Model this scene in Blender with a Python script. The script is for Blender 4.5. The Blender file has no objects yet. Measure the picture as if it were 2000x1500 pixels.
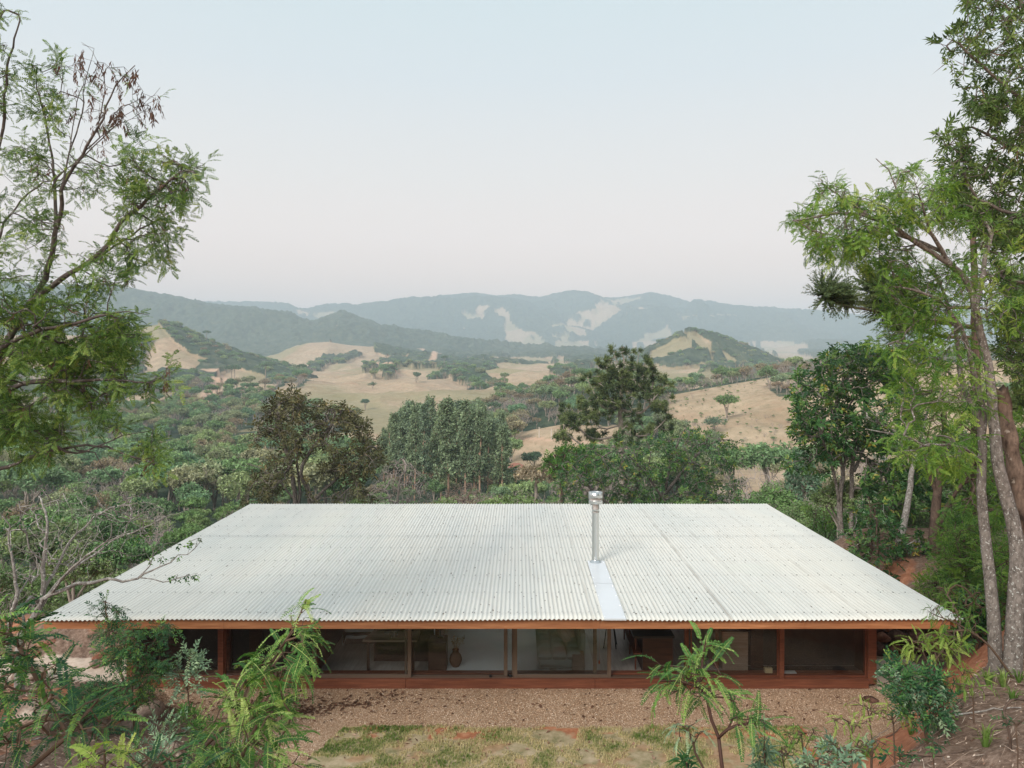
import bpy, math, random
import numpy as np
from mathutils import Vector, Matrix

# ------------------------------------------------------------------ camera, sky, sun, exposure
SC = bpy.context.scene
COL = SC.collection
F, CX, CY, CAMZ = 1400.0, 1011.0, 698.0, 7.5        # focal length and vanishing point in photo pixels, eye height above the terrace

cam = bpy.data.objects.new('camera', bpy.data.cameras.new('camera'))
COL.objects.link(cam)
cam.location = (0, 0, CAMZ)
cam.rotation_euler = (math.radians(90), 0, 0)
cam.data.sensor_width = 36
cam.data.lens = 36 * F / 2000
cam.data.shift_x = -(CX - 1000) / 2000
cam.data.shift_y = -(750 - CY) / 2000
cam.data.clip_start = 0.05
cam.data.clip_end = 30000
SC.camera = cam

SUN_EL, SUN_AZ = math.radians(36), math.radians(212)   # soft evening light from behind the camera, left

world = bpy.data.worlds.new('World')
SC.world = world
world.use_nodes = True
nt = world.node_tree
nt.nodes.clear()
def wn(t, **k):
    n = nt.nodes.new(t)
    for a, b in k.items(): setattr(n, a, b)
    return n
out = wn('ShaderNodeOutputWorld'); bg = wn('ShaderNodeBackground')
sky = wn('ShaderNodeTexSky', sky_type='NISHITA', sun_disc=False, sun_elevation=SUN_EL, sun_rotation=SUN_AZ, altitude=900, air_density=1.0, dust_density=4.0, ozone_density=1.0)
tc = wn('ShaderNodeTexCoord'); sep = wn('ShaderNodeSeparateXYZ'); ramp = wn('ShaderNodeValToRGB')
nt.links.new(tc.outputs['Generated'], sep.inputs[0])
nt.links.new(sep.outputs['Z'], ramp.inputs[0])
def lin(c): return tuple(((x / 255) / 12.92 if x / 255 <= .04045 else ((x / 255 + .055) / 1.055) ** 2.4) for x in c[:3]) + (1,)
els = ramp.color_ramp.elements
stops = [(0.0, (246, 198, 168)), (0.05, (245, 203, 178)), (0.10, (241, 212, 194)), (0.16, (233, 216, 206)), (0.24, (218, 213, 208)), (0.36, (200, 208, 211)), (0.46, (191, 206, 210)), (0.6, (200, 213, 219)), (1.0, (202, 215, 224))]
els[0].position = stops[0][0]; els[0].color = lin(stops[0][1])
els[1].position = stops[-1][0]; els[1].color = lin(stops[-1][1])
for p, c in stops[1:-1]:
    e = els.new(p); e.color = lin(c)
mix = wn('ShaderNodeMixRGB', blend_type='MIX'); mix.inputs[0].default_value = .93
scl = wn('ShaderNodeMixRGB', blend_type='MULTIPLY'); scl.inputs[0].default_value = 1; scl.inputs[2].default_value = (.1, .1, .1, 1)
nt.links.new(sky.outputs[0], scl.inputs[1])
nt.links.new(scl.outputs[0], mix.inputs[1]); nt.links.new(ramp.outputs[0], mix.inputs[2])
nt.links.new(mix.outputs[0], bg.inputs[0]); bg.inputs[1].default_value = 1.0
nt.links.new(bg.outputs[0], out.inputs[0])

sun = bpy.data.objects.new('sun', bpy.data.lights.new('sun', 'SUN'))
COL.objects.link(sun)
sun.data.energy = 2.5
sun.data.angle = math.radians(22)
sun.data.color = (1.0, .95, .88)
sun.rotation_euler = (math.radians(90) - SUN_EL, 0, -SUN_AZ + math.pi)

SC.view_settings.view_transform = 'Standard'
SC.view_settings.look = 'None'
SC.view_settings.exposure = 0.45
SC.view_settings.gamma = 1
SC.cycles.max_bounces = 6
SC.cycles.diffuse_bounces = 5
SC.cycles.glossy_bounces = 3
SC.cycles.transmission_bounces = 3
SC.cycles.transparent_max_bounces = 8
SC.cycles.volume_bounces = 1
SC.cycles.use_denoising = True

# ------------------------------------------------------------------ helpers
RNG = np.random.default_rng(7)
random.seed(7)

def P(u, v, Y):
    """world point at depth Y that the photo shows at (u, v)"""
    return np.array([(u - CX) / F * Y, Y, CAMZ + (CY - v) / F * Y])

def tag(o, label=None, cat=None, group=None, kind=None):
    if label: o['label'] = label
    if cat: o['category'] = cat
    if group: o['group'] = group
    if kind: o['kind'] = kind
    return o

def empty(name, loc=(0, 0, 0), label=None, cat=None, group=None, rz=0):
    o = bpy.data.objects.new(name, None)
    o.location = loc; o.rotation_euler = (0, 0, rz); o.empty_display_size = .2
    COL.objects.link(o)
    return tag(o, label, cat, group)

def make_mesh(name, V, Q, mats, var=None, T=None, mi=None, smooth=False, attrs=None):
    """V (n,3), Q (m,4) quads, T (k,3) triangles"""
    V = np.ascontiguousarray(V, dtype=np.float32)
    me = bpy.data.meshes.new(name)
    Q = np.zeros((0, 4), int) if Q is None else np.asarray(Q, int).reshape(-1, 4)
    T = np.zeros((0, 3), int) if T is None else np.asarray(T, int).reshape(-1, 3)
    me.vertices.add(len(V)); me.vertices.foreach_set('co', V.ravel())
    nl = Q.size + T.size
    me.loops.add(nl)
    me.loops.foreach_set('vertex_index', np.concatenate([Q.ravel(), T.ravel()]).astype(np.int32))
    me.polygons.add(len(Q) + len(T))
    st = np.concatenate([np.arange(len(Q)) * 4, Q.size + np.arange(len(T)) * 3]).astype(np.int32)
    me.polygons.foreach_set('loop_start', st)
    if mi is not None: me.polygons.foreach_set('material_index', np.asarray(mi, np.int32))
    me.polygons.foreach_set('use_smooth', np.full(len(Q) + len(T), bool(smooth)))
    if var is not None:
        a = me.attributes.new('var', 'FLOAT', 'POINT'); a.data.foreach_set('value', np.asarray(var, np.float32))
    if attrs:
        for k, d in attrs.items():
            a = me.attributes.new(k, 'FLOAT', 'POINT'); a.data.foreach_set('value', np.asarray(d, np.float32))
    for m in (mats if isinstance(mats, (list, tuple)) else [mats]): me.materials.append(m)
    me.update(calc_edges=True)
    return me

def link(name, me, parent=None, loc=None):
    o = bpy.data.objects.new(name, me)
    COL.objects.link(o)
    if parent is not None: o.parent = parent
    if loc is not None: o.location = loc
    return o

class MB:
    """collects boxes, tubes and sheets into ONE mesh"""
    def __init__(s): s.V = []; s.Q = []; s.T = []; s.n = 0
    def add(s, V, Q=(), T=()):
        V = np.asarray(V, float)
        s.V.append(V)
        if len(Q): s.Q.append(np.asarray(Q) + s.n)
        if len(T): s.T.append(np.asarray(T) + s.n)
        s.n += len(V)
        return s
    def box(s, c, d, rz=0, ry=0, rx=0, bev=0.0):
        hx, hy, hz = [t / 2 for t in d]
        if bev <= 0:
            V = np.array([(x, y, z) for x in (-hx, hx) for y in (-hy, hy) for z in (-hz, hz)])
            Q = [(0, 1, 3, 2), (4, 6, 7, 5), (0, 4, 5, 1), (2, 3, 7, 6), (0, 2, 6, 4), (1, 5, 7, 3)]
            T = []
        else:
            b = min(bev, hx * .49, hy * .49, hz * .49)
            V = []; idx = {}
            for x in (-1, 1):
                for y in (-1, 1):
                    for z in (-1, 1):
                        for k in range(3):
                            q = [x * (hx - b), y * (hy - b), z * (hz - b)]
                            q[k] += (x, y, z)[k] * b
                            idx[(x, y, z, k)] = len(V); V.append(q)
            Q = []; T = []
            I = lambda x, y, z, k: idx[(x, y, z, k)]
            for sg in (-1, 1):
                f = [I(sg, -1, -1, 0), I(sg, 1, -1, 0), I(sg, 1, 1, 0), I(sg, -1, 1, 0)]; Q.append(f if sg > 0 else f[::-1])
                f = [I(-1, sg, -1, 1), I(-1, sg, 1, 1), I(1, sg, 1, 1), I(1, sg, -1, 1)]; Q.append(f if sg > 0 else f[::-1])
                f = [I(-1, -1, sg, 2), I(1, -1, sg, 2), I(1, 1, sg, 2), I(-1, 1, sg, 2)]; Q.append(f if sg > 0 else f[::-1])
            for a in (-1, 1):
                for c2 in (-1, 1):
                    Q.append([I(a, c2, -1, 0), I(a, c2, 1, 0), I(a, c2, 1, 1), I(a, c2, -1, 1)])
                    Q.append([I(a, -1, c2, 0), I(a, 1, c2, 0), I(a, 1, c2, 2), I(a, -1, c2, 2)])
                    Q.append([I(-1, a, c2, 1), I(1, a, c2, 1), I(1, a, c2, 2), I(-1, a, c2, 2)])
                    for e in (-1, 1): T.append([I(a, c2, e, 0), I(a, c2, e, 1), I(a, c2, e, 2)])
            V = np.array(V)
        R = np.array(Matrix.Rotation(rz, 3, 'Z') @ Matrix.Rotation(ry, 3, 'Y') @ Matrix.Rotation(rx, 3, 'X'))
        return s.add(V @ R.T + np.asarray(c, float), Q, T)
    def tube(s, pts, r, n=8, cap=True):
        V, Q = tube(np.asarray(pts, float), r, n)
        T = []
        if cap:
            m = len(V); V = np.vstack([V, pts[0], pts[-1]])
            for i in range(n):
                T.append((m, (i + 1) % n, i)); T.append((m + 1, m - n + i, m - n + (i + 1) % n))
        return s.add(V, Q, T)
    def lathe(s, c, prof, n=24):
        a = np.linspace(0, 2 * math.pi, n, endpoint=False)
        V = np.concatenate([np.stack([r * np.cos(a), r * np.sin(a), np.full(n, z)], 1) for r, z in prof])
        Q = [(j * n + i, j * n + (i + 1) % n, (j + 1) * n + (i + 1) % n, (j + 1) * n + i) for j in range(len(prof) - 1) for i in range(n)]
        return s.add(V + np.asarray(c, float), Q)
    def build(s, name, mat, parent=None, smooth=False, loc=None):
        Q = np.concatenate(s.Q) if s.Q else None; T = np.concatenate(s.T) if s.T else None
        return link(name, make_mesh(name, np.concatenate(s.V), Q, mat, T=T, smooth=smooth), parent, loc)

def tube(pts, r, n):
    pts = np.asarray(pts, float); m = len(pts)
    r = np.full(m, r) if np.isscalar(r) else np.asarray(r, float)
    t = np.gradient(pts, axis=0); t /= np.linalg.norm(t, axis=1, keepdims=True) + 1e-9
    ref = np.eye(3)[np.argmin(np.abs(t).mean(0))]
    a = np.cross(t, ref); a /= np.linalg.norm(a, axis=1, keepdims=True) + 1e-9
    b = np.cross(t, a)
    ph = np.arange(n) * 2 * math.pi / n
    V = pts[:, None] + r[:, None, None] * (np.cos(ph)[None, :, None] * a[:, None] + np.sin(ph)[None, :, None] * b[:, None])
    i = np.arange(n); j = (i + 1) % n; k = np.arange(m - 1)[:, None] * n
    Q = np.stack([k + i, k + j, k + n + j, k + n + i], -1).reshape(-1, 4)
    return V.reshape(-1, 3), Q

# value noise
def _h(ix, iy, s):
    n = (ix * 374761393 + iy * 668265263 + s * 1442695041) & 0xffffffff
    n = ((n ^ (n >> 13)) * 1274126177) & 0xffffffff
    return ((n ^ (n >> 16)) & 0xffff) / 65535.0
def vnoise(x, y, s=0):
    x = np.asarray(x, float); y = np.asarray(y, float)
    ix = np.floor(x).astype(np.int64); iy = np.floor(y).astype(np.int64)
    fx = x - ix; fy = y - iy
    fx = fx * fx * (3 - 2 * fx); fy = fy * fy * (3 - 2 * fy)
    return (_h(ix, iy, s) * (1 - fx) + _h(ix + 1, iy, s) * fx) * (1 - fy) + (_h(ix, iy + 1, s) * (1 - fx) + _h(ix + 1, iy + 1, s) * fx) * fy
def fbm(x, y, s=0, o=4):
    a = .5; t = 0; w = 0
    for k in range(o):
        t = t + a * vnoise(x * 2 ** k + 13.7 * k, y * 2 ** k - 7.3 * k, s + k); w += a; a *= .5
    return t / w
def sst(a, b, x):
    t = np.clip((x - a) / (b - a), 0, 1); return t * t * (3 - 2 * t)
def inpoly(u, v, poly):
    u = np.asarray(u); r = np.zeros(u.shape, bool); n = len(poly)
    for i in range(n):
        x1, y1 = poly[i]; x2, y2 = poly[(i + 1) % n]
        c = ((y1 > v) != (y2 > v)) & (u < (x2 - x1) * (v - y1) / ((y2 - y1) or 1e-9) + x1)
        r ^= c
    return r

# ------------------------------------------------------------------ materials
def new_mat(name):
    m = bpy.data.materials.new(name); m.use_nodes = True
    m.node_tree.nodes.clear()
    return m, m.node_tree
class NG:
    def __init__(s, t): s.t = t
    def n(s, ty, ins=None, **k):
        nd = s.t.nodes.new(ty)
        for a, b in k.items(): setattr(nd, a, b)
        if ins:
            for a, b in ins.items():
                if hasattr(b, 'is_output') or isinstance(b, bpy.types.NodeSocket): s.t.links.new(b, nd.inputs[a])
                else: nd.inputs[a].default_value = b
        return nd
    def mix(s, f, a, b, bt='MIX'):
        return s.n('ShaderNodeMixRGB', {0: f, 1: a, 2: b}, blend_type=bt).outputs[0]
    def noise(s, vec, scale, det=4, rough=.55, out='Fac'):
        return s.n('ShaderNodeTexNoise', {'Vector': vec, 'Scale': scale, 'Detail': det, 'Roughness': rough}).outputs[out]
    def ramp(s, f, st, interp='LINEAR'):
        r = s.n('ShaderNodeValToRGB', {0: f}); r.color_ramp.interpolation = interp
        e = r.color_ramp.elements
        e[0].position, e[0].color = st[0][0], c4(st[0][1]); e[1].position, e[1].color = st[-1][0], c4(st[-1][1])
        for p, c in st[1:-1]:
            q = e.new(p); q.color = c4(c)
        return r.outputs[0]
    def attr(s, name, out='Fac'): return s.n('ShaderNodeAttribute', attribute_name=name).outputs[out]
    def math(s, op, a, b=0.0, clamp=False):
        return s.n('ShaderNodeMath', {0: a, 1: b}, operation=op, use_clamp=clamp).outputs[0]
    def co(s, o='Object'): return s.n('ShaderNodeTexCoord').outputs[o]
    def mapv(s, v, sc): return s.n('ShaderNodeMapping', {'Vector': v, 'Scale': sc}).outputs[0]
    def out(s, sh, vol=None):
        o = s.n('ShaderNodeOutputMaterial')
        if sh is not None: s.t.links.new(sh, o.inputs[0])
        if vol is not None: s.t.links.new(vol, o.inputs[1])
def c4(c):
    if np.isscalar(c): return (c, c, c, 1)
    return tuple(c)[:3] + (1,)
def sr(r, g, b): return lin((r, g, b))

def leaf_mat(name, stops, trans=.3, rough=.5, spec=.35):
    m, t = new_mat(name); g = NG(t)
    col = g.ramp(g.attr('var'), stops)
    col = g.mix(1.0, col, (1.5, 1.5, 1.5, 1), 'MULTIPLY')
    pb = g.n('ShaderNodeBsdfPrincipled', {'Base Color': col, 'Roughness': rough, 'Specular IOR Level': spec * .6})
    tcol = g.mix(1.0, col, (1.25, 1.3, .6, 1), 'MULTIPLY')
    tr = g.n('ShaderNodeBsdfTranslucent', {'Color': tcol})
    g.out(g.n('ShaderNodeMixShader', {0: trans, 1: pb.outputs[0], 2: tr.outputs[0]}).outputs[0])
    return m
def simple_mat(name, col, rough=.6, metal=0, nscale=0, amt=.25, bump=0, spec=.5, stretch=(1, 1, 1)):
    m, t = new_mat(name); g = NG(t)
    c = c4(col); nrm = None
    ins = {'Base Color': c, 'Roughness': rough, 'Metallic': metal, 'Specular IOR Level': spec}
    if nscale:
        v = g.mapv(g.co(), stretch)
        n = g.noise(v, nscale, 6)
        ins['Base Color'] = g.mix(n, tuple(x * (1 - amt) for x in c[:3]) + (1,), tuple(min(1, x * (1 + amt)) for x in c[:3]) + (1,))
        if bump: ins['Normal'] = g.n('ShaderNodeBump', {'Height': n, 'Strength': bump, 'Distance': .02}).outputs[0]
    g.out(g.n('ShaderNodeBsdfPrincipled', ins).outputs[0])
    return m
def wood_mat(name, dark, light, rough=.45, sx=(.6, 8, 8), joints=False):
    m, t = new_mat(name); g = NG(t); co = g.co()
    v = g.mapv(co, sx)
    n = g.noise(v, 3.0, 8, .65); n2 = g.noise(g.mapv(co, (.35, 1, 1)), 1.1, 3)
    col = g.ramp(n, [(.3, dark), (.55, tuple((a + b) / 2 for a, b in zip(dark, light))), (.72, light)])
    col = g.mix(.45, col, g.ramp(n2, [(.35, (.55, .5, .45)), (.65, (1.25, 1.25, 1.2))]), 'MULTIPLY')
    if joints:
        vt = g.n('ShaderNodeSeparateXYZ', {0: co}).outputs[0]
        vor = g.n('ShaderNodeTexVoronoi', {'W': vt, 'Scale': .42, 'Randomness': .5}, voronoi_dimensions='1D')
        col = g.mix(.5, col, g.ramp(vor.outputs['Color'], [(0, (.62, .56, .5)), (1, (1.15, 1.15, 1.1))]), 'MULTIPLY')
    bmp = g.n('ShaderNodeBump', {'Height': n, 'Strength': .25, 'Distance': .01}).outputs[0]
    g.out(g.n('ShaderNodeBsdfPrincipled', {'Base Color': col, 'Roughness': rough, 'Normal': bmp}).outputs[0])
    return m
def bark_mat(name, base, dark, lichen, scale=9, thr=.56):
    m, t = new_mat(name); g = NG(t); co = g.co()
    n1 = g.noise(g.mapv(co, (1, 1, .5)), scale, 8, .7)
    n2 = g.noise(co, scale * 1.7, 5, .6); n3 = g.noise(g.mapv(co, (1, 1, .3)), scale * 4, 4)
    c = g.ramp(n1, [(.35, dark), (.6, base)])
    c = g.mix(g.ramp(n2, [(thr, 0.0), (thr + .05, 1.0)]), c, c4(lichen))
    c = g.mix(.35, c, g.ramp(n3, [(.3, .5), (.7, 1.3)]), 'MULTIPLY')
    b = g.n('ShaderNodeBump', {'Height': g.mix(.5, n1, n3), 'Strength': .6, 'Distance': .03}).outputs[0]
    g.out(g.n('ShaderNodeBsdfPrincipled', {'Base Color': c, 'Roughness': .85, 'Normal': b, 'Specular IOR Level': .2}).outputs[0])
    return m
# ------------------------------------------------------------------ terrain
def tz(tab, y): return np.interp(y, [a for a, b in tab], [b for a, b in tab])
VALLEY = [(0, 0), (26.5, 0), (30, -1.0), (36, -2.8), (50, -6.5), (80, -12), (130, -18.5), (200, -23), (300, -26), (450, -26), (700, -20), (900, -17), (1500, -12), (2600, 20), (5000, 60), (7500, 60)]
# ridges: crest line as (photo column, photo row) at its distance, front width, back width, spur height
RIDGES = {
 1: dict(Y=350, wf=185, wb=120, sp=1.5, c=[(820, 850), (900, 822), (950, 803), (1000, 787), (1050, 770), (1130, 752), (1250, 758), (1310, 768), (1400, 752), (1500, 735), (1600, 722), (1700, 712), (2000, 700), (2400, 690)]),
 2: dict(Y=900, wf=230, wb=260, sp=7, c=[(-400, 640), (0, 655), (150, 655), (230, 648), (310, 634), (350, 646), (400, 672), (450, 690), (500, 708), (590, 732), (660, 752)]),
 3: dict(Y=1100, wf=240, wb=260, sp=8, c=[(1170, 730), (1200, 719), (1240, 700), (1290, 676), (1345, 651), (1400, 660), (1450, 680), (1510, 706), (1560, 730)]),
 4: dict(Y=1500, wf=520, wb=300, sp=34, c=[(480, 720), (520, 704), (560, 682), (600, 670), (640, 668), (680, 674), (730, 678), (790, 694), (860, 703), (950, 716), (1050, 725), (1130, 745), (1200, 760)]),
 5: dict(Y=2600, wf=900, wb=500, sp=75, c=[(-800, 560), (0, 563), (230, 572), (300, 584), (400, 600), (500, 613), (560, 623), (612, 641), (640, 630), (668, 619), (700, 632), (750, 650), (850, 668), (950, 685), (1060, 694), (1150, 704), (1250, 720)]),
 6: dict(Y=3500, wf=700, wb=500, sp=30, c=[(1300, 722), (1400, 705), (1480, 690), (1560, 673), (1640, 668), (1750, 680), (1900, 690)]),
 7: dict(Y=5000, wf=1700, wb=900, sp=190, c=[(-800, 600), (300, 606), (480, 605), (520, 604), (560, 604), (600, 614), (640, 609), (700, 607), (760, 601), (800, 596), (850, 593), (900, 581), (930, 577), (965, 583), (1000, 583), (1040, 591), (1080, 582), (1120, 578), (1150, 582), (1180, 591), (1230, 584), (1270, 578), (1300, 583), (1350, 598), (1420, 606), (1480, 613), (1560, 621), (1700, 622), (2200, 628), (3000, 630)]),
}
def near_h(x, y):
    a = np.clip(12.6 - y, 0, None); a = np.where(a < 1.5, a * a / 3, a - .75) * .46
    s = ((x - 6.0) - (y - 13.1)) / 1.4142
    s = s + (fbm(x * .8, y * .8, 3, 3) - .5) * .7
    s = s * sst(27, 21, y) * sst(13.5, 12.8, y - 0 * x) if False else s * (1 - .75 * sst(17, 22, y))
    b = np.clip(s, 0, None)
    b = np.where(b < 2.2, 1.12 * sst(0, .5, b) * b, 2.46 + .42 * (b - 2.2))
    b = np.minimum(b, 3.4 + .05 * b)
    q = (15.3 - y) * .9 + np.clip(-7.0 - x, -8, 1.6) * .75
    q = q + (fbm(x * .7 + 9, y * .7, 5, 3) - .5) * .8
    c = .42 * np.clip(q, 0, None)
    h = np.maximum(np.maximum(a, b), np.minimum(c, 5.0))
    # spoil mound left of the house
    h = h + 0.62 * np.exp(-(((x + 11.9) / 2.0) ** 2 + ((y - 18.9) / .85) ** 2)) * (.8 + .5 * fbm(x * 2, y * 2, 8, 4))
    # soil beyond the right end of the house
    h = h + 1.2 * sst(10.5, 13, x) * sst(16, 19, y) * sst(34, 26, y)
    return h
def relief(x, y):
    """height and the id of the landform"""
    x = np.asarray(x, float); y = np.asarray(y, float)
    yy = np.maximum(y, .5); u = CX + x / yy * F
    edge = 26.8 + 1.2 * np.sin(x * .3)
    nh = near_h(x, y)
    yl = y + np.clip(-11.5 - x, 0, 12) * .75 * sst(19, 27, y)          # the terrace ends sooner on the left
    yl = y + 11 * sst(-9.7, -11.5, x) * sst(19.4, 22.5, y)
    val = tz(VALLEY, yl) + np.where(y > 60, (fbm(x / 60, y / 60, 21, 4) - .5) * np.clip(y / 60, 0, 12), 0)
    val = val + np.where(y > 330, (1 - np.abs(2 * fbm(x / 130, y / 150, 23, 3) - 1) - .6) * 26 * sst(330, 600, y) * sst(2300, 1500, y), 0)
    val = val + np.clip(x - 9, 0, 40) * .06 * sst(27, 60, y) * sst(260, 120, y)
    micro = (fbm(x * 1.3, y * 1.3, 31, 4) - .5) * .12
    plat = (np.abs(x) < 9.6) & (y > 12.6) & (y < 27)
    nearz = nh + np.where(plat & (nh < .02), micro * .12, micro + (fbm(x * 5, y * 5, 33, 3) - .5) * .07 * (nh > .05))
    z = np.where(y < 27, nearz + val, val + nh * sst(34, 27, y))
    rid = np.where(y < 27, -1, 0)
    for k, r in RIDGES.items():
        m = (y > r['Y'] - r['wf'] * 1.05) & (y < r['Y'] + r['wb'] * 1.05)
        if not m.any(): continue
        xm, ym, um = x[m], y[m], u[m]
        cv = np.interp(um, [p[0] for p in r['c']], [p[1] for p in r['c']])
        zc = CAMZ + (CY - cv) / F * r['Y']
        fall = sst(r['c'][0][0] - 60, r['c'][0][0] + 40, um) * sst(r['c'][-1][0] + 60, r['c'][-1][0] - 40, um)
        sc = r['Y'] / 6.0
        warp = (fbm(xm / sc, ym / sc, 40 + k, 3) - .5) * .5
        t = (ym - r['Y']) / np.where(ym < r['Y'], r['wf'], r['wb'])
        tt = t + warp * (1 - np.exp(-(t / .25) ** 2)) * .8
        g = np.where(np.abs(tt) < 1, .5 + .5 * np.cos(np.pi * np.clip(tt, -1, 1)), 0)
        base = tz(VALLEY, ym)
        rn = 1 - np.abs(2 * fbm(xm / (sc * .55), ym / (sc * .8), 60 + k, 5) - 1)
        hz = base - 3 + (zc - base + 3) * g * fall + (rn - .62) * r['sp'] * 2.2 * g * (1 - g ** 3) * fall
        hz = np.where(fall * g > .002, hz, -1e6)
        cur = z[m]
        up = hz > cur
        rr = rid[m]; rr[up] = k; rid[m] = rr
        z[m] = np.maximum(cur, hz)
    return z, rid

PAST7 = [[(915, 616), (945, 598), (975, 598), (995, 618), (1020, 642), (1050, 652), (1080, 678), (1040, 676), (1000, 664), (970, 655), (930, 648), (945, 628)],
         [(1072, 655), (1100, 628), (1150, 606), (1185, 592), (1255, 588), (1240, 610), (1200, 632), (1160, 652), (1100, 668)],
         [(1215, 676), (1280, 645), (1310, 612), (1390, 608), (1420, 615), (1380, 634), (1340, 652), (1290, 664)],
         [(1180, 585), (1200, 588), (1190, 600), (1160, 600)], [(560, 604), (600, 614), (640, 610), (700, 607), (690, 616), (640, 622), (590, 622)]]
PAST3 = [[(1330, 655), (1360, 655), (1390, 672), (1430, 700), (1455, 718), (1380, 725), (1300, 730), (1385, 708), (1375, 690)],
         [(1270, 690), (1330, 664), (1350, 668), (1350, 690), (1300, 705), (1262, 712)]]
WOOD2 = [(305, 628), (350, 640), (400, 665), (450, 684), (500, 702), (590, 728), (680, 748), (680, 770), (560, 752), (470, 722), (420, 712), (370, 692), (340, 668)]
WOOD4 = [[(730, 672), (790, 680), (800, 696), (760, 700), (728, 690)], [(650, 708), (690, 690), (700, 698), (660, 716)],
         [(745, 708), (790, 700), (830, 718), (820, 732), (770, 724)], [(800, 696), (1150, 740), (1150, 720), (850, 680)]]
CLEAR0 = [[(1390, 905), (1430, 880), (1560, 890), (1720, 880), (1800, 905), (1820, 960), (1700, 985), (1560, 990), (1450, 985), (1390, 960)],
          [(450, 858), (500, 850), (520, 880), (480, 905), (455, 895)], [(600, 700), (860, 790), (1080, 800), (900, 850), (640, 820), (540, 780)],
          [(480, 780), (700, 770), (760, 820), (620, 830)]]
def forest(x, y, z, rid):
    """how wooded the land is, 0..1"""
    yy = np.maximum(y, 1); u = CX + x / yy * F; v = CY - (z - CAMZ) / yy * F
    n = fbm(x / (18 + y * .03), y / (18 + y * .06), 81, 4)
    f = np.zeros(x.shape)
    # valley floor
    w = sst(-14, -7, -np.abs(y - 33) * 0 - 0) * 0 + np.where(y < 200, sst(.28, .36, n), sst(.42, .50, n))
    w = np.where((u < 620) & (y < 420), sst(.30, .38, n), w)
    w = np.where((y > 420) & (u > 380), sst(.56, .62, n), w)
    uw0 = u + (n - .5) * 90; vw0 = v + (fbm(x / 14, y / 30, 85, 3) - .5) * 40
    for p in CLEAR0[:2]: w = np.where(inpoly(uw0, vw0, p) & (y > 60), w * sst(.6, .66, n) * .5, w)
    w = np.where(inpoly(uw0, vw0, CLEAR0[2]) & (y > 230), sst(.66, .7, n) * .6, w)
    f = np.where(rid == 0, w, f)
    # hill on the right: wooded shoulder, dry pasture slope
    hw = sst(1330, 1270, u + 60 * (n - .5)) * np.where((y < 265) & (u > 1000), sst(.5, .58, n), 1)
    f = np.where(rid == 1, np.maximum(hw, sst(.70, .74, n) * .5), f)
    f = np.where((rid == 1) & (y > 338) & (u > 1250), 1, f)
    f = np.where(rid == 2, np.maximum(inpoly(u, v, WOOD2) * 1.0, sst(.66, .7, n)), f)
    f = np.where((rid == 2) & (u > 520), 1, f)
    p3 = np.zeros(x.shape, bool)
    for p in PAST3: p3 |= inpoly(u, v, p)
    f = np.where(rid == 3, np.where(p3, sst(.52, .62, n) * .8, .70 + .3 * sst(.38, .5, n)), f)
    g4 = np.zeros(x.shape, bool)
    for p in WOOD4: g4 |= inpoly(u + 30 * (n - .5), v, p)
    f = np.where(rid == 4, np.maximum(g4 * 1.0, sst(.63, .67, n)), f)
    f = np.where(rid == 5, np.where(inpoly(u, v, [(655, 640), (680, 632), (705, 645), (700, 655), (660, 655)]), sst(.5, .6, n), np.where((u > 640) & (v > 700), .2, 1)), f)
    f = np.where(rid == 6, sst(.5, .56, n), f)
    p7 = np.zeros(x.shape, bool)
    uw = u + (fbm(x / 170, y / 230, 86, 5) - .5) * 120; vw = v + (fbm(x / 200, y / 260, 83, 5) - .5) * 34
    for p in PAST7: p7 |= inpoly(uw, vw, p)
    f = np.where(rid == 7, np.where(p7, .04 + .62 * sst(.50, .66, fbm(x / 110, y / 190, 84, 4)), np.where(v > 668, sst(.44, .5, n), 1)), f)
    f = np.where((rid == 0) & (y > 1900), sst(.45, .5, n), f)
    return np.clip(f, 0, 1)

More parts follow.
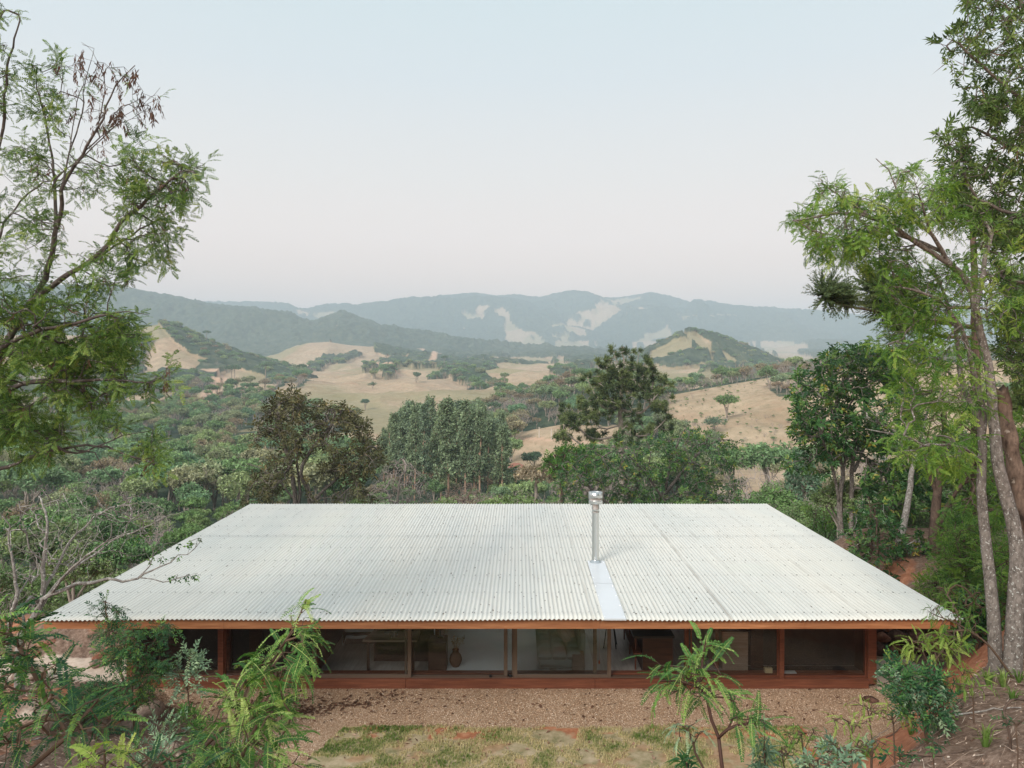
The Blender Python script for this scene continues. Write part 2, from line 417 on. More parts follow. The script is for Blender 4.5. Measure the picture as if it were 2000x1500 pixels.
def build_terrain():
    uc = np.concatenate([-2600 + (np.linspace(0, 1, 60, endpoint=False) ** .6) * 2400, np.arange(-200, 2200, 2.1), 2200 + (np.linspace(0, 1, 60) ** 1.6) * 2400])
    yr = np.concatenate([np.exp(np.linspace(math.log(1.2), math.log(12), 70, endpoint=False)),
                         np.exp(np.linspace(math.log(12), math.log(30), 230, endpoint=False)),
                         np.exp(np.linspace(math.log(30), math.log(600), 330, endpoint=False)), np.exp(np.linspace(math.log(600), math.log(5100), 640, endpoint=False)), np.exp(np.linspace(math.log(5100), math.log(7200), 40))])
    U, Y = np.meshgrid(uc, yr)
    X = (U - CX) / F * Y
    X = np.where(Y < 12, X + (X / np.maximum(Y, 1)) * (12 - Y) * 1.0, X)     # keep the sheet wide where it comes near the eye
    x = X.ravel(); y = Y.ravel()
    z, rid = relief(x, y)
    f = forest(x, y, z, rid)
    far = (y > 640)
    cs = 9.0
    can = (vnoise(x / cs, y / cs, 91) * .6 + vnoise(x / (cs * 2.6), y / (cs * 2.6), 92) * .6 + .25 * vnoise(x / 4, y / 4, 93))
    z2 = z + np.where(far, (f > .45) * (3 + 9 * can * np.clip(y / 1500, .6, 1.6)), 0)
    nr, nc = Y.shape
    i = (np.arange(nr - 1)[:, None] * nc + np.arange(nc - 1)[None]).ravel()
    Q = np.stack([i, i + 1, i + nc + 1, i + nc], 1)
    # land cover on the terrace and its banks, in metres
    n = fbm(x * .9, y * .9, 101, 4); n2 = fbm(x * 3.1, y * 3.1, 102, 3)
    nh = near_h(x, y)
    lawn_edge = 14.55 + .25 * (n - .5) + .12 * (n2 - .5)
    inl = (x > -3.7 + (n - .5) * 1.2 + np.clip(y - 13.2, 0, 3) * .25) & (x < 5.7 + .5 * (n2 - .5))
    grass = (y < lawn_edge) & inl & (y > 11) & (nh < .6)
    gravel = (y >= 12) & (y < 27) & (x > -9.3) & (x < 9.2) & (nh < .10 + .12 * n) & ~grass
    red = np.zeros(x.shape)
    red = np.where(grass, sst(.50, .60, fbm(x * 1.7 + 5, y * 2.6, 103, 4)) * np.where(y > 14.1, .95, .35), red)
    red = np.where((x > -4.9) & (x < -3.4) & (y > 12.6) & (y < 14.3), sst(.35, .6, n), red)
    red = np.where((x > 5.5) & (y < 14.9) & (y > 12) & (nh < .3), 1, red)
    s = ((x - 6.0) - (y - 13.1)) / 1.4142
    red = np.where((nh > .1) & (x > 4) & (y < 24), np.where(y > 16.2, sst(.50, .64, fbm(x * 1.1, y * 1.1, 109, 4)) * .8, np.where(s < 1.9, .95, sst(.55, .68, n))), red)
    red = np.where((x < -7) & (y < 24), sst(.52, .68, fbm(x * .9, y * .9, 105, 4)) * .9, red)
    path = (x < -7.9) & (y > 16.25 + .3 * (n - .5)) & (y < 17.7 + .4 * (n - .5))
    path2 = (x < -13.5) & (y >= 16.4) & (y < 18.2)
    litter = ((nh > .1) | (x < -7) | (x > 9)) & (y < 27)
    me = make_mesh('ground', np.stack([x, y, z2], 1), Q, M['terrain'], smooth=True, attrs=dict(
        forest=f, grass=grass * 1.0, gravel=gravel * 1.0, red=red, path=(path | path2) * 1.0, litter=litter * 1.0,
        road=(road_mask(x, y)), green=sst(.45, .62, fbm(x / 90, y / 120, 107, 4)) * (y > 27) * np.where(rid == 1, .15, 1)))
    return link('ground', me)
ROADS = [([(1000, 858), (1050, 858), (1100, 861), (1160, 866)], .9), ([(380, 800), (405, 775), (420, 758), (436, 742), (428, 736), (400, 738)], 4.2),
         ([(735, 715), (760, 722), (785, 735)], 3), ([(822, 716), (845, 712), (858, 700), (840, 697), (810, 690)], 5)]
def road_mask(x, y):
    r = np.zeros(x.shape)
    for pts, w in ROADS3:
        for a, b in zip(pts[:-1], pts[1:]):
            d = b - a; L = d @ d
            t = np.clip(((x - a[0]) * d[0] + (y - a[1]) * d[1]) / L, 0, 1)
            dd = np.hypot(x - a[0] - t * d[0], y - a[1] - t * d[1])
            r = np.maximum(r, sst(w * 1.5, w * .7, dd))
    return r
def ray_ground(u, v, y0=60, y1=3000):
    ys = np.exp(np.linspace(math.log(y0), math.log(y1), 700)); xs = (u - CX) / F * ys
    z, _ = relief(xs, ys)
    zr = CAMZ + (CY - v) / F * ys
    k = np.argmax(z > zr)
    return np.array([xs[k], ys[k], z[k]]) if (z > zr).any() else None
ROADS3 = []
def terrain_material():
    m, t = new_mat('terrain'); g = NG(t); co = g.co()
    A = g.attr
    nbig = g.noise(co, .02, 6, .6); nmid = g.noise(co, .18, 5, .6); nf = g.noise(co, 2.2, 6, .65); nff = g.noise(co, 14, 4, .7)
    past = g.ramp(nbig, [(.35, (.38, .275, .185)), (.5, (.47, .36, .255)), (.65, (.43, .315, .225))])
    past = g.mix(.6, past, g.ramp(nmid, [(.3, (.68, .66, .6)), (.7, (1.25, 1.22, 1.2))]), 'MULTIPLY')
    past = g.mix(.5, past, g.ramp(nf, [(.3, (.6, .6, .55)), (.7, (1.3, 1.25, 1.2))]), 'MULTIPLY')
    past = g.mix(g.ramp(g.noise(g.mapv(co, (1, .5, 1)), .55, 7, .75), [(.52, 0.0), (.66, .65)]), past, (.19, .17, .09, 1))
    past = g.mix(g.ramp(g.noise(g.mapv(co, (.6, 1, 1)), .09, 6, .7), [(.50, 0.0), (.68, .55)]), past, (.40, .24, .155, 1))
    past = g.mix(g.math('MULTIPLY', A('green'), .5), past, (.20, .21, .10, 1))
    woods = g.ramp(g.noise(co, .06, 8, .75), [(.32, (.018, .034, .022)), (.48, (.05, .075, .045)), (.62, (.10, .115, .07)), (.75, (.17, .15, .10))])
    fe = g.ramp(g.math('ADD', g.math('MULTIPLY', A('forest'), .62), g.math('ADD', g.math('MULTIPLY', g.noise(co, .022, 6, .7), .4), g.math('MULTIPLY', g.noise(co, .11, 4, .7), .36))), [(.56, 0.0), (.72, 1.0)])
    c = g.mix(fe, past, woods)
    litter = g.ramp(g.noise(co, 9, 8, .8), [(.3, (.07, .045, .033)), (.48, (.17, .11, .08)), (.62, (.30, .21, .16)), (.75, (.42, .33, .27))])
    c = g.mix(A('litter'), c, litter)
    redc = g.ramp(g.noise(co, 5, 8, .7), [(.3, (.23, .085, .045)), (.5, (.40, .16, .085)), (.7, (.52, .26, .16))])
    c = g.mix(A('red'), c, redc)
    vor = g.n('ShaderNodeTexVoronoi', {'Vector': co, 'Scale': 75})
    grv = g.ramp(g.n('ShaderNodeSeparateXYZ', {0: vor.outputs['Color']}).outputs[0], [(0, (.22, .13, .075)), (.45, (.37, .24, .15)), (.8, (.50, .36, .25)), (1, (.72, .60, .48))])
    grv = g.mix(.55, grv, g.ramp(g.noise(co, .9, 5), [(.3, (.75, .70, .66)), (.7, (1.18, 1.18, 1.2))]), 'MULTIPLY')
    c = g.mix(A('gravel'), c, grv)
    gr = g.ramp(g.noise(co, 3.2, 8, .75), [(.32, (.15, .16, .07)), (.46, (.31, .26, .15)), (.62, (.46, .37, .25))])
    c2 = g.mix(A('red'), gr, redc)
    c = g.mix(A('grass'), c, c2)
    c = g.mix(A('path'), c, g.ramp(g.noise(co, 7, 6, .7), [(.3, (.40, .30, .23)), (.7, (.60, .49, .40))]))
    c = g.mix(A('road'), c, (.55, .36, .25, 1))
    bh = g.mix(.5, nf, nff)
    gb = g.math('MULTIPLY', g.math('SUBTRACT', 1.0, vor.outputs['Distance']), A('gravel'))
    bh2 = g.math('ADD', bh, g.math('MULTIPLY', gb, .6))
    b = g.n('ShaderNodeBump', {'Height': bh2, 'Strength': .55, 'Distance': .04}).outputs[0]
    g.out(g.n('ShaderNodeBsdfPrincipled', {'Base Color': c, 'Roughness': .95, 'Normal': b, 'Specular IOR Level': .12}).outputs[0])
    return m
M = {}
M['terrain'] = terrain_material()
for pts, w in ROADS:
    pp = [ray_ground(u, v) for u, v in pts]
    pp = [p[:2] for p in pp if p is not None]
    if len(pp) > 1: ROADS3.append((pp, w))
tag(build_terrain(), kind='structure')

def ground_z(x, y):
    z, _ = relief(np.atleast_1d(np.asarray(x, float)), np.atleast_1d(np.asarray(y, float)))
    return z if np.ndim(x) else float(z[0])
# ------------------------------------------------------------------ the house
YN, YW, YF = 14.11, 16.35, 25.1          # near eave, glazed wall, far eave
X0, X1 = -9.36, 8.72                     # roof sides
ZR = 2.36                                # roof
WX0, WX1 = -8.87, 8.12                   # wall corners
FL = .16
def wx(u, Y=None): return (u - CX) / F * (Y or YW)

M['red_wood'] = wood_mat('red_wood', (.13, .042, .024), (.29, .105, .058), .42)
M['fascia_wood'] = wood_mat('fascia_wood', (.30, .115, .05), (.54, .25, .12), .45, joints=True)
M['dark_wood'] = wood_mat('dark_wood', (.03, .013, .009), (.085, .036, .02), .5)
M['floor_wood'] = wood_mat('floor_wood', (.42, .39, .38), (.68, .66, .64), .28, (6, .5, 8))
M['grey_wood'] = wood_mat('grey_wood', (.28, .20, .16), (.5, .4, .33), .5)
M['bronze'] = simple_mat('bronze_frame', (.16, .115, .085), .45, .2, 30, .08)
M['steel'] = simple_mat('brushed_steel', (.62, .63, .62), .28, 1.0, 3, .12, stretch=(30, 30, .6))
M['black'] = simple_mat('black_metal', (.012, .012, .013), .35)
M['flash'] = simple_mat('white_flashing', (.66, .68, .70), .2, 0, 1.3, .10)
M['cloth_grey'] = simple_mat('grey_cloth', (.40, .47, .45), .9, 0, 60, .2, .3)
M['cushion'] = simple_mat('beige_cushion', (.6, .46, .37), .9, 0, 60, .2, .3)
M['linen'] = simple_mat('white_linen', (.52, .58, .60), .85, 0, 8, .2, .3)
M['clay'] = simple_mat('brown_clay', (.13, .065, .035), .75, 0, 12, .3, .2)
M['dry_stem'] = simple_mat('dry_stem', (.30, .22, .12), .9)
M['concrete'] = simple_mat('concrete', (.42, .33, .26), .9, 0, 4, .2, .3)
M['shade_metal'] = simple_mat('copper_shade', (.30, .15, .08), .35, .6)
M['dark_plaster'] = simple_mat('dark_plaster', (.055, .045, .04), .85, 0, 3, .3, .2)  # dark colour that stands in for the shade of the end bays

def rug_mat():
    m, t = new_mat('woven_rug'); g = NG(t); co = g.co()
    w = g.n('ShaderNodeTexWave', {'Vector': co, 'Scale': 14, 'Distortion': 1.5, 'Detail': 2, 'Detail Scale': 4}, bands_direction='Y').outputs['Fac']
    n = g.noise(co, 3, 5)
    c = g.ramp(g.mix(.4, w, n), [(.2, (.60, .66, .68)), (.8, (.84, .88, .90))])
    b = g.n('ShaderNodeBump', {'Height': w, 'Strength': .4, 'Distance': .01}).outputs[0]
    g.out(g.n('ShaderNodeBsdfPrincipled', {'Base Color': c, 'Roughness': .42, 'Specular IOR Level': .8, 'Normal': b}).outputs[0])
    return m
def roof_mat():
    m, t = new_mat('painted_corrugated_sheet'); g = NG(t); co = g.co()
    big = g.noise(g.mapv(co, (.5, .12, 1)), 1.0, 5, .6)
    base = g.ramp(big, [(.3, (.56, .57, .54)), (.5, (.635, .625, .58)), (.7, (.68, .65, .585))])
    # a band of greyer sheets, and dirt that has washed down the valleys of the corrugation
    sx = g.n('ShaderNodeSeparateXYZ', {0: co})
    sheet = g.n('ShaderNodeTexVoronoi', {'W': sx.outputs[0], 'Scale': 1.15, 'Randomness': .1}, voronoi_dimensions='1D').outputs['Color']
    base = g.mix(.16, base, g.ramp(sheet, [(0, (.62, .66, .70)), (.6, (1.05, 1.03, .97)), (1, (1.12, 1.1, 1.02))]), 'MULTIPLY')
    col = base
    low = g.attr('low')
    st = g.noise(g.mapv(co, (9, .5, 1)), 1.6, 7, .7)
    col = g.mix(g.math('MULTIPLY', low, g.ramp(st, [(.42, .02), (.72, .38)])), col, (.27, .215, .165, 1))
    st2 = g.noise(g.mapv(co, (16, 1.3, 1)), 2.0, 5, .8)
    col = g.mix(g.math('MULTIPLY', g.math('MULTIPLY', low, low), g.ramp(st2, [(.70, 0.0), (.73, .9)])), col, (.06, .035, .022, 1))
    col = g.mix(g.math('MULTIPLY', g.attr('seam'), g.ramp(g.noise(g.mapv(co, (3, .8, 1)), 1.3, 4), [(.38, .05), (.62, .9)])), col, (.20, .165, .13, 1))
    # purlin lines: faint dust over the screw rows
    pl = g.math('ABSOLUTE', g.math('SUBTRACT', g.math('FRACT', g.math('MULTIPLY', g.math('SUBTRACT', sx.outputs[1], 14.4 - .615), 1 / 1.23)), .5))
    pm = g.math('MULTIPLY', g.ramp(pl, [(0, .42), (.03, 0.0)]), g.noise(co, 3, 4))
    col = g.mix(pm, col, (.36, .33, .30, 1))
    g.out(g.n('ShaderNodeBsdfPrincipled', {'Base Color': col, 'Roughness': .42, 'Specular IOR Level': .4}).outputs[0])
    return m
def glass_mat():
    m, t = new_mat('window_glass'); g = NG(t)
    fr = g.n('ShaderNodeFresnel', {'IOR': 1.5}).outputs[0]
    tr = g.n('ShaderNodeBsdfTransparent', {'Color': (.93, .95, .95, 1)})
    gl = g.n('ShaderNodeBsdfGlossy', {'Color': (.9, .9, .9, 1), 'Roughness': .01})
    g.out(g.n('ShaderNodeMixShader', {0: g.math('MULTIPLY', fr, .75, True), 1: tr.outputs[0], 2: gl.outputs[0]}).outputs[0])
    return m
M['rug'] = rug_mat(); M['roof'] = roof_mat(); M['glass'] = glass_mat()

house = empty('house', (0, 0, 0), 'low timber and glass house under a broad white corrugated roof', 'house')

def build_roof():
    N = 201; per = (X1 - X0) / N; k = 10
    xs = np.linspace(X0, X1, N * k + 1)
    ph = (xs - X0) / per * 2 * math.pi
    sheetn = (xs - X0) / (per * 10)
    z = .0135 * np.cos(ph)
    fr = sheetn - np.floor(sheetn)
    z = z + .004 * (1 - sst(0, .08, fr)) * (np.floor(sheetn) > 0)                      # each sheet laps over its neighbour
    ys = np.concatenate([np.linspace(YN - .10, 20.6, 22), np.linspace(20.62, YF + .05, 18)])
    lap = np.where(ys > 20.61, .0, .006)
    XX, YY = np.meshgrid(xs, ys)
    ZZ = ZR + z[None] + lap[:, None] + .004 * np.sin(XX * 1.7) * np.sin(YY * 2.3)
    sag = .010 * np.sin(XX * .9 + 1) * sst(YN + .5, YN, YY)
    ZZ = ZZ + sag
    V = np.stack([XX, YY, ZZ], -1).reshape(-1, 3)
    low = np.broadcast_to(.5 - .5 * np.cos(ph), XX.shape).ravel() ** 1.5
    sstr = {3: .2, 8: .2, 12: .35, 15: .6, 16: .25, 18: .25}
    sk = np.array([sstr.get(int(q), .05) for q in np.floor(sheetn)])
    seam = np.broadcast_to(np.where((fr > .055) & (fr < .095), 1.0, 0.0) * sk, XX.shape).ravel()
    nc = len(xs); i = (np.arange(len(ys) - 1)[:, None] * nc + np.arange(nc - 1)[None]).ravel()
    Q = np.stack([i, i + 1, i + nc + 1, i + nc], 1)
    nV = len(V)
    # underside, 2 mm below, and the front lip, so the sheet has thickness
    V2 = V - [0, 0, .003]; Q2 = Q[:, ::-1] + nV
    e = np.arange(nc - 1); Q3 = np.stack([e, e + nV, e + 1 + nV, e + 1], 1)
    me = make_mesh('roof', np.vstack([V, V2]), np.vstack([Q, Q2, Q3]), M['roof'], smooth=True, attrs=dict(low=np.concatenate([low, low]), seam=np.concatenate([seam, seam])))
    r = link('roof', me, house)
    # screws on every third crest, rows at the purlins
    s = MB()
    for j in range(9):
        y = 14.4 + 1.23 * j
        if y > YF - .1: break
        for i in range(0, N, 2 if j == 0 else 3):
            s.lathe((X0 + (i + 0) * per + (0 if i else .02), y + .01 * math.sin(i), ZR + .018), [(.013, 0), (.013, .006), (.007, .010), (.001, .012)], 6)
    sc = s.build('screws', M['black'], r); tag(sc, kind='stuff')
    # leaf crumbs and twigs lying in the valleys
    rr = np.random.default_rng(3); n = 1050
    ii = rr.integers(0, N, n); xc = X0 + (ii + .5) * per + rr.normal(0, .01, n); yc = YN + (YF - YN) * rr.random(n) ** 1.1
    sel = vnoise(xc * .6, yc * .5, 55) > .30; xc, yc = xc[sel], yc[sel]; n = len(xc)
    L = rr.uniform(.014, .042, n) * np.where(rr.random(n) < .12, 2.2, 1); W = rr.uniform(.007, .017, n); a = rr.normal(math.pi / 2, .5, n)
    d = np.stack([np.cos(a), np.sin(a), np.zeros(n)], 1); p = np.stack([-np.sin(a), np.cos(a), np.zeros(n)], 1)
    c = np.stack([xc, yc, np.full(n, ZR - .004)], 1)
    Vc = np.stack([c - d * L[:, None], c + p * W[:, None] + [0, 0, .006], c + d * L[:, None], c - p * W[:, None] + [0, 0, .002]], 1).reshape(-1, 3)
    lt = link('leaf_litter', make_mesh('leaf_litter', Vc, np.arange(n * 4).reshape(-1, 4), simple_mat('dead_leaf_crumbs', (.085, .05, .03), .9))); tag(lt, kind='stuff')
    return r
roof = build_roof()

# fascia boards, ceiling lining and rafters
def part(name, mat, f, parent=None, smooth=False):
    b = MB(); f(b); return b.build(name, mat, parent or house, smooth)
fz0, fz1 = 2.165, 2.352
joints = [85, 437, 777, 1172, 1572, 1856]
for a, b_ in zip(joints[:-1], joints[1:]):
    xa, xb = (a - CX) / F * YN, (b_ - CX) / F * YN
    part('fascia_board', M['fascia_wood'], lambda b: b.box(((xa + xb) / 2, YN + .02, (fz0 + fz1) / 2 - .01), (xb - xa - .002, .04, fz1 - fz0), bev=.003))
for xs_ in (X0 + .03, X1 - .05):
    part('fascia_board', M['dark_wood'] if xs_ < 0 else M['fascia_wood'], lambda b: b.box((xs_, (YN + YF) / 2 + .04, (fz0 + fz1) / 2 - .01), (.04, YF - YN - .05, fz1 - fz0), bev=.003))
part('fascia_board', M['fascia_wood'], lambda b: b.box(((X0 + X1) / 2, YF - .02, (fz0 + fz1) / 2 - .01), (X1 - X0 - .2, .04, fz1 - fz0), bev=.003))
part('ceiling', simple_mat('white_ceiling', (.82, .80, .76), .7), lambda b: b.box(((X0 + X1) / 2, (YN + YF) / 2, 2.29), (X1 - X0 - .16, YF - YN - .2, .02)))
part('gutter_end', M['steel'], lambda b: b.box((X0 + .02, YF - .5, 2.28), (.16, .9, .10), bev=.01))

# floor and stone plinth
part('floor', M['floor_wood'], lambda b: b.box(((WX0 + WX1) / 2, (YW + 24.6) / 2, FL / 2 + .001), (WX1 - WX0 - .02, 24.6 - YW - .12, FL)))
part('plinth', M['concrete'], lambda b: b.box((WX1 + .75, YW + .5, .06), (1.45, 1.3, .16), bev=.02))
# bottom sill beam in lengths
for a, b_ in ((262, 615), (615, 794), (794, 1161), (1161, 1404), (1404, 1692)):
    part('sill_beam', M['red_wood'], lambda b: b.box(((wx(a) + wx(b_)) / 2, YW - .045, .105), (wx(b_) - wx(a) - .004, .17, .21), bev=.006))
# top plate, corner posts and timber posts
part('top_plate', M['red_wood'], lambda b: b.box(((WX0 + WX1) / 2, YW + .02, 2.21), (WX1 - WX0, .12, .13)))
def post(u0, u1, d=.16, y=None):
    part('post', M['red_wood'], lambda b: b.box(((wx(u0) + wx(u1)) / 2, (y or YW) - .0, 1.12), (wx(u1) - wx(u0), d, 2.06), bev=.005))
post(251.5, 264, .26, YW + .03); post(428, 438.5); post(1520.5, 1529.5); post(1692, 1708, .26, YW + .03); post(430, 438, .1, YW + .35)
post(1341, 1349, .12, YW + .22)

def window(u0, u1, y, mat, name='window', st=.085, bot=.075, z0=.215, z1=2.17):
    """one glazed leaf: frame with its pane inside it"""
    xa, xb = wx(u0), wx(u1)
    b = MB()
    b.box((xa + st / 2, y, (z0 + z1) / 2), (st, .045, z1 - z0), bev=.004)
    b.box((xb - st / 2, y, (z0 + z1) / 2), (st, .045, z1 - z0), bev=.004)
    b.box(((xa + xb) / 2, y, z0 + bot / 2), (xb - xa - 2 * st, .041, bot))
    b.box(((xa + xb) / 2, y, z1 - .03), (xb - xa - 2 * st, .041, .06))
    f = b.build(name, mat, house)
    p = MB(); p.box(((xa + xb) / 2, y, (z0 + z1) / 2), (xb - xa - 2 * st + .01, .008, z1 - z0 - bot + .01)); p.build('pane', M['glass'], f)
    return f
window(264, 428, YW + .02, M['red_wood'], st=.03, bot=.03)
window(438.5, 612, YW + .02, M['red_wood'], st=.03, bot=.03)
window(612, 804, YW - .03, M['bronze'], 'sliding_door')
window(790, 1004, YW + .045, M['bronze'], 'sliding_door', .05, .02)
window(1003, 1193, YW - .03, M['bronze'], 'sliding_door')
window(984, 1166, YW + .045, M['bronze'], 'sliding_door', .085, .02)
window(1349, 1520.5, YW + .02, M['red_wood'], st=.03, bot=.03)
window(1529.5, 1692, YW + .02, M['red_wood'], st=.03, bot=.03)
part('door_track', M['bronze'], lambda b: (b.box(((wx(612) + wx(1349)) / 2, YW - .03, .218), (wx(1349) - wx(612), .03, .014)), b.box(((wx(612) + wx(1349)) / 2, YW + .045, .218), (wx(1349) - wx(612), .03, .014))))
for u in (609, 958, 997):
    part('door_stop', M['black'], lambda b: b.box((wx(u), YW - .03, .245), (.06, .05, .05), bev=.008))
# inner timber ledge seen behind the glass
part('inner_sill', M['red_wood'], lambda b: b.box(((WX0 + WX1) / 2, YW + .17, .235), (WX1 - WX0 - .3, .16, .04), bev=.004))
# side walls, back posts and the partitions of the rooms
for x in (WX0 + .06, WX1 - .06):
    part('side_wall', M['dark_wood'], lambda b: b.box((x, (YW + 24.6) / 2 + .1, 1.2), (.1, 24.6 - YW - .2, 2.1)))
def partition(x, y0, y1): part('partition', M['red_wood'], lambda b: b.box((x, (y0 + y1) / 2, 1.2), (.09, y1 - y0, 2.05)))
partition(wx(612), YW + .2, 24.0); partition(-1.98, 17.6, 24.0); partition(wx(1349) + .75, 16.9, 24.0)
part('back_wall', M['dark_plaster'], lambda b: b.box(((WX0 + wx(612)) / 2, 17.05, 1.2), (wx(612) - WX0 - .3, .1, 2.05)))  # wall added close behind the glass, coloured dark so the left bays read as shaded
part('back_wall', M['dark_plaster'], lambda b: b.box(((5.3 + WX1) / 2, 17.1, 1.2), (WX1 - 5.5, .1, 2.05)))  # the same added dark wall behind the right bays
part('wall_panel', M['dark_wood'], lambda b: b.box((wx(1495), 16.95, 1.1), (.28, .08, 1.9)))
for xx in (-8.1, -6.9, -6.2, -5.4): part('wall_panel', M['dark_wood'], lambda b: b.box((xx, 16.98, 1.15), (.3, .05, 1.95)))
part('floor_mat', M['dark_plaster'], lambda b: b.box(((WX0 + wx(612)) / 2, 16.75, FL + .008), (wx(612) - WX0 - .3, .5, .01)))  # dark sheet added over the floor: painted shade of the left rooms
part('floor_mat', M['dark_plaster'], lambda b: b.box(((5.3 + WX1) / 2, 16.78, FL + .008), (WX1 - 5.5, .5, .01)))  # painted floor shade of the right room, an added sheet
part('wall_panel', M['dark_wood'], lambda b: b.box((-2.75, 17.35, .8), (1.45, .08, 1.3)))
for x in (-8.6, -5, -1.9, 1.5, 5, 7.9):
    part('post', M['red_wood'], lambda b: b.box((x, 24.5, 1.12), (.12, .12, 2.06)))

# chimney: pipe, bands, slotted cap, and its flashing plate down to the eave
cx_, cy_ = 1.945, 17.9
chim = MB()
chim.lathe((cx_, cy_, 0), [(.088, 2.30), (.088, 3.62), (.090, 3.625), (.090, 3.64), (.088, 3.645), (.088, 3.70), (.090, 3.705), (.090, 3.72), (.088, 3.725), (.088, 3.98)], 32)
for a in range(4):
    t = a * math.pi / 2 + .5
    chim.box((cx_ + .12 * math.cos(t), cy_ + .12 * math.sin(t), 3.87), (.10, .004, .09), rz=t)
chimney = chim.build('chimney', M['steel'], house, True)
cap = MB()
cap.lathe((cx_, cy_, 0), [(.168, 3.86), (.173, 3.862), (.173, 3.92), (.176, 3.925), (.176, 3.935), (.173, 3.94), (.173, 4.06), (.176, 4.065), (.176, 4.075), (.173, 4.08), (.173, 4.135), (.169, 4.137), (.165, 4.10), (.165, 3.87)], 36)
for a in range(6):
    t = a * math.pi / 3; cap.box((cx_ + .13 * math.cos(t), cy_ + .13 * math.sin(t), 4.10), (.09, .012, .04), rz=t)
cap.lathe((cx_, cy_, 0), [(.13, 4.10), (.11, 4.118), (.06, 4.135), (.001, 4.142)], 24)
cap.build('chimney_cap', M['steel'], chimney, True)
fp = MB()
Y1p, Y2p = 18.0, YN - .11
xa0, xa1 = (1147 - CX) / F * Y1p, (1180 - CX) / F * Y1p
xb0, xb1 = (1180 - CX) / F * Y2p, (1223 - CX) / F * Y2p
zt = ZR + .034
Vp = [(xa0, Y1p, zt), (xa1, Y1p, zt), (xa1, Y2p, zt - .004), (xa0, Y2p, zt - .004)]
Vp = np.array([(xa0, Y1p), (xa1, Y1p), (xb1, Y2p), (xb0, Y2p)])
Vt = np.c_[Vp, np.full(4, zt)]; Vb = np.c_[Vp, np.full(4, zt - .03)]
fp.add(np.vstack([Vt, Vb]), [(0, 3, 2, 1), (4, 5, 6, 7), (0, 1, 5, 4), (1, 2, 6, 5), (2, 3, 7, 6), (3, 0, 4, 7)])
flp = fp.build('flashing_plate', M['flash'], house)
rv = MB()
for t_ in np.linspace(.03, .97, 7):
    for s_ in (.06, .94):
        a_ = Vp[0] + (Vp[3] - Vp[0]) * t_; b__ = Vp[1] + (Vp[2] - Vp[1]) * t_; q_ = a_ + (b__ - a_) * s_
        rv.lathe((q_[0], q_[1], zt), [(.010, 0), (.008, .004), (.001, .006)], 8)
tag(rv.build('rivets', M['steel'], flp), kind='stuff')
sm_ = MB(); sm_.box((Vp[:, 0].mean() - .02, 16.2, zt + .002), (.52, .012, .004)); sm_.build('lap_joint', M['steel'], flp)
cl_ = MB(); cl_.lathe((cx_, cy_, 0), [(.15, zt + .001), (.125, zt + .03), (.095, zt + .05), (.09, zt + .06)], 28); cl_.build('collar', M['steel'], chimney, True)

# ---- furniture
def soft(b, c, d, nx=10, ny=8, puff=.35, seed=0, tuft=0, rz=0):
    """rounded cushion"""
    u = np.linspace(-1, 1, nx); v = np.linspace(-1, 1, ny)
    U, V_ = np.meshgrid(u, v)
    e = (1 - np.abs(U) ** 3.5) * (1 - np.abs(V_) ** 3.5)
    h = np.clip(e, 0, 1) ** puff
    if tuft: h = h * (1 - .22 * np.abs(np.sin(U * math.pi * tuft / 2)) ** 8 - .22 * np.abs(np.sin(V_ * math.pi * tuft / 2)) ** 8)
    x = U * d[0] / 2; y = V_ * d[1] / 2
    ca, sa = math.cos(rz), math.sin(rz)
    for sgn in (1, -1):
        z = sgn * h * d[2] / 2
        W = np.stack([c[0] + x * ca - y * sa, c[1] + x * sa + y * ca, c[2] + z], -1).reshape(-1, 3)
        i = (np.arange(ny - 1)[:, None] * nx + np.arange(nx - 1)[None]).ravel()
        Q = np.stack([i, i + 1, i + nx + 1, i + nx], 1)
        b.add(W, Q if sgn > 0 else Q[:, ::-1])

F0 = FL + .005
b = MB(); b.box((-.55, 18.2, F0 + .006), (2.6, 3.3, .012)); tag(b.build('rug', M['rug']), 'pale grey woven rug covering the living room floor', 'rug')
b = MB(); b.box((1.36, 18.1, F0 + .006), (.9, 3.1, .012)); tag(b.build('mat', M['rug']), 'narrow grey mat on the floor beside the tufted sofa', 'mat')

# tufted daybed with cushions
so = empty('sofa', (.98, 17.75, F0), 'grey green tufted low sofa with folded end, on the rug', 'sofa')
b = MB(); b.box((0, 0, .14), (1.0, 1.9, .22), bev=.05); b.build('base', M['cloth_grey'], so, True)
for i in range(3):
    for j in range(5):
        b = MB(); soft(b, (-.34 + .34 * i, -.78 + .39 * j, .33), (.36, .41, .22), 10, 10, .4); b.build('seat_cushion', M['cloth_grey'], so, True)
b = MB(); b.box((.55, .1, .5), (.16, 1.7, .6), bev=.06); b.build('backrest', M['cloth_grey'], so, True)
for i, (x, y, rz, ry) in enumerate(((1.12, 17.6, .5, .9), (1.22, 17.85, .2, .7))):
    b = MB(); soft(b, (0, 0, 0), (.48, .48, .2), 12, 12, .45)
    o = b.build('cushion', M['cushion'], None, True); o.location = (x, y, .72); o.rotation_euler = (.3, ry, rz)
    tag(o, ['beige square cushion nearest the window, leaning on the grey sofa', 'beige square cushion behind the front one on the grey sofa'][i], 'cushion')
b = MB(); b.box((0, 0, .19), (.28, .5, .38), bev=.006); tag(b.build('side_table', M['grey_wood'], None, loc=(1.42, 16.95, F0)), 'small plain wooden box table between the sofa and the window', 'side table')

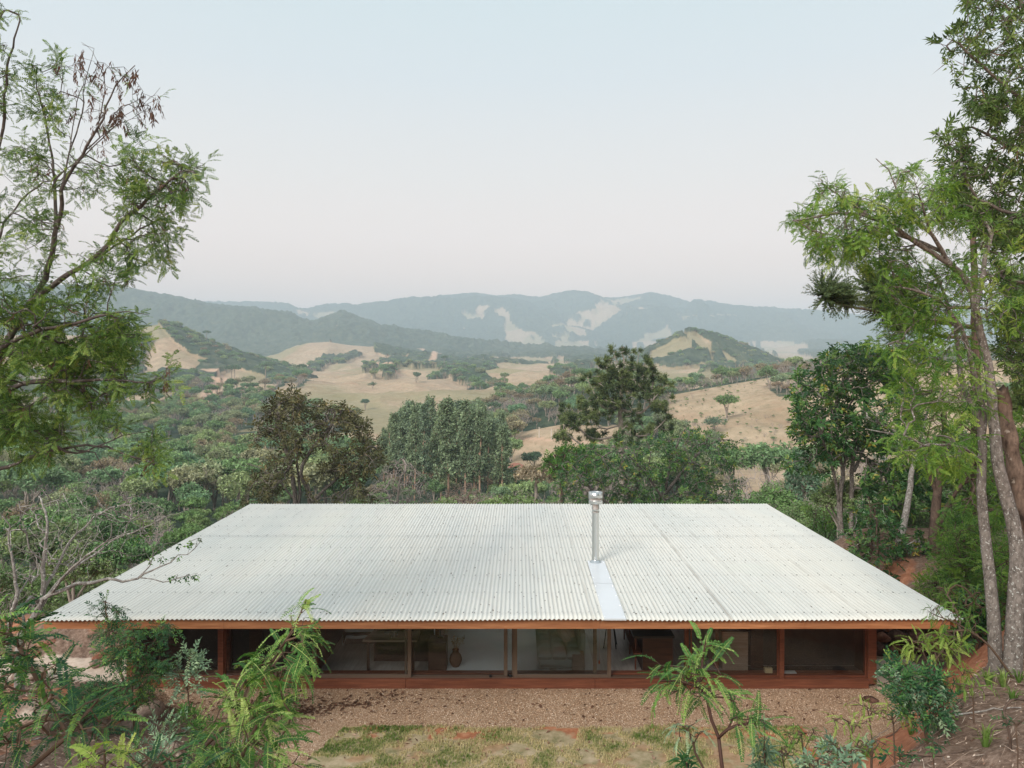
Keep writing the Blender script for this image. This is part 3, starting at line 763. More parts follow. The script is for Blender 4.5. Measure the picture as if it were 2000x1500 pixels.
# vase with dried flowers
va = empty('vase', (-1.47, 17.0, F0), 'round brown clay vase holding dried stems on the rug edge', 'vase')
b = MB(); b.lathe((0, 0, 0), [(.001, 0), (.075, 0), (.11, .05), (.145, .13), (.152, .19), (.13, .27), (.085, .33), (.07, .36), (.075, .40), (.082, .41), (.07, .405), (.06, .36)], 28); b.build('pot', M['clay'], va, True)
b = MB(); rr = random.Random(4)
for i in range(26):
    a = rr.random() * 6.28; r = rr.uniform(.05, .2)
    p0 = np.array([0, 0, .36]); p1 = p0 + [r * .4 * math.cos(a), r * .4 * math.sin(a), .12]; p2 = p0 + [r * math.cos(a), r * math.sin(a), rr.uniform(.18, .34)]
    b.tube([p0, p1, p2], .002, 4)
    for k in range(4):
        q = p2 + np.array([rr.uniform(-.02, .02), rr.uniform(-.02, .02), rr.uniform(-.05, .02)]); b.box(q, (.014, .014, .018), rz=a, bev=.004)
b.build('dried_stems', M['dry_stem'], va)

# desk with its lamp and glasses
de = empty('desk', (-3.0, 17.15, F0), 'wide rough wooden desk standing behind the sliding door', 'desk')
b = MB()
Vd = np.array([(-.62, -.42), (.65, -.42), (.65, .75), (-.35, .75)])
b.add(np.vstack([np.c_[Vd, np.full(4, .74)], np.c_[Vd, np.full(4, .69)]]), [(0, 1, 2, 3), (7, 6, 5, 4), (0, 4, 5, 1), (1, 5, 6, 2), (2, 6, 7, 3), (3, 7, 4, 0)]); b.build('desk_top', M['grey_wood'], de)
for x, y in ((-.5, -.35), (.55, -.35), (.55, .65), (-.28, .65)):
    b = MB(); b.box((x, y, .345), (.06, .06, .68), bev=.004); b.build('leg', M['dark_wood'], de)
def lamp(x, y, z, s, label, rx):
    l = empty('desk_lamp', (x, y, z), label, 'lamp')
    b = MB(); b.lathe((0, 0, 0), [(.001, .02), (.07, .02), (.075, .01), (.075, 0), (.001, 0)], 20); b.build('lamp_base', M['black'], l, True)
    b = MB(); b.tube([(0, 0, .02), (0, 0, .26), (-.05, 0, .33), (-.02, -.03, .38), (.03, -.05, .36)], .008, 8); b.build('arm', M['black'], l, True)
    b = MB(); b.lathe((0, 0, 0), [(.02, .0), (.05, -.02), (.085, -.09), (.09, -.14), (.086, -.14), (.045, -.025)], 24); o = b.build('lamp_shade', s, l, True); o.location = (.04, -.05, .37); o.rotation_euler = (rx, .3, 0)
    return l
lamp(-2.55, 17.35, F0 + .74, M['black'], 'dark metal lamp standing on the rough wooden desk', .3)
b = MB(); b.box((0, 0, .33), (.42, .5, .66), bev=.006); tag(b.build('cabinet', M['dark_wood'], None, loc=(-1.88, 17.0, F0)), 'narrow dark wooden cabinet carrying the copper lamp beside the vase', 'cabinet')
lamp(-1.84, 17.1, F0 + .66, M['shade_metal'], 'copper shaded lamp hanging over beside the dried flower vase', .5)
for i, (x, y) in enumerate(((-2.98, 16.9), (-2.86, 16.93))):
    b = MB(); b.lathe((0, 0, 0), [(.001, .004), (.036, .004), (.038, .11), (.033, .11), (.031, .012), (.001, .012)], 20)
    o = b.build('tumbler', simple_mat('dark_glass', (.05, .05, .05), .08), None, True, loc=(x, y, F0 + .74)); tag(o, ['left of the two dark tumblers on the wooden desk', 'right of the two dark tumblers on the wooden desk'][i], 'glass', 'tumblers on the desk')
b = MB(); b.box((0, 0, .02), (.18, .05, .04), bev=.01); tag(b.build('spectacle_case', simple_mat('slate', (.10, .13, .14), .5), None, loc=(-3.1, 17.15, F0 + .74)), 'slim grey case lying on the rough wooden desk', 'case')
# bed with white sheet, behind the desk
be = empty('bed', (-3.5, 18.9, F0), 'bed with rumpled white sheet at the back of the room', 'bed')
b = MB(); b.box((0, 0, .18), (1.9, 1.3, .3), bev=.02); b.build('bed_base', M['dark_wood'], be)
b = MB(); n = 34; U, V_ = np.meshgrid(np.linspace(-.98, .98, n), np.linspace(-.68, .68, n)); Z = .52 + .05 * fbm(U * 3, V_ * 4, 4, 4) - .35 * sst(.55, .68, np.abs(V_)) - .35 * sst(.85, .98, np.abs(U))
i = (np.arange(n - 1)[:, None] * n + np.arange(n - 1)[None]).ravel(); b.add(np.stack([U, V_, Z], -1).reshape(-1, 3), np.stack([i, i + 1, i + n + 1, i + n], 1)); b.build('sheet', M['linen'], be, True)

# kitchen island, stool, hob pots, and cabinets on the right
ki = empty('kitchen_island', (3.15, 17.9, F0), 'long dark kitchen island with open shelves on its side', 'kitchen island')
b = MB(); b.box((0, 0, .87), (.95, 2.7, .05), bev=.004); b.build('worktop', M['black'], ki)
b = MB(); b.box((.1, 0, .42), (.7, 2.6, .82)); b.build('cupboard', M['dark_wood'], ki)
for y in (-1.2, -.3, .6):
    b = MB(); b.box((-.38, y + .15, .42), (.03, .05, .84)); b.build('shelf_end', M['red_wood'], ki)
b = MB(); b.box((-.36, 0, .45), (.2, 2.5, .025)); b.build('shelf', M['red_wood'], ki)
st = empty('bar_stool', (2.35, 18.2, F0), 'tall dark bar stool beside the kitchen island', 'stool')
b = MB(); b.lathe((0, 0, 0), [(.001, .70), (.17, .70), (.18, .68), (.17, .65), (.001, .65)], 20); b.build('seat', M['cloth_grey'], st, True)
for a in range(4):
    t = a * math.pi / 2 + .6; b = MB(); b.tube([(.1 * math.cos(t), .1 * math.sin(t), .65), (.22 * math.cos(t), .22 * math.sin(t), 0)], .012, 8); b.build('leg', M['black'], st, True)
for i, (x, y, r, h, mt, lb) in enumerate(((3.05, 17.55, .13, .12, 'steel', 'steel cooking pot on the dark kitchen island'), (3.3, 17.2, .09, .2, 'black', 'dark kettle near the window end of the kitchen island'), (3.5, 17.45, .05, .24, 'shade_metal', 'amber bottle standing on the dark kitchen island'))):
    b = MB(); b.lathe((0, 0, 0), [(.001, 0), (r, 0), (r * 1.05, h * .5), (r, h), (r * .9, h), (r * .4, h * 1.05), (.001, h * 1.08)], 20)
    if i < 2: b.tube([(-r * 1.05, 0, h * .7), (-r * 1.4, 0, h * .8), (-r * 1.4, 0, h * .9), (-r, 0, h)], .01, 6)
    tag(b.build(['cooking_pot', 'kettle', 'bottle'][i], M[mt], None, True, loc=(x, y, F0 + .9)), lb, ['pot', 'kettle', 'bottle'][i])
wc = empty('kitchen_counter', (5.1, 17.9, F0), 'dark timber kitchen counter along the partition on the right', 'counter')
b = MB(); b.box((0, 0, .45), (.6, 2.2, .9), bev=.004); b.build('cupboard', M['grey_wood'], wc)
b = MB(); b.box((0, 0, .92), (.64, 2.25, .03)); b.build('worktop', M['dark_wood'], wc)
# things on the ledge behind the glass
bx = empty('wooden_box', (wx(1504.5), YW + .14, .256), 'small pale wooden box with tools beside the timber post', 'box')
b = MB(); b.box((0, 0, .055), (.17, .1, .11), bev=.004); b.build('case', simple_mat('pale_wood', (.50, .40, .24), .7, 0, 12, .2), bx)
b = MB(); b.tube([(-.02, 0, .1), (.0, 0, .17), (-.09, 0, .19)], .008, 6); b.tube([(.04, 0, .1), (.05, .01, .17)], .008, 6); b.build('tools', M['black'], bx)
tr = MB(); tr.box((0, 0, .008), (.34, .13, .016), bev=.004); tag(tr.build('tray', simple_mat('white_tray', (.62, .63, .64), .4), None, loc=(wx(1544), YW + .13, .258)), 'flat white tray lying on the sill right of the post', 'tray')
b = MB(); soft(b, (0, 0, .03), (.11, .07, .05), 10, 8, .5); tag(b.build('stone', simple_mat('ochre_stone', (.42, .24, .11), .8), None, True, loc=(wx(418), YW + .15, .25)), 'small ochre stone lying on the sill at the left end', 'stone')
for u, zz, lb in ((1171, .42, 'small orange bell hanging inside the half open door'), (634, .42, 'small red ornament hanging inside the left sliding door')):
    b = MB(); b.lathe((0, 0, 0), [(.001, 0), (.018, .008), (.024, .03), (.014, .05), (.018, .065), (.012, .085), (.001, .09)], 12); b.tube([(0, 0, .09), (0, 0, 2.28 - zz)], .002, 4)
    tag(b.build('hanging_ornament', simple_mat('orange_glaze', (.55, .11, .03), .4), None, True, loc=(wx(u) * 1.008, YW + .2, zz)), lb, 'ornament')
# ------------------------------------------------------------------ plant building kit
class Kit:
    def __init__(s, V, Q, vv): s.V = np.asarray(V, float); s.Q = np.asarray(Q, int).reshape(-1, 4); s.vv = np.asarray(vv, float)
def kit_join(ks):
    V = []; Q = []; vv = []; n = 0
    for k in ks: V.append(k.V); Q.append(k.Q + n); vv.append(k.vv); n += len(k.V)
    return Kit(np.vstack(V), np.vstack(Q), np.concatenate(vv))
def kit_move(k, d, up=(0, 0, 1), pos=(0, 0, 0), s=1.0, dv=0.0):
    d = np.asarray(d, float); d = d / np.linalg.norm(d); up = np.asarray(up, float)
    y = np.cross(up, d)
    if np.linalg.norm(y) < 1e-3: y = np.cross((0, 1, 0), d)
    y /= np.linalg.norm(y); z = np.cross(d, y)
    return Kit((k.V * s) @ np.stack([d, y, z]) + np.asarray(pos, float), k.Q, k.vv + dv)
def frond(n=12, L=.2, ll=.03, lw=.008, droop=.35, seed=0, rach=.0015, taper=.5, ang=62):
    """pinnate leaf lying along +x"""
    rr = random.Random(seed); V = []; Q = []; vv = []
    def pt(t): return np.array([L * t * (1 - .25 * droop * t), 0, -droop * L * t * t])
    for i in range(5):
        a, b = pt(i / 5), pt((i + 1) / 5); k = len(V)
        V += [a + [0, rach, 0], a - [0, rach, 0], b - [0, rach, 0], b + [0, rach, 0]]; Q.append((k, k + 1, k + 2, k + 3)); vv += [.75] * 4
    for i in range(n):
        t = (i + .8) / (n + .3); p = pt(t); sz = ll * (1 - taper * abs(2 * t - .9) ** 2.2)
        for sg in (1, -1):
            a = math.radians(ang + rr.uniform(-9, 9) - 22 * t)
            d = np.array([math.cos(a), sg * math.sin(a), rr.uniform(-.35, .05) - .35 * t]); d /= np.linalg.norm(d)
            w = np.cross(d, (0, 0, 1)); w /= np.linalg.norm(w)
            w = w + np.array([0, 0, rr.uniform(-.5, .5)])
            k = len(V); V += [p, p + d * sz * .4 + w * lw / 2, p + d * sz, p + d * sz * .6 - w * lw / 2]
            Q.append((k, k + 1, k + 2, k + 3)); c = rr.uniform(-.1, .1) + .12 * t
            vv += [c, c, c + .05, c]
    return Kit(V, Q, vv)
def blade(L=.1, W=.04, fold=.3, droop=.25, c=0.0):
    V = [(0, 0, 0), (L * .45, W / 2, W * fold * .5), (L, 0, -droop * L), (L * .45, -W / 2, W * fold * .5), (L * .5, 0, -droop * L * .25)]
    return Kit(V, [(0, 4, 2, 1), (0, 3, 2, 4)], [c, c + .03, c, c - .05, c])
def spray(sub, k, seed, spread=.8, step=.06, up=.3, jit=.15, twig=.0018, droop=0.0):
    """k leaves set alternately along a short twig on +x"""
    rr = random.Random(seed); ks = []
    for i in range(k):
        sd = 1 if i % 2 else -1
        d = (rr.uniform(.25, .9) + (.8 if i == k - 1 else 0), sd * rr.uniform(.3, 1) * spread, rr.uniform(-.4, .5) * spread + up - droop)
        ks.append(kit_move(sub, d, (rr.uniform(-.3, .3), rr.uniform(-.4, .4), 1), (step * i, 0, 0), rr.uniform(.75, 1.15), rr.uniform(-jit, jit)))
    L = step * k; a = twig
    ks.append(Kit([(0, a, 0), (0, -a, 0), (L, -a, 0), (L, a, 0), (0, 0, a), (0, 0, -a), (L, 0, -a), (L, 0, a)], [(0, 1, 2, 3), (4, 5, 6, 7)], [-.2] * 8))
    return kit_join(ks)
def whorl(sub, k, seed, tilt=.5, jit=.12, tmin=-.3):
    rr = random.Random(seed); ks = []
    for i in range(k):
        a = 6.28 * i / k + rr.uniform(-.4, .4)
        ks.append(kit_move(sub, (rr.uniform(-.1, 1) * tilt, math.cos(a), math.sin(a) + rr.uniform(tmin, .3)), (0, 0, 1), (rr.uniform(0, .02), 0, 0), rr.uniform(.7, 1.15), rr.uniform(-jit, jit)))
    return kit_join(ks)

def place(kits, pos, dirs, rng, scale=(.8, 1.2), var=(0, 1), upj=.5, drp=0.0):
    """many copies of the kits in one mesh; returns V, Q, var"""
    n = len(pos); pos = np.asarray(pos, float); d = np.asarray(dirs, float).copy()
    d[:, 2] -= drp
    d /= np.linalg.norm(d, axis=1, keepdims=True) + 1e-9
    up = np.array([0, 0, 1.0]) + rng.normal(0, upj, (n, 3))
    y = np.cross(up, d); y /= np.linalg.norm(y, axis=1, keepdims=True) + 1e-9
    z = np.cross(d, y); R = np.stack([d, y, z], 1)
    s = rng.uniform(*scale, n); vr = rng.uniform(*var, n) if isinstance(var, tuple) else np.asarray(var)
    which = rng.integers(0, len(kits), n); VV = []; QQ = []; vv = []; o = 0
    for k, kt in enumerate(kits):
        m = np.where(which == k)[0]
        if not len(m): continue
        W = np.einsum('pi,nij->npj', kt.V, R[m]) * s[m, None, None] + pos[m, None]
        VV.append(W.reshape(-1, 3)); QQ.append((kt.Q[None] + (np.arange(len(m)) * len(kt.V))[:, None, None]).reshape(-1, 4) + o)
        vv.append((kt.vv[None] + vr[m, None]).ravel()); o += len(m) * len(kt.V)
    return np.vstack(VV), np.vstack(QQ), np.clip(np.concatenate(vv), 0, 1)

def smooth_line(pts, seg):
    pts = np.asarray(pts, float)
    if len(pts) < 3:
        n = max(1, int(np.linalg.norm(pts[-1] - pts[0]) / seg)); t = np.linspace(0, 1, n + 1)[:, None]; return pts[0] + (pts[-1] - pts[0]) * t
    P_ = np.vstack([2 * pts[0] - pts[1], pts, 2 * pts[-1] - pts[-2]]); out_ = [pts[0]]
    for i in range(1, len(P_) - 2):
        p0, p1, p2, p3 = P_[i - 1:i + 3]; n = max(1, int(round(np.linalg.norm(p2 - p1) / seg)))
        for k in range(1, n + 1):
            t = k / n; out_.append(.5 * ((2 * p1) + (p2 - p0) * t + (2 * p0 - 5 * p1 + 4 * p2 - p3) * t * t + (3 * p1 - p0 - 3 * p2 + p3) * t ** 3))
    return np.array(out_)

def skeleton(limbs, att, seg=.3, rtip=.004, expo=2.3, wob=.08, rng=None, droop=0.0, maxr=9.0, rmin=0.0):
    """limbs: (points, r0, r1); att: twig ends. Grows a branch to every end. Returns pos, parent, radius, tips, tipdirs"""
    rng = rng or np.random.default_rng(1)
    pos = []; par = []; rad = []; 
    for li, (pts, r0, r1) in enumerate(limbs):
        L = smooth_line(pts, seg); n = len(L)
        L = L + rng.normal(0, wob * seg * .5, L.shape) * np.linspace(0, 1, n)[:, None] * (np.arange(n) < n)[:, None]
        if li and pos:
            A = np.array(pos); d = np.linalg.norm(A - L[0], axis=1); k = int(np.argmin(d)); st = k if d[k] < max(1.2, seg * 4) else -1
        else: st = -1
        for i in range(n):
            pos.append(L[i]); par.append(st if i == 0 else len(pos) - 2); rad.append(r0 + (r1 - r0) * i / max(1, n - 1))
    nl = len(pos)
    cap = nl + len(att) * 14 + 10
    Pz = np.zeros((cap, 3)); Pz[:nl] = pos; D = np.zeros((cap, 3))
    for i in range(nl):
        D[i] = Pz[i] - Pz[par[i]] if par[i] >= 0 else (0, 0, 1)
    D[:nl] /= np.linalg.norm(D[:nl], axis=1, keepdims=True) + 1e-9
    cnt = nl; att = np.asarray(att, float)
    if len(att):
        dl = np.array([np.min(np.linalg.norm(Pz[:nl] - a, axis=1)) for a in att]); order = np.argsort(dl)
    else: order = []
    tips = []; tdir = []
    for oi in order:
        a = att[oi]; v = a - Pz[:cnt]; d = np.linalg.norm(v, axis=1) + 1e-6
        cosang = (v * D[:cnt]).sum(1) / d
        cost = d * (1.25 - .45 * cosang)
        k = int(np.argmin(cost)); L = d[k]
        n = max(1, min(13, int(math.ceil(L / seg))))
        p0 = Pz[k]; c = p0 + D[k] * L * .45 + (0, 0, droop * L)
        last = k
        for i in range(1, n + 1):
            t = i / n; q = (1 - t) ** 2 * p0 + 2 * t * (1 - t) * c + t * t * a
            if i < n: q = q + rng.normal(0, wob * seg, 3)
            Pz[cnt] = q; par.append(last); rad.append(0); dd = q - Pz[last]; D[cnt] = dd / (np.linalg.norm(dd) + 1e-9)
            last = cnt; cnt += 1
            if cnt >= cap - 15: break
        tips.append(last); tdir.append(D[last])
        if cnt >= cap - 15: break
    Pz = Pz[:cnt]; par = np.array(par); count = np.zeros(cnt)
    for t in tips: count[t] += 1
    for i in range(cnt - 1, -1, -1):
        if par[i] >= 0 and par[i] < i: count[par[i]] += count[i]
    r = rtip * np.maximum(count, 1) ** (1 / expo)
    r = np.minimum(r, maxr); r[:nl] = np.maximum(np.array(rad)[:nl], np.minimum(r[:nl], np.array(rad)[:nl] * 1.6 + rtip)); r = np.maximum(r, rmin)
    return Pz, par, r, np.array(tips, int), np.array(tdir).reshape(-1, 3)

def skin_branches(pos, par, r, flare=0.0):
    n = len(pos); kids = [[] for _ in range(n)]
    roots = []
    for i, p in enumerate(par):
        if p >= 0: kids[p].append(i)
        else: roots.append(i)
    VV = []; QQ = []; o = 0
    stack = [(None, x) for x in roots]
    while stack:
        a, b = stack.pop()
        ch = [b]; c = b
        while kids[c]:
            ks = kids[c]; m = max(ks, key=lambda q: r[q])
            for q in ks:
                if q != m: stack.append((c, q))
            ch.append(m); c = m
        if len(ch) < 2 and a is None: continue
        pts = pos[ch]; rr = r[ch]
        if a is not None:
            pts = np.vstack([pos[a], pts]); rr = np.concatenate([[min(r[a], rr[0] * 1.25)], rr])
        if len(pts) < 2: continue
        if len(pts) > 3 and rr.max() > .02:
            rr2 = rr.copy(); rr2[1:-1] = (rr[:-2] + rr[1:-1] * 2 + rr[2:]) / 4; rr = rr2
        mx = rr.max(); k = 12 if mx > .07 else 7 if mx > .025 else 4 if mx > .009 else 3
        V, Q = tube(pts, rr, k); VV.append(V); QQ.append(Q + o); o += len(V)
    return np.vstack(VV), np.vstack(QQ)

def in_poly_samples(poly, n, rng, clump=0.0, seed=0, cs=30.0):
    poly = [tuple(p) for p in poly]; us = [p[0] for p in poly]; vs = [p[1] for p in poly]; res = []
    while len(res) < n:
        u = rng.uniform(min(us), max(us), n * 3); v = rng.uniform(min(vs), max(vs), n * 3)
        m = inpoly(u, v, poly)
        if clump: m &= fbm(u / cs, v / cs, 200 + seed, 3) > clump
        res += list(zip(u[m], v[m]))
        if not m.any(): clump *= .8
    return np.array(res[:n])

def attract(areas, rng, seed=0):
    """areas: dict(poly, n, Y=(a,b), clump) in the photo's columns and rows at a real distance"""
    pts = []; idx = []
    for i, a in enumerate(areas):
        uv = in_poly_samples(a['poly'], a['n'], rng, a.get('clump', 0), seed + i, a.get('cs', 30.0))
        Y = rng.uniform(a['Y'][0], a['Y'][1], len(uv))
        c = np.stack([(uv[:, 0] - CX) / F * Y, Y, CAMZ + (CY - uv[:, 1]) / F * Y], 1)
        pts.append(c); idx += [i] * len(uv)
    return np.vstack(pts), np.array(idx)

def plant(name, label, cat, limbs, areas, kits, leaf, bark, seed=1, seg=.25, rtip=.004, expo=2.3, wob=.1, scale=(.8, 1.2), var=(.2, .8), drp=0.0, upj=.5,
          extra=0, droop=0.0, group=None, crown='crown', pods=None, tipoff=.0, outward=0.0, rmin=0.0, spread=0.0, wood='trunk', more=()):
    rng = np.random.default_rng(seed)
    att, idx = attract(areas, rng, seed * 10)
    LM = []
    for pts, r0, r1 in limbs:
        LM.append(([P(*p) if len(p) == 3 else np.array(p[:3]) for p in pts], r0, r1))
    base = LM[0][0][0]
    gz = ground_z(base[0], base[1])
    LM[0] = ([np.array([base[0], base[1], gz - .12])] + ([LM[0][0][0]] if base[2] > gz + .25 else []) + LM[0][0][1:], LM[0][1], LM[0][2])
    pos, par, r, tips, td = skeleton(LM, att, seg, rtip, expo, wob, rng, droop, rmin=rmin)
    root = empty(name, (base[0], base[1], gz), label, cat, group)
    off = np.array([base[0], base[1], gz])
    V, Q = skin_branches(pos, par, r)
    link(wood, make_mesh(wood, V - off, Q, bark, smooth=True), root)
    if kits:
        lp = pos[tips]; ld = td.copy()
        if extra:
            cand = np.array([i for i in range(len(pos)) if i >= 1 and r[i] < rtip * 2.6 and par[i] >= 0])
            if len(cand):
                c2 = rng.choice(cand, min(len(cand), extra * 1), replace=False)
                d2 = pos[c2] - pos[par[c2]]; d2 = d2 / (np.linalg.norm(d2, axis=1, keepdims=True) + 1e-9) + rng.normal(0, .8, d2.shape)
                lp = np.vstack([lp, pos[c2]]); ld = np.vstack([ld, d2])
        if outward:
            lz = np.vstack([np.array(q_[0]) for q_ in LM]); nn_ = np.array([smooth_line(q_[0], seg)[np.argmin(np.linalg.norm(smooth_line(q_[0], seg) - p_, axis=1))] for q_ in LM[:1] for p_ in lp])
            oh = lp - nn_; oh[:, 2] *= .3; oh /= np.linalg.norm(oh, axis=1, keepdims=True) + 1e-6; ld = ld * (1 - outward) + oh * outward + [0, 0, .25]
        if spread: ld = ld + rng.normal(0, spread, ld.shape)
        V, Q, vv = place(kits, lp - off, ld, rng, scale, var, upj, drp)
        link(crown, make_mesh(crown, V, Q, leaf, var=vv), root)
    for nm, kk, mt, frac, area, sc in more:          # second sort of leaf, pods, flowers
        m = np.zeros(len(tips), bool)
        tp = pos[tips]; uu = CX + tp[:, 0] / tp[:, 1] * F; vv_ = CY - (tp[:, 2] - CAMZ) / tp[:, 1] * F
        m = (rng.random(len(tips)) < frac) & (inpoly(uu, vv_, area) if area else True)
        if m.any():
            V, Q, v2 = place(kk, tp[m] - off, td[m] * .3 + rng.normal(0, .3, (m.sum(), 3)) - [0, 0, .9], rng, sc, (.2, .8), .5, 0)
            tag(link(nm, make_mesh(nm, V, Q, mt, var=v2), root), kind='stuff')
    return root

# leaf and bark colours
G3 = lambda a, b, c: [(0, a), (.5, b), (1, c)]
M['leaf_left'] = leaf_mat('feathery_leaf', [(0, (.022, .050, .014)), (.45, (.052, .105, .024)), (.8, (.11, .18, .04)), (1, (.20, .24, .06))], .28)
M['leaf_right'] = leaf_mat('bright_feathery_leaf', [(0, (.022, .060, .014)), (.45, (.062, .135, .022)), (.8, (.125, .215, .035)), (1, (.22, .27, .06))], .32)
M['leaf_tall'] = leaf_mat('olive_leaf', [(0, (.025, .045, .018)), (.5, (.068, .115, .032)), (.9, (.14, .19, .06)), (1, (.30, .20, .06))], .25)
M['leaf_dark'] = leaf_mat('glossy_dark_leaf', [(0, (.012, .038, .014)), (.5, (.034, .088, .026)), (.85, (.10, .17, .04)), (1, (.28, .20, .04))], .2, .38, .5)
M['leaf_fg'] = leaf_mat('fresh_frond', [(0, (.016, .050, .016)), (.45, (.050, .125, .030)), (.8, (.13, .23, .05)), (1, (.30, .36, .12))], .3)
M['leaf_fg_dark'] = leaf_mat('deep_green_frond', [(0, (.012, .04, .018)), (.5, (.022, .070, .030)), (.9, (.06, .14, .04)), (1, (.14, .23, .05))], .25)
M['leaf_pale'] = leaf_mat('grey_green_leaf', [(0, (.05, .09, .06)), (.5, (.12, .19, .12)), (1, (.26, .34, .20))], .2)
M['leaf_yellow'] = leaf_mat('yellow_green_frond', [(0, (.08, .15, .02)), (.5, (.15, .22, .04)), (1, (.28, .33, .09))], .35)
M['leaf_bronze'] = leaf_mat('bronze_leaf', [(0, (.028, .022, .010)), (.45, (.058, .060, .028)), (.8, (.105, .103, .05)), (1, (.17, .13, .06))], .2)
M['leaf_needle'] = leaf_mat('pine_leaf', [(0, (.022, .036, .016)), (.5, (.055, .080, .030)), (1, (.14, .17, .06))], .12)
M['pod'] = leaf_mat('dry_pod', G3((.045, .026, .020), (.10, .058, .043), (.19, .115, .085)), .15, .7)
M['bark_grey'] = bark_mat('grey_bark', (.19, .16, .14), (.07, .055, .048), (.38, .38, .35), 14, .6)
M['bark_pale'] = bark_mat('lichen_bark', (.24, .205, .18), (.085, .07, .06), (.46, .455, .42), 17, .585)
M['bark_brown'] = bark_mat('brown_bark', (.15, .10, .075), (.05, .032, .024), (.28, .24, .2), 8, .66)
M['bark_bare'] = bark_mat('silver_bark', (.34, .31, .28), (.15, .13, .12), (.50, .48, .45), 12, .55)
M['stem'] = simple_mat('young_stem', (.11, .065, .04), .8, 0, 20, .3)

K_left = [spray(frond(7, .15, .036, .0155, .4, s), 5, s, 1.0, .05, .1) for s in range(5)]
K_pods = []
for s_ in range(4):
    rr_ = random.Random(s_); K_pods.append(kit_join([kit_move(blade(.055, .014, .5, .1), (1, rr_.uniform(-.4, .4), rr_.uniform(-.4, .4)), (0, rr_.uniform(-1, 1), 1), (.012 * q_, rr_.uniform(-.015, .015), rr_.uniform(-.015, .015)), rr_.uniform(.7, 1.2), rr_.uniform(-.2, .2)) for q_ in range(9)]))
K_tall = [whorl(blade(.115, .036, .3, .3), 6, s, 1.0) for s in range(4)] + [spray(blade(.11, .034, .3, .3), 7, 9 + s, .9, .03) for s in range(3)]
K_dark = [spray(blade(.19, .095, .35, .45), 7, s, .95, .05) for s in range(5)]
K_fg = [frond(18, .25, .038, .0140, d, s, .0018, .45, 74) for s, d in enumerate((.25, .45, .65, .85))]
K_fgs = [frond(18, .17, .024, .0095, d, s, .0013, .45, 66) for s, d in enumerate((.2, .5, .8))]
K_small = [spray(blade(.042, .018, .3, .2), 9, s, .9, .016) for s in range(4)]
K_nand = [spray(frond(3, .13, .06, .020, .4, s, .0012, .2, 50), 3, s, .9, .04, .1) for s in range(4)]
K_lance = [whorl(blade(.11, .018, .4, .5), 8, s, 1.3, tmin=-.1) for s in range(3)]
# ------------------------------------------------------------------ trees that frame the picture
# left: tall feathery tree, trunk just outside the frame
YL = 10.6
LT = [
 ([(-260, 1120, 10.2), (-150, 900, 10.3), (-60, 770, 10.4), (0, 690, 10.5), (60, 592, 10.6), (86, 545, 10.6), (106, 480, 10.6), (111, 440, 10.5), (121, 415, 10.5), (120, 372, 10.4), (150, 318, 10.4), (190, 252, 10.3), (215, 192, 10.3), (240, 148, 10.2), (262, 130, 10.2)], .11, .006),
 ([(62, 590, 10.6), (120, 545, 10.4), (172, 512, 10.2), (212, 474, 10.1), (240, 430, 10.0), (290, 388, 9.9), (330, 352, 9.9), (372, 325, 9.8), (402, 332, 9.8)], .045, .004),
 ([(106, 480, 10.6), (109, 420, 10.7), (104, 335, 10.9), (95, 280, 11), (80, 205, 11), (66, 130, 11)], .03, .004),
 ([(120, 372, 10.4), (135, 300, 10.7), (160, 222, 10.8), (166, 160, 10.9), (182, 92, 10.9), (160, 85, 10.9)], .018, .003),
 ([(140, 535, 10.4), (190, 505, 10.7), (240, 470, 10.9), (290, 440, 11), (340, 420, 11)], .02, .003),
 ([(-60, 770, 10.4), (-40, 640, 10.9), (0, 460, 11.1), (40, 395, 11.3), (70, 365, 11.3), (100, 350, 11.3)], .04, .004),
 ([(-30, 600, 10.9), (-20, 400, 11.0), (5, 250, 11.0), (15, 130, 11.0), (40, 40, 11.0)], .03, .004),
 ([(-60, 775, 10.4), (-10, 780, 10.0), (40, 750, 9.8), (90, 744, 9.7), (150, 745, 9.6), (230, 742, 9.6), (290, 748, 9.6), (348, 718, 9.6)], .05, .003),
 ([(-110, 840, 10.3), (-20, 800, 10.0), (50, 828, 9.9), (110, 868, 9.8), (150, 885, 9.8), (240, 850, 9.7), (290, 840, 9.7)], .04, .003),
 ([(-110, 850, 10.3), (-20, 915, 10.2), (60, 893, 10.0), (120, 876, 9.9), (190, 868, 9.9), (240, 885, 9.8), (300, 905, 9.8)], .04, .003),
 ([(150, 880, 9.9), (185, 885, 9.8), (205, 925, 9.8), (230, 942, 9.8)], .012, .003),
 ([(-60, 770, 10.4), (-20, 700, 9.9), (60, 650, 9.7), (150, 630, 9.6), (230, 610, 9.6), (290, 615, 9.5)], .045, .003),
]
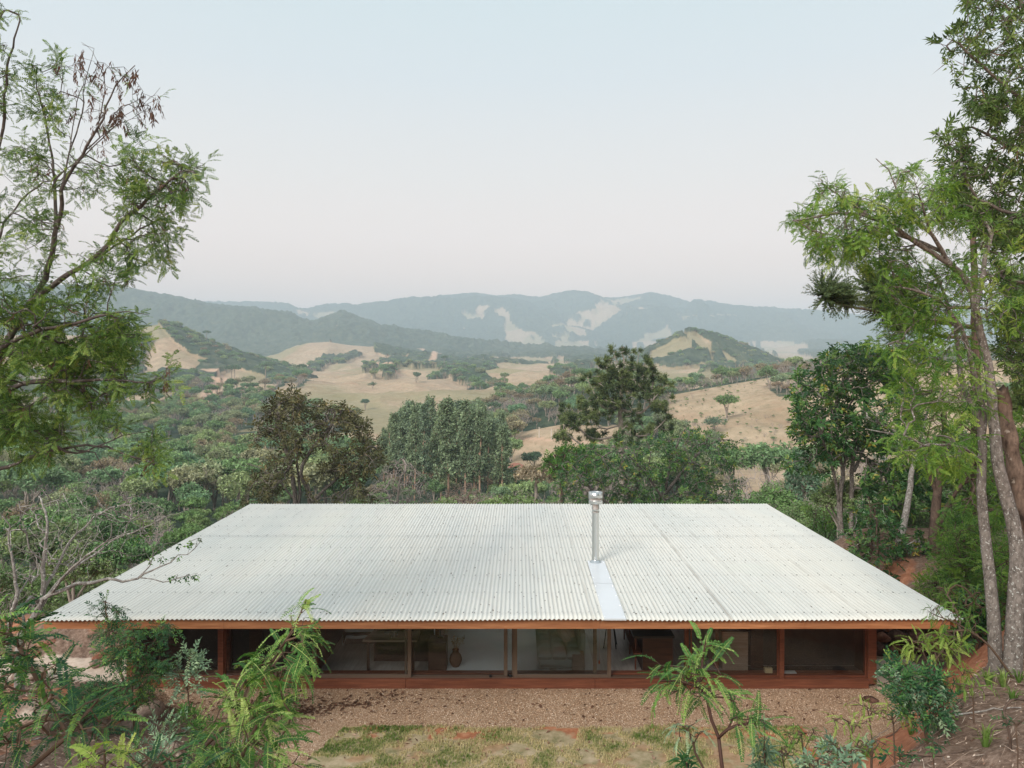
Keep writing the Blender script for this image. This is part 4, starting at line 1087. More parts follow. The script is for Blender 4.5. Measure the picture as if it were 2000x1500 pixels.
LA = [
 dict(poly=[(-60, 880), (-60, 700), (60, 700), (170, 690), (250, 700), (330, 715), (350, 730), (300, 760), (270, 800), (310, 850), (300, 890), (320, 905), (270, 915), (250, 945), (225, 950), (200, 925), (120, 885), (60, 900), (0, 920)], n=760, Y=(9.3, 11.2), clump=.51, cs=38),
 dict(poly=[(-60, 700), (-60, 540), (40, 560), (120, 590), (180, 590), (250, 620), (290, 640), (280, 690), (220, 700), (100, 700)], n=560, Y=(9.3, 11.3), clump=.52, cs=36),
 dict(poly=[(130, 590), (150, 510), (215, 470), (230, 400), (240, 320), (280, 260), (320, 300), (370, 330), (400, 320), (380, 380), (370, 430), (340, 450), (330, 500), (260, 520), (250, 560), (200, 560), (180, 600)], n=330, Y=(9.4, 10.9), clump=.48, cs=32),
 dict(poly=[(-60, 560), (-60, 250), (60, 260), (100, 330), (200, 310), (205, 380), (130, 400), (120, 440), (90, 560)], n=250, Y=(9.8, 11.6), clump=.52, cs=30),
 dict(poly=[(50, 230), (60, 130), (120, 110), (135, 200), (110, 250)], n=60, Y=(10.4, 11.2), clump=.4),
 dict(poly=[(-60, 220), (-60, 10), (20, 20), (75, 30), (50, 70), (40, 130), (60, 200)], n=110, Y=(10.4, 11.4), clump=.45),
 dict(poly=[(90, 250), (100, 130), (160, 85), (250, 120), (320, 200), (250, 260), (180, 310), (130, 300)], n=16, Y=(10.1, 11.0)),
]
M['bark_left'] = bark_mat('dark_grey_bark', (.13, .11, .10), (.05, .042, .038), (.34, .34, .31), 8, .60)
lt = plant('feathery_tree', 'tall open feathery leaved tree with brown pods, framing the left edge', 'tree', LT, LA, K_left, M['leaf_left'], M['bark_left'], seed=11, seg=.16, rtip=.0034, expo=2.5, wob=.16,
           scale=(.75, 1.2), var=(.02, .85), drp=.12, spread=.45, extra=250,
           more=[('seed_pods', K_pods, M['pod'], .05, None, (1.0, 1.6)), ('seed_pods', K_pods, M['pod'], .20, [(280, 560), (370, 560), (370, 800), (280, 800)], (.8, 1.4))])
# leafless upper twigs hung with pods
rng = np.random.default_rng(5)
TW = [([(150, 318, 10.4), (200, 270, 10.3), (245, 225, 10.3), (300, 190, 10.2), (312, 175, 10.2)], .008, .002), ([(160, 300, 10.4), (220, 250, 10.2), (290, 215, 10.2), (318, 205, 10.2)], .007, .002),
      ([(190, 252, 10.3), (205, 170, 10.3), (190, 120, 10.3), (168, 88, 10.3), (158, 84, 10.3)], .006, .002), ([(135, 300, 10.6), (150, 200, 10.6), (165, 155, 10.6), (140, 130, 10.6), (118, 130, 10.6)], .006, .002)]
pl = dict(poly=[(100, 130), (160, 85), (250, 125), (300, 150), (320, 210), (300, 240), (250, 260), (190, 300), (130, 250)], n=85, Y=(10.0, 10.9))
plp = [(0, 0), (420, 0), (420, 300), (0, 300)]
None and plant('podded_branch', 'leafless crown of fine twigs hung with brown pods, top of the left edge', 'branch', [([(60, 592, 10.8), (100, 480, 10.75), (122, 400, 10.6), (150, 318, 10.45), (190, 252, 10.35), (225, 180, 10.3), (250, 150, 10.3)], .02, .003)] + TW, [pl], None, None, M['bark_left'], seed=12, seg=.14, rtip=.0030, wob=.2,
      more=[('seed_pods', K_pods, M['pod'], .55, None, (.8, 1.5))]) if False else None
rng = np.random.default_rng(15)
att, _ = attract([pl], rng, 3)
Lm = [([P(*q) for q in a], b, c) for a, b, c in TW]
pos, par, r, tips, td = skeleton(Lm, att, .13, .0026, 2.6, .2, rng)
V, Q = skin_branches(pos, par, r); off = np.array(lt.location)
link('twigs', make_mesh('twigs', V - off, Q, M['bark_left'], smooth=True), lt)
m_ = rng.random(len(tips)) < .95
V, Q, v2 = place(K_pods, pos[tips][m_] - off, td[m_] * .2 + rng.normal(0, .25, (m_.sum(), 3)) - [0, 0, 1], rng, (1.0, 1.9), (.0, .6))
tag(link('seed_pods', make_mesh('seed_pods', V, Q, M['pod'], var=v2), lt), kind='stuff')

# right: two pale trunks rising from the bank
plant('pale_trunk_tree', 'slim forked tree with pale mottled trunk, left of the two on the bank', 'tree', [
 ([(1946, 1312, 11.2), (1940, 1200, 11.2), (1928, 1080, 11.3), (1918, 980, 11.4), (1918, 880, 11.5), (1915, 824, 11.5), (1900, 790, 11.5), (1882, 762, 11.6), (1874, 700, 11.7), (1866, 640, 11.8), (1848, 590, 11.9), (1830, 540, 12)], .105, .02),
 ([(1917, 850, 11.5), (1921, 812, 11.5), (1908, 756, 11.4), (1899, 712, 11.3), (1888, 670, 11.2), (1876, 640, 11.1), (1850, 600, 11), (1800, 570, 10.9), (1740, 560, 10.8)], .06, .006),
 ([(1916, 900, 11.4), (1890, 880, 11.0), (1850, 868, 10.6), (1800, 870, 10.4), (1770, 890, 10.3)], .014, .004),
 ([(1880, 765, 11.6), (1830, 700, 11.9), (1780, 680, 12.1), (1730, 690, 12.2)], .014, .004)],
 [dict(poly=[(1690, 480), (1760, 450), (1840, 500), (1900, 560), (1900, 640), (1860, 660), (1800, 640), (1740, 600), (1700, 550)], n=260, Y=(10.4, 12.8), clump=.46),
  dict(poly=[(1700, 650), (1780, 600), (1880, 640), (1930, 740), (1920, 860), (1850, 900), (1780, 890), (1740, 800), (1760, 730)], n=330, Y=(10.2, 12.8), clump=.48),
  dict(poly=[(1740, 850), (1800, 840), (1900, 860), (1880, 920), (1800, 910), (1755, 895)], n=110, Y=(10, 11.5), clump=.42)],
 [spray(frond(8, .16, .036, .016, .5, s), 5, s, .9, .045, .15) for s in range(4)], M['leaf_right'], M['bark_pale'], seed=21, seg=.18, rtip=.0036, expo=2.4, wob=.14, scale=(.8, 1.2), var=(.0, .85), drp=.15, spread=.5)

plant('arching_tree', 'pale trunked tree arching left with feathery bright crown, second on the bank', 'tree', [
 ([(1976, 1316, 11.0), (1983, 1192, 11.0), (1986, 1068, 11.1), (1968, 980, 11.2), (1952, 920, 11.2), (1942, 840, 11.3), (1936, 760, 11.3), (1928, 700, 11.3), (1916, 650, 11.3), (1904, 596, 11.2), (1894, 560, 11.2), (1860, 520, 11.1), (1840, 492, 11), (1820, 460, 10.9), (1792, 424, 10.8), (1762, 392, 10.7), (1748, 360, 10.7), (1735, 335, 10.7), (1712, 310, 10.7)], .135, .006),
 ([(1860, 520, 11.1), (1820, 494, 11), (1780, 468, 10.9), (1740, 440, 10.8), (1700, 424, 10.7), (1640, 416, 10.6), (1590, 425, 10.5), (1550, 432, 10.5)], .045, .004),
 ([(1840, 492, 11), (1790, 470, 11.2), (1740, 455, 11.3), (1700, 452, 11.3), (1640, 470, 11.3), (1600, 500, 11.3)], .025, .004),
 ([(1904, 596, 11.2), (1920, 540, 11.4), (1924, 500, 11.5), (1936, 460, 11.6), (1912, 416, 11.7), (1880, 400, 11.8), (1850, 405, 11.8)], .05, .008),
 ([(1820, 460, 10.9), (1800, 400, 10.6), (1790, 360, 10.5), (1800, 330, 10.5)], .014, .004),
 ([(1700, 424, 10.7), (1650, 390, 10.5), (1610, 360, 10.4), (1600, 345, 10.4)], .012, .004)],
 [dict(poly=[(1545, 428), (1590, 405), (1600, 340), (1640, 350), (1660, 380), (1700, 390), (1740, 400), (1740, 450), (1700, 470), (1660, 490), (1650, 505), (1610, 510), (1585, 480), (1580, 450)], n=330, Y=(10.0, 11.6), clump=.38),
  dict(poly=[(1700, 400), (1730, 340), (1770, 325), (1800, 345), (1850, 350), (1860, 380), (1850, 440), (1780, 440), (1740, 440)], n=230, Y=(10.0, 11.6), clump=.4),
  dict(poly=[(1640, 500), (1690, 470), (1780, 480), (1800, 540), (1760, 540), (1700, 510), (1670, 520)], n=60, Y=(10.4, 11.6)),
  dict(poly=[(1850, 420), (1930, 420), (1990, 500), (2000, 640), (1930, 640), (1900, 560)], n=200, Y=(10.8, 12.6), clump=.4)],
 [spray(frond(8, .14, .032, .014, .6, s), 5, s, .9, .04, .1) for s in range(4)], M['leaf_right'], M['bark_pale'], seed=22, seg=.16, rtip=.0034, expo=2.4, wob=.14, scale=(.75, 1.2), var=(.05, .95), drp=.22, spread=.5)

# tall broadleaf outside the right edge: its crown hangs into the picture
plant('tall_tree', 'tall tree with whorled drooping leaves and long pods, upper right edge', 'tree', [
 ([(2320, 1250, 12.5), (2300, 900, 12.6), (2230, 620, 12.7), (2180, 380, 12.8), (2100, 160, 12.8), (2000, 10, 12.8), (1960, -60, 12.8)], .2, .03),
 ([(2210, 520, 12.7), (2100, 440, 12.3), (2000, 420, 12.1), (1930, 400, 12), (1870, 350, 12)], .06, .006),
 ([(2160, 320, 12.8), (2060, 240, 12.4), (1990, 190, 12.2), (1920, 130, 12.1), (1860, 75, 12)], .06, .006),
 ([(2200, 450, 12.7), (2080, 330, 12.9), (1990, 300, 13), (1900, 250, 13), (1850, 262, 13)], .05, .006),
 ([(2250, 700, 12.7), (2120, 600, 12.5), (2020, 560, 12.4), (1960, 540, 12.3)], .05, .01),
 ([(2110, 200, 12.8), (2030, 80, 12.6), (1960, 10, 12.5), (1900, -10, 12.5)], .04, .006),
 ([(2260, 800, 12.7), (2120, 740, 12.9), (2020, 720, 13), (1970, 700, 13)], .04, .008)],
 [dict(poly=[(1870, -30), (2060, -30), (2060, 200), (1960, 200), (1900, 140), (1880, 60)], n=400, Y=(11.6, 14), clump=.38),
  dict(poly=[(1830, 80), (1880, 30), (1900, 60), (1860, 110)], n=26, Y=(11.9, 12.3)),
  dict(poly=[(1840, 95), (1900, 60), (1930, 100), (1890, 190), (1850, 140)], n=26, Y=(11.9, 12.6), clump=.4),
  dict(poly=[(1880, 140), (1960, 190), (2060, 200), (2060, 330), (1900, 350), (1870, 280), (1890, 220)], n=420, Y=(11.6, 14), clump=.45),
  dict(poly=[(1812, 262), (1860, 245), (1900, 260), (1900, 350), (1850, 390), (1830, 340), (1850, 290), (1830, 275)], n=110, Y=(11.8, 13), clump=.35),
  dict(poly=[(1830, 330), (1900, 300), (2060, 320), (2060, 440), (1930, 440), (1880, 390)], n=280, Y=(11.6, 14), clump=.42),
  dict(poly=[(1880, 390), (1930, 420), (2060, 420), (2060, 780), (1990, 770), (1950, 700), (1960, 600), (1930, 500)], n=900, Y=(11.4, 14.2), clump=.34)],
 K_tall, M['leaf_tall'], M['bark_grey'], seed=23, seg=.2, rtip=.0036, expo=2.5, wob=.14, scale=(.75, 1.25), var=(.05, .85), drp=.35, spread=.4, extra=500,
 more=[('long_pods', [whorl(Kit(*(lambda b: (b.V, b.Q, b.vv))(blade(.5, .016, .5, .2))), 3, s, 1.5, .1) for s in range(2)], M['pod'], .018, None, (.5, 1.1))])

# broken dead trunk leaning at the right edge
b = MB(); L = smooth_line([P(1956, 762, 11.9), P(1962, 800, 11.9), P(1970, 850, 11.8), P(1984, 920, 11.7), P(2004, 1000, 11.6), P(2035, 1100, 11.5), P(2060, 1200, 11.4), [P(2085, 1300, 11.3)[0], 11.3, ground_z(P(2085, 1300, 11.3)[0], 11.3) - .2]], .07)
n = len(L); rr_ = np.linspace(.098, .16, n) * (1 + .12 * np.sin(np.arange(n) * .7)); V, Q = tube(L, rr_, 18)
th = np.tile(np.arange(18), n); ri = np.repeat(np.arange(n), 18); V = V + (V - np.repeat(L, 18, 0)) * (fbm(th * .9, ri * .22, 9, 3) - .5)[:, None] * .55
V[:18, 2] += np.random.default_rng(2).uniform(-.05, .09, 18)
c0 = len(V); V = np.vstack([V, L[0] - [0, 0, .03]]); b.add(V, Q, [(c0, (i + 1) % 18, i) for i in range(18)])
tag(b.build('dead_tree', bark_mat('weathered_wood', (.20, .135, .10), (.035, .022, .016), (.26, .21, .17), 5, .62), None, True), 'broken leaning dead brown trunk at the right edge', 'dead tree')

# dark glossy tree right of the house, its thin stems rising behind the roof
plant('glossy_tree', 'dense tree of large dark glossy leaves with thin pale stems', 'tree', [
 ([(1646, 1100, 27), (1643, 1040, 27), (1640, 980, 27), (1646, 930, 27), (1652, 880, 27), (1660, 800, 27)], .075, .03),
 ([(1664, 1100, 27.2), (1663, 1020, 27.2), (1664, 940, 27.2), (1668, 880, 27.2), (1690, 790, 27.5)], .055, .03),
 ([(1640, 985, 27), (1630, 930, 26.8), (1618, 890, 26.6), (1600, 830, 26.5)], .035, .015),
 ([(1646, 930, 27), (1640, 880, 27), (1620, 780, 26.6)], .03, .015),
 ([(1668, 920, 27.2), (1700, 850, 27.6), (1740, 780, 28)], .035, .015)],
 [dict(poly=[(1545, 760), (1560, 730), (1600, 700), (1640, 680), (1700, 680), (1750, 700), (1790, 760), (1800, 850), (1760, 890), (1700, 870), (1680, 900), (1620, 900), (1600, 870), (1560, 850), (1540, 845), (1560, 810), (1545, 790)], n=1000, Y=(25, 29.5), clump=.40, cs=42),
  dict(poly=[(1530, 905), (1580, 880), (1600, 900), (1570, 915)], n=22, Y=(26, 27)),
  dict(poly=[(1570, 840), (1630, 850), (1640, 900), (1600, 925), (1570, 880)], n=50, Y=(26, 28), clump=.4),
  dict(poly=[(1680, 900), (1760, 900), (1840, 920), (1830, 1000), (1760, 1010), (1690, 980)], n=230, Y=(25, 29), clump=.45)],
 K_dark, M['leaf_dark'], M['bark_pale'], seed=24, seg=.35, rtip=.008, expo=2.5, wob=.12, scale=(.7, 1.2), var=(.1, .9), drp=.3, spread=.6, extra=500)
plant('leaning_trunk_tree', 'tree with a pale leaning trunk bent above the right roof edge', 'tree', [
 ([(1736, 1135, 24), (1742, 1105, 24), (1760, 1045, 24), (1772, 990, 24), (1780, 930, 24), (1783, 905, 24), (1774, 880, 24), (1762, 855, 24), (1742, 838, 24), (1718, 828, 24), (1690, 815, 24)], .15, .03),
 ([(1762, 858, 24), (1740, 846, 23.8), (1720, 842, 23.7), (1690, 840, 23.6)], .05, .01),
 ([(1783, 905, 24), (1800, 850, 24.2), (1820, 780, 24.5)], .05, .02)],
 [dict(poly=[(1640, 1000), (1740, 980), (1760, 1060), (1730, 1130), (1690, 1110), (1650, 1060)], n=60, Y=(23.4, 25), clump=.4),
  dict(poly=[(1730, 1060), (1800, 1040), (1830, 1090), (1800, 1140), (1740, 1130)], n=130, Y=(22.6, 24.6), clump=.34),
  dict(poly=[(1680, 800), (1780, 760), (1830, 800), (1790, 850), (1720, 850)], n=120, Y=(23.4, 25))],
 K_dark, M['leaf_dark'], M['bark_bare'], seed=25, seg=.3, rtip=.007, scale=(.6, 1.0), var=(.15, .95), drp=.2, spread=.6, extra=60)
plant('brown_trunk_tree', 'tree with a stout brown trunk behind the leaning pale one', 'tree', [
 ([(1822, 1150, 23), (1824, 1090, 23), (1826, 1020, 23), (1832, 950, 23.2), (1840, 880, 23.4), (1848, 800, 23.6)], .19, .05),
 ([(1828, 960, 23.2), (1812, 920, 23.1), (1806, 890, 23), (1815, 840, 23)], .07, .02),
 ([(1830, 1040, 23), (1850, 990, 22.8), (1868, 960, 22.6), (1890, 930, 22.5), (1905, 900, 22.4)], .05, .02)],
 [dict(poly=[(1790, 760), (1900, 760), (1990, 820), (1990, 1000), (1900, 1010), (1840, 900)], n=330, Y=(21.5, 25), clump=.42),
  dict(poly=[(1830, 980), (1990, 990), (2010, 1150), (1900, 1160), (1850, 1090)], n=240, Y=(20.5, 23.5), clump=.42)],
 [spray(frond(7, .26, .07, .026, .4, s), 5, s, .9, .06, .15) for s in range(4)], M['leaf_right'], M['bark_brown'], seed=26, seg=.3, rtip=.007, scale=(.7, 1.2), var=(.0, .75), drp=.2, spread=.5, extra=60)
for sd, (u, v, Y) in enumerate(((1700, 1130, 24.5), (1712, 1150, 22.5), (1868, 1180, 18.5), (1885, 1185, 18))):
    plant('sapling', ['slender sapling with dark leaves close behind the right roof edge', 'second dark sapling rising right of the roof edge', 'red stemmed feathery sapling between roof and pale trunks', 'red stemmed feathery sapling nearest the pale trunks'][sd], 'sapling',
     [([(u, v + 10, Y), (u + 2, v - 80, Y), (u - 3, v - 160, Y)], .03, .012)], [dict(poly=[(u - 45, v - 60), (u - 30, v - 150), (u + 30, v - 170), (u + 60, v - 90), (u + 40, v - 20), (u - 30, v - 20)], n=90, Y=(Y - .8, Y + .8), clump=.3)],
     K_dark if sd < 2 else [spray(frond(8, .2, .045, .016, .4, s), 5, s, .9, .05, .1) for s in range(3)], M['leaf_dark'] if sd < 2 else M['leaf_right'], M['bark_brown'], seed=30 + sd, seg=.2, rtip=.005, scale=(.5, .9) if sd < 2 else (.8, 1.2), var=(.05, .7), drp=.2, spread=.6, group='saplings right of the house')

# monkey-puzzle pine tufts behind the right trees
def pine_rope(L, n, s, rad=.045):
    """upcurved branchlet clad in short stiff leaves"""
    rr = random.Random(s); V = []; Q = []; vv = []
    for i in range(n):
        t = i / n; c = np.array([L * t * .9, 0, .38 * L * t * t]); a = rr.uniform(0, 6.28)
        d = np.array([.75, math.cos(a) * .7, math.sin(a) * .7]); w = np.array([0, -math.sin(a), math.cos(a)]); k = len(V); q = rad * (1.25 - .5 * t)
        V += [c, c + d * q + w * q * .3, c + d * q * 2, c + d * q - w * q * .3]; Q.append((k, k + 1, k + 2, k + 3)); b_ = rr.uniform(-.12, .12) + .15 * t; vv += [b_ - .15, b_, b_ + .1, b_]
    V += [(0, .012, 0), (0, -.012, 0), (L * .5, -.01, .1 * L), (L * .5, .01, .1 * L)]; k = len(V) - 4; Q.append((k, k + 1, k + 2, k + 3)); vv += [-.2] * 4
    return Kit(V, Q, vv)
def pine_tuft(R, k, s, n=34, rad=.045):
    rr = random.Random(s); ks = []
    for i in range(k):
        a = rr.uniform(0, 6.28); e = rr.uniform(-1.0, 1.35)
        ks.append(kit_move(pine_rope(R, n, s * 50 + i, rad), (math.cos(a) * math.cos(e) + .25, math.sin(a) * math.cos(e), math.sin(e)), (0, 0, 1), (0, 0, 0), rr.uniform(.75, 1.1), rr.uniform(-.12, .12)))
    return kit_join(ks)
KT = [pine_tuft(.95, 170, s, 46, .06) for s in range(2)]
rt = empty('pine_tree', (P(1905, 1100, 24)[0], 24, ground_z(P(1905, 1100, 24)[0], 24)), 'dark pine with round upturned tufts on long bare limbs, among the right trees', 'tree')
off = np.array(rt.location)
TT = [(1618, 578, 22.6, .95), (1655, 590, 22.8, .6), (1712, 560, 23, 1.0), (1735, 600, 23, .95), (1770, 570, 23.4, .9), (1880, 402, 24, .95), (1935, 430, 24.5, .9), (1960, 470, 23.6, .9), (1795, 612, 23.4, .8), (1760, 640, 23.2, .7), (1985, 560, 24, .9), (1990, 790, 23, .8)]
Lm = [([off + [0, 0, -.1], P(1908, 900, 24), P(1904, 600, 24), P(1900, 430, 24.2)], .22, .08),
      ([P(1905, 640, 24), P(1840, 630, 23.6), P(1760, 622, 23.2), P(1700, 605, 22.9), P(1660, 600, 22.7), P(1625, 590, 22.6)], .08, .03),
      ([P(1905, 660, 24), P(1830, 655, 23.8), P(1770, 628, 23.4), P(1735, 600, 23.1)], .07, .03), ([P(1900, 600, 24), P(1850, 600, 23.6), P(1780, 580, 23.4), P(1720, 565, 23)], .06, .03)]
pos, par, r, tips, td = skeleton(Lm, [P(a, b, c) for a, b, c, _ in TT], .3, .02, 2.3, .1, np.random.default_rng(3))
V, Q = skin_branches(pos, par, r); link('trunk', make_mesh('trunk', V - off, Q, M['bark_brown'], smooth=True), rt)
tp = np.array([P(a, b, c) for a, b, c, _ in TT]); rg = np.random.default_rng(4)
for k in range(len(TT)):
    V, Q, v2 = place(KT, tp[k:k + 1] - off, np.array([[.0, 0, 1.0]]) + rg.normal(0, .5, (1, 3)), rg, (TT[k][3], TT[k][3] + .01), (.25, .7))
    link('tuft', make_mesh('tuft', V, Q, M['leaf_needle'], var=v2), rt)

# bare silver tree at the left corner of the roof
BL = [([(38, 1262, 13.0), (47, 1228, 13), (66, 1205, 13), (80, 1180, 13), (86, 1150, 13), (84, 1095, 13), (88, 1072, 13), (92, 1040, 13), (90, 1000, 13.1), (78, 975, 13.2)], .085, .012),
 ([(52, 1222, 13), (72, 1200, 12.9), (84, 1170, 12.9), (100, 1160, 12.9), (125, 1152, 12.9), (150, 1140, 12.9), (185, 1137, 12.9), (212, 1130, 12.8), (240, 1135, 12.8), (270, 1127, 12.8), (312, 1107, 12.7), (350, 1087, 12.7), (382, 1072, 12.7), (394, 1058, 12.7)], .05, .004),
 ([(270, 1128, 12.8), (300, 1131, 12.7), (318, 1136, 12.7), (350, 1130, 12.7), (385, 1120, 12.7)], .009, .003),
 ([(272, 1126, 12.8), (292, 1105, 12.8), (302, 1082, 12.8), (318, 1065, 12.8), (340, 1058, 12.8)], .009, .003),
 ([(86, 1150, 13), (110, 1110, 13.2), (135, 1060, 13.4), (165, 1030, 13.6), (200, 1000, 13.7), (250, 985, 13.8), (300, 985, 13.8)], .03, .004),
 ([(84, 1178, 13), (110, 1140, 13.3), (150, 1105, 13.5), (185, 1085, 13.7), (220, 1055, 13.8), (260, 1040, 13.9), (320, 1010, 14), (360, 1000, 14)], .03, .004),
 ([(82, 1180, 13), (60, 1165, 12.8), (45, 1185, 12.7), (42, 1195, 12.7), (50, 1222, 12.8)], .025, .025),
 ([(84, 1095, 13), (70, 1085, 12.9), (56, 1070, 12.8), (50, 1040, 12.8), (40, 1010, 12.8)], .02, .005),
 ([(16, 1290, 12.6), (18, 1220, 12.6), (32, 1170, 12.6), (30, 1140, 12.6), (28, 1110, 12.6), (18, 1060, 12.6), (10, 1010, 12.6)], .05, .01),
 ([(34, 1165, 12.6), (55, 1130, 12.8), (75, 1100, 12.9)], .02, .006), ([(100, 1160, 12.9), (130, 1120, 12.6), (170, 1085, 12.5), (205, 1060, 12.4), (245, 1040, 12.4)], .02, .004)]
plant('bare_tree', 'bare silver branched tree reaching over the left corner of the roof', 'tree', BL,
 [dict(poly=[(0, 1150), (0, 1000), (60, 950), (160, 960), (300, 960), (330, 990), (300, 1040), (200, 1090), (130, 1130)], n=430, Y=(12.2, 14.2), clump=.3),
  dict(poly=[(230, 1090), (300, 1060), (390, 1050), (390, 1075), (320, 1100)], n=22, Y=(12.5, 12.9)), dict(poly=[(320, 1118), (392, 1112), (390, 1128), (340, 1138)], n=12, Y=(12.6, 12.8))],
 None, None, M['bark_bare'], seed=41, seg=.16, rtip=.0036, expo=2.4, wob=.22,
 more=[('leaves', [spray(blade(.075, .04, .3, .3), 3, s, 1, .03) for s in range(3)], M['leaf_fg_dark'], .16, None, (.7, 1.2)), ('leaves', [spray(blade(.06, .035, .3, .3), 4, s, 1, .03) for s in range(3)], M['leaf_fg'], .8, [(220, 1040), (400, 1040), (400, 1145), (220, 1145)], (.7, 1.1))])

for i, (poly, n_, Y, u0, v0, lf) in enumerate((([(1840, 1060), (1900, 1020), (1950, 1050), (1945, 1130), (1900, 1160), (1850, 1130)], 230, 17.5, 1890, 1190, 'leaf_right'), ([(1930, 1080), (2010, 1040), (2040, 1120), (2010, 1220), (1950, 1200), (1925, 1140)], 260, 15.5, 1975, 1240, 'leaf_right'),
      ([(1790, 1140), (1850, 1110), (1910, 1150), (1900, 1200), (1830, 1200)], 170, 17.5, 1850, 1220, 'leaf_right'), ([(1880, 1150), (1940, 1170), (1960, 1240), (1900, 1250), (1870, 1210)], 170, 15.5, 1915, 1260, 'leaf_dark'),
      ([(1950, 820), (2040, 800), (2050, 1000), (1980, 1040), (1940, 960)], 260, 16, 2030, 1150, 'leaf_right'), ([(1660, 1000), (1720, 990), (1740, 1080), (1690, 1110), (1640, 1060)], 90, 28, 1690, 1120, 'leaf_dark'),
      ([(1560, 985), (1620, 960), (1660, 1010), (1640, 1060), (1590, 1020)], 130, 33, 1610, 1080, 'leaf_right'))):
    plant('bush', ['feathery bush close behind the right roof corner, under the sapling tops', 'feathery bush behind the second pale trunk at the right edge', 'low feathery bush touching the roof edge by the right corner', 'small dark leaved bush between the roof corner and the pale trunks', 'tall feathery bush behind the dead brown trunk', 'dark bush at the foot of the leaning pale trunk', 'light green bush just past the far right roof corner'][i], 'bush',
      [([(u0, v0, Y), (u0 + 3, v0 - 40, Y), (u0 - 2, v0 - 90, Y)], .03, .01), ([(u0, v0 - 10, Y), (u0 - 22, v0 - 70, Y)], .02, .006), ([(u0, v0 - 10, Y), (u0 + 24, v0 - 70, Y)], .02, .006)],
      [dict(poly=poly, n=n_, Y=(Y - 1, Y + 1), clump=.36)], [spray(frond(7, .2, .045, .017, .4, s), 5, s, .9, .05, .1) for s in range(3)] if lf == 'leaf_right' else K_dark, M[lf], M['bark_brown'], seed=300 + i, seg=.2, rtip=.005, scale=(.8, 1.2) if lf == 'leaf_right' else (.45, .8), var=(.0, .75), drp=.1, spread=.6)
# ------------------------------------------------------------------ trees behind the house and down the valley
def rnd_leaf_mat(name, sets, trans=.18, rough=.6, spec=.2):
    """leaf colour drawn per tree (object random) and per leaf (var)"""
    m, t = new_mat(name); g = NG(t)
    rnd = g.n('ShaderNodeObjectInfo').outputs['Random']
    hue = g.ramp(rnd, [(i / (len(sets) - 1), s) for i, s in enumerate(sets)])
    v = g.ramp(g.attr('var'), [(0, .45), (.5, 1.0), (.85, 1.6), (1, (2.3, 2.2, 1.7))])
    col = g.mix(1.0, g.mix(1.0, hue, (3.0, 2.95, 3.1, 1), 'MULTIPLY'), v, 'MULTIPLY')
    pb = g.n('ShaderNodeBsdfPrincipled', {'Base Color': col, 'Roughness': rough, 'Specular IOR Level': spec})
    tr = g.n('ShaderNodeBsdfTranslucent', {'Color': g.mix(1.0, col, (1.2, 1.2, .7, 1), 'MULTIPLY')})
    g.out(g.n('ShaderNodeMixShader', {0: trans, 1: pb.outputs[0], 2: tr.outputs[0]}).outputs[0])
    return m
M['far_leaf'] = rnd_leaf_mat('valley_leaf', [(.040, .068, .030), (.060, .095, .038), (.048, .085, .045), (.095, .125, .05), (.075, .085, .045), (.055, .10, .05), (.11, .105, .06)])
M['near_scrub'] = rnd_leaf_mat('scrub_leaf', [(.050, .085, .026), (.040, .072, .030), (.078, .105, .035), (.030, .062, .020), (.06, .072, .036), (.085, .11, .04), (.045, .085, .026)])
M['dark_far_leaf'] = rnd_leaf_mat('dark_valley_leaf', [(.030, .052, .030), (.042, .068, .036), (.036, .060, .040)])
M['light_far_leaf'] = rnd_leaf_mat('light_valley_leaf', [(.045, .078, .026), (.052, .085, .028), (.065, .088, .034), (.038, .068, .026)])
M['brown_far_leaf'] = rnd_leaf_mat('dry_valley_leaf', [(.090, .080, .048), (.105, .095, .055), (.085, .062, .040), (.11, .10, .065)])
M['euc_leaf'] = rnd_leaf_mat('eucalyptus_leaf', [(.056, .076, .042), (.066, .086, .046), (.052, .074, .046)])
M['bark_far'] = simple_mat('valley_bark', (.30, .25, .21), .9, 0, 3, .3)
M['bark_euc'] = simple_mat('eucalyptus_bark', (.36, .23, .16), .85, 0, .6, .5)
M['twig_pale'] = simple_mat('dry_twig', (.33, .27, .235), .9, 0, 3, .3)
M['twig_brown'] = simple_mat('brown_twig', (.20, .145, .115), .9, 0, 3, .3)

def lump(nq, r, s, size, flat=.75):
    """a clump of leafy faces round the origin"""
    rr = np.random.default_rng(s); d = rr.normal(0, 1, (nq, 3)); d /= np.linalg.norm(d, axis=1, keepdims=True)
    c = d * (rr.random((nq, 1)) ** .45) * r * [1, 1, flat]
    a = rr.normal(0, 1, (nq, 3)); a /= np.linalg.norm(a, axis=1, keepdims=True); b = np.cross(a, rr.normal(0, 1, (nq, 3))); b /= np.linalg.norm(b, axis=1, keepdims=True)
    sz = size * rr.uniform(.6, 1.3, (nq, 1))
    V = np.stack([c - a * sz, c + b * sz * .42, c + a * sz, c - b * sz * .42], 1).reshape(-1, 3)
    return Kit(V, np.arange(nq * 4).reshape(-1, 4), np.repeat(rr.uniform(-.18, .18, nq), 4))

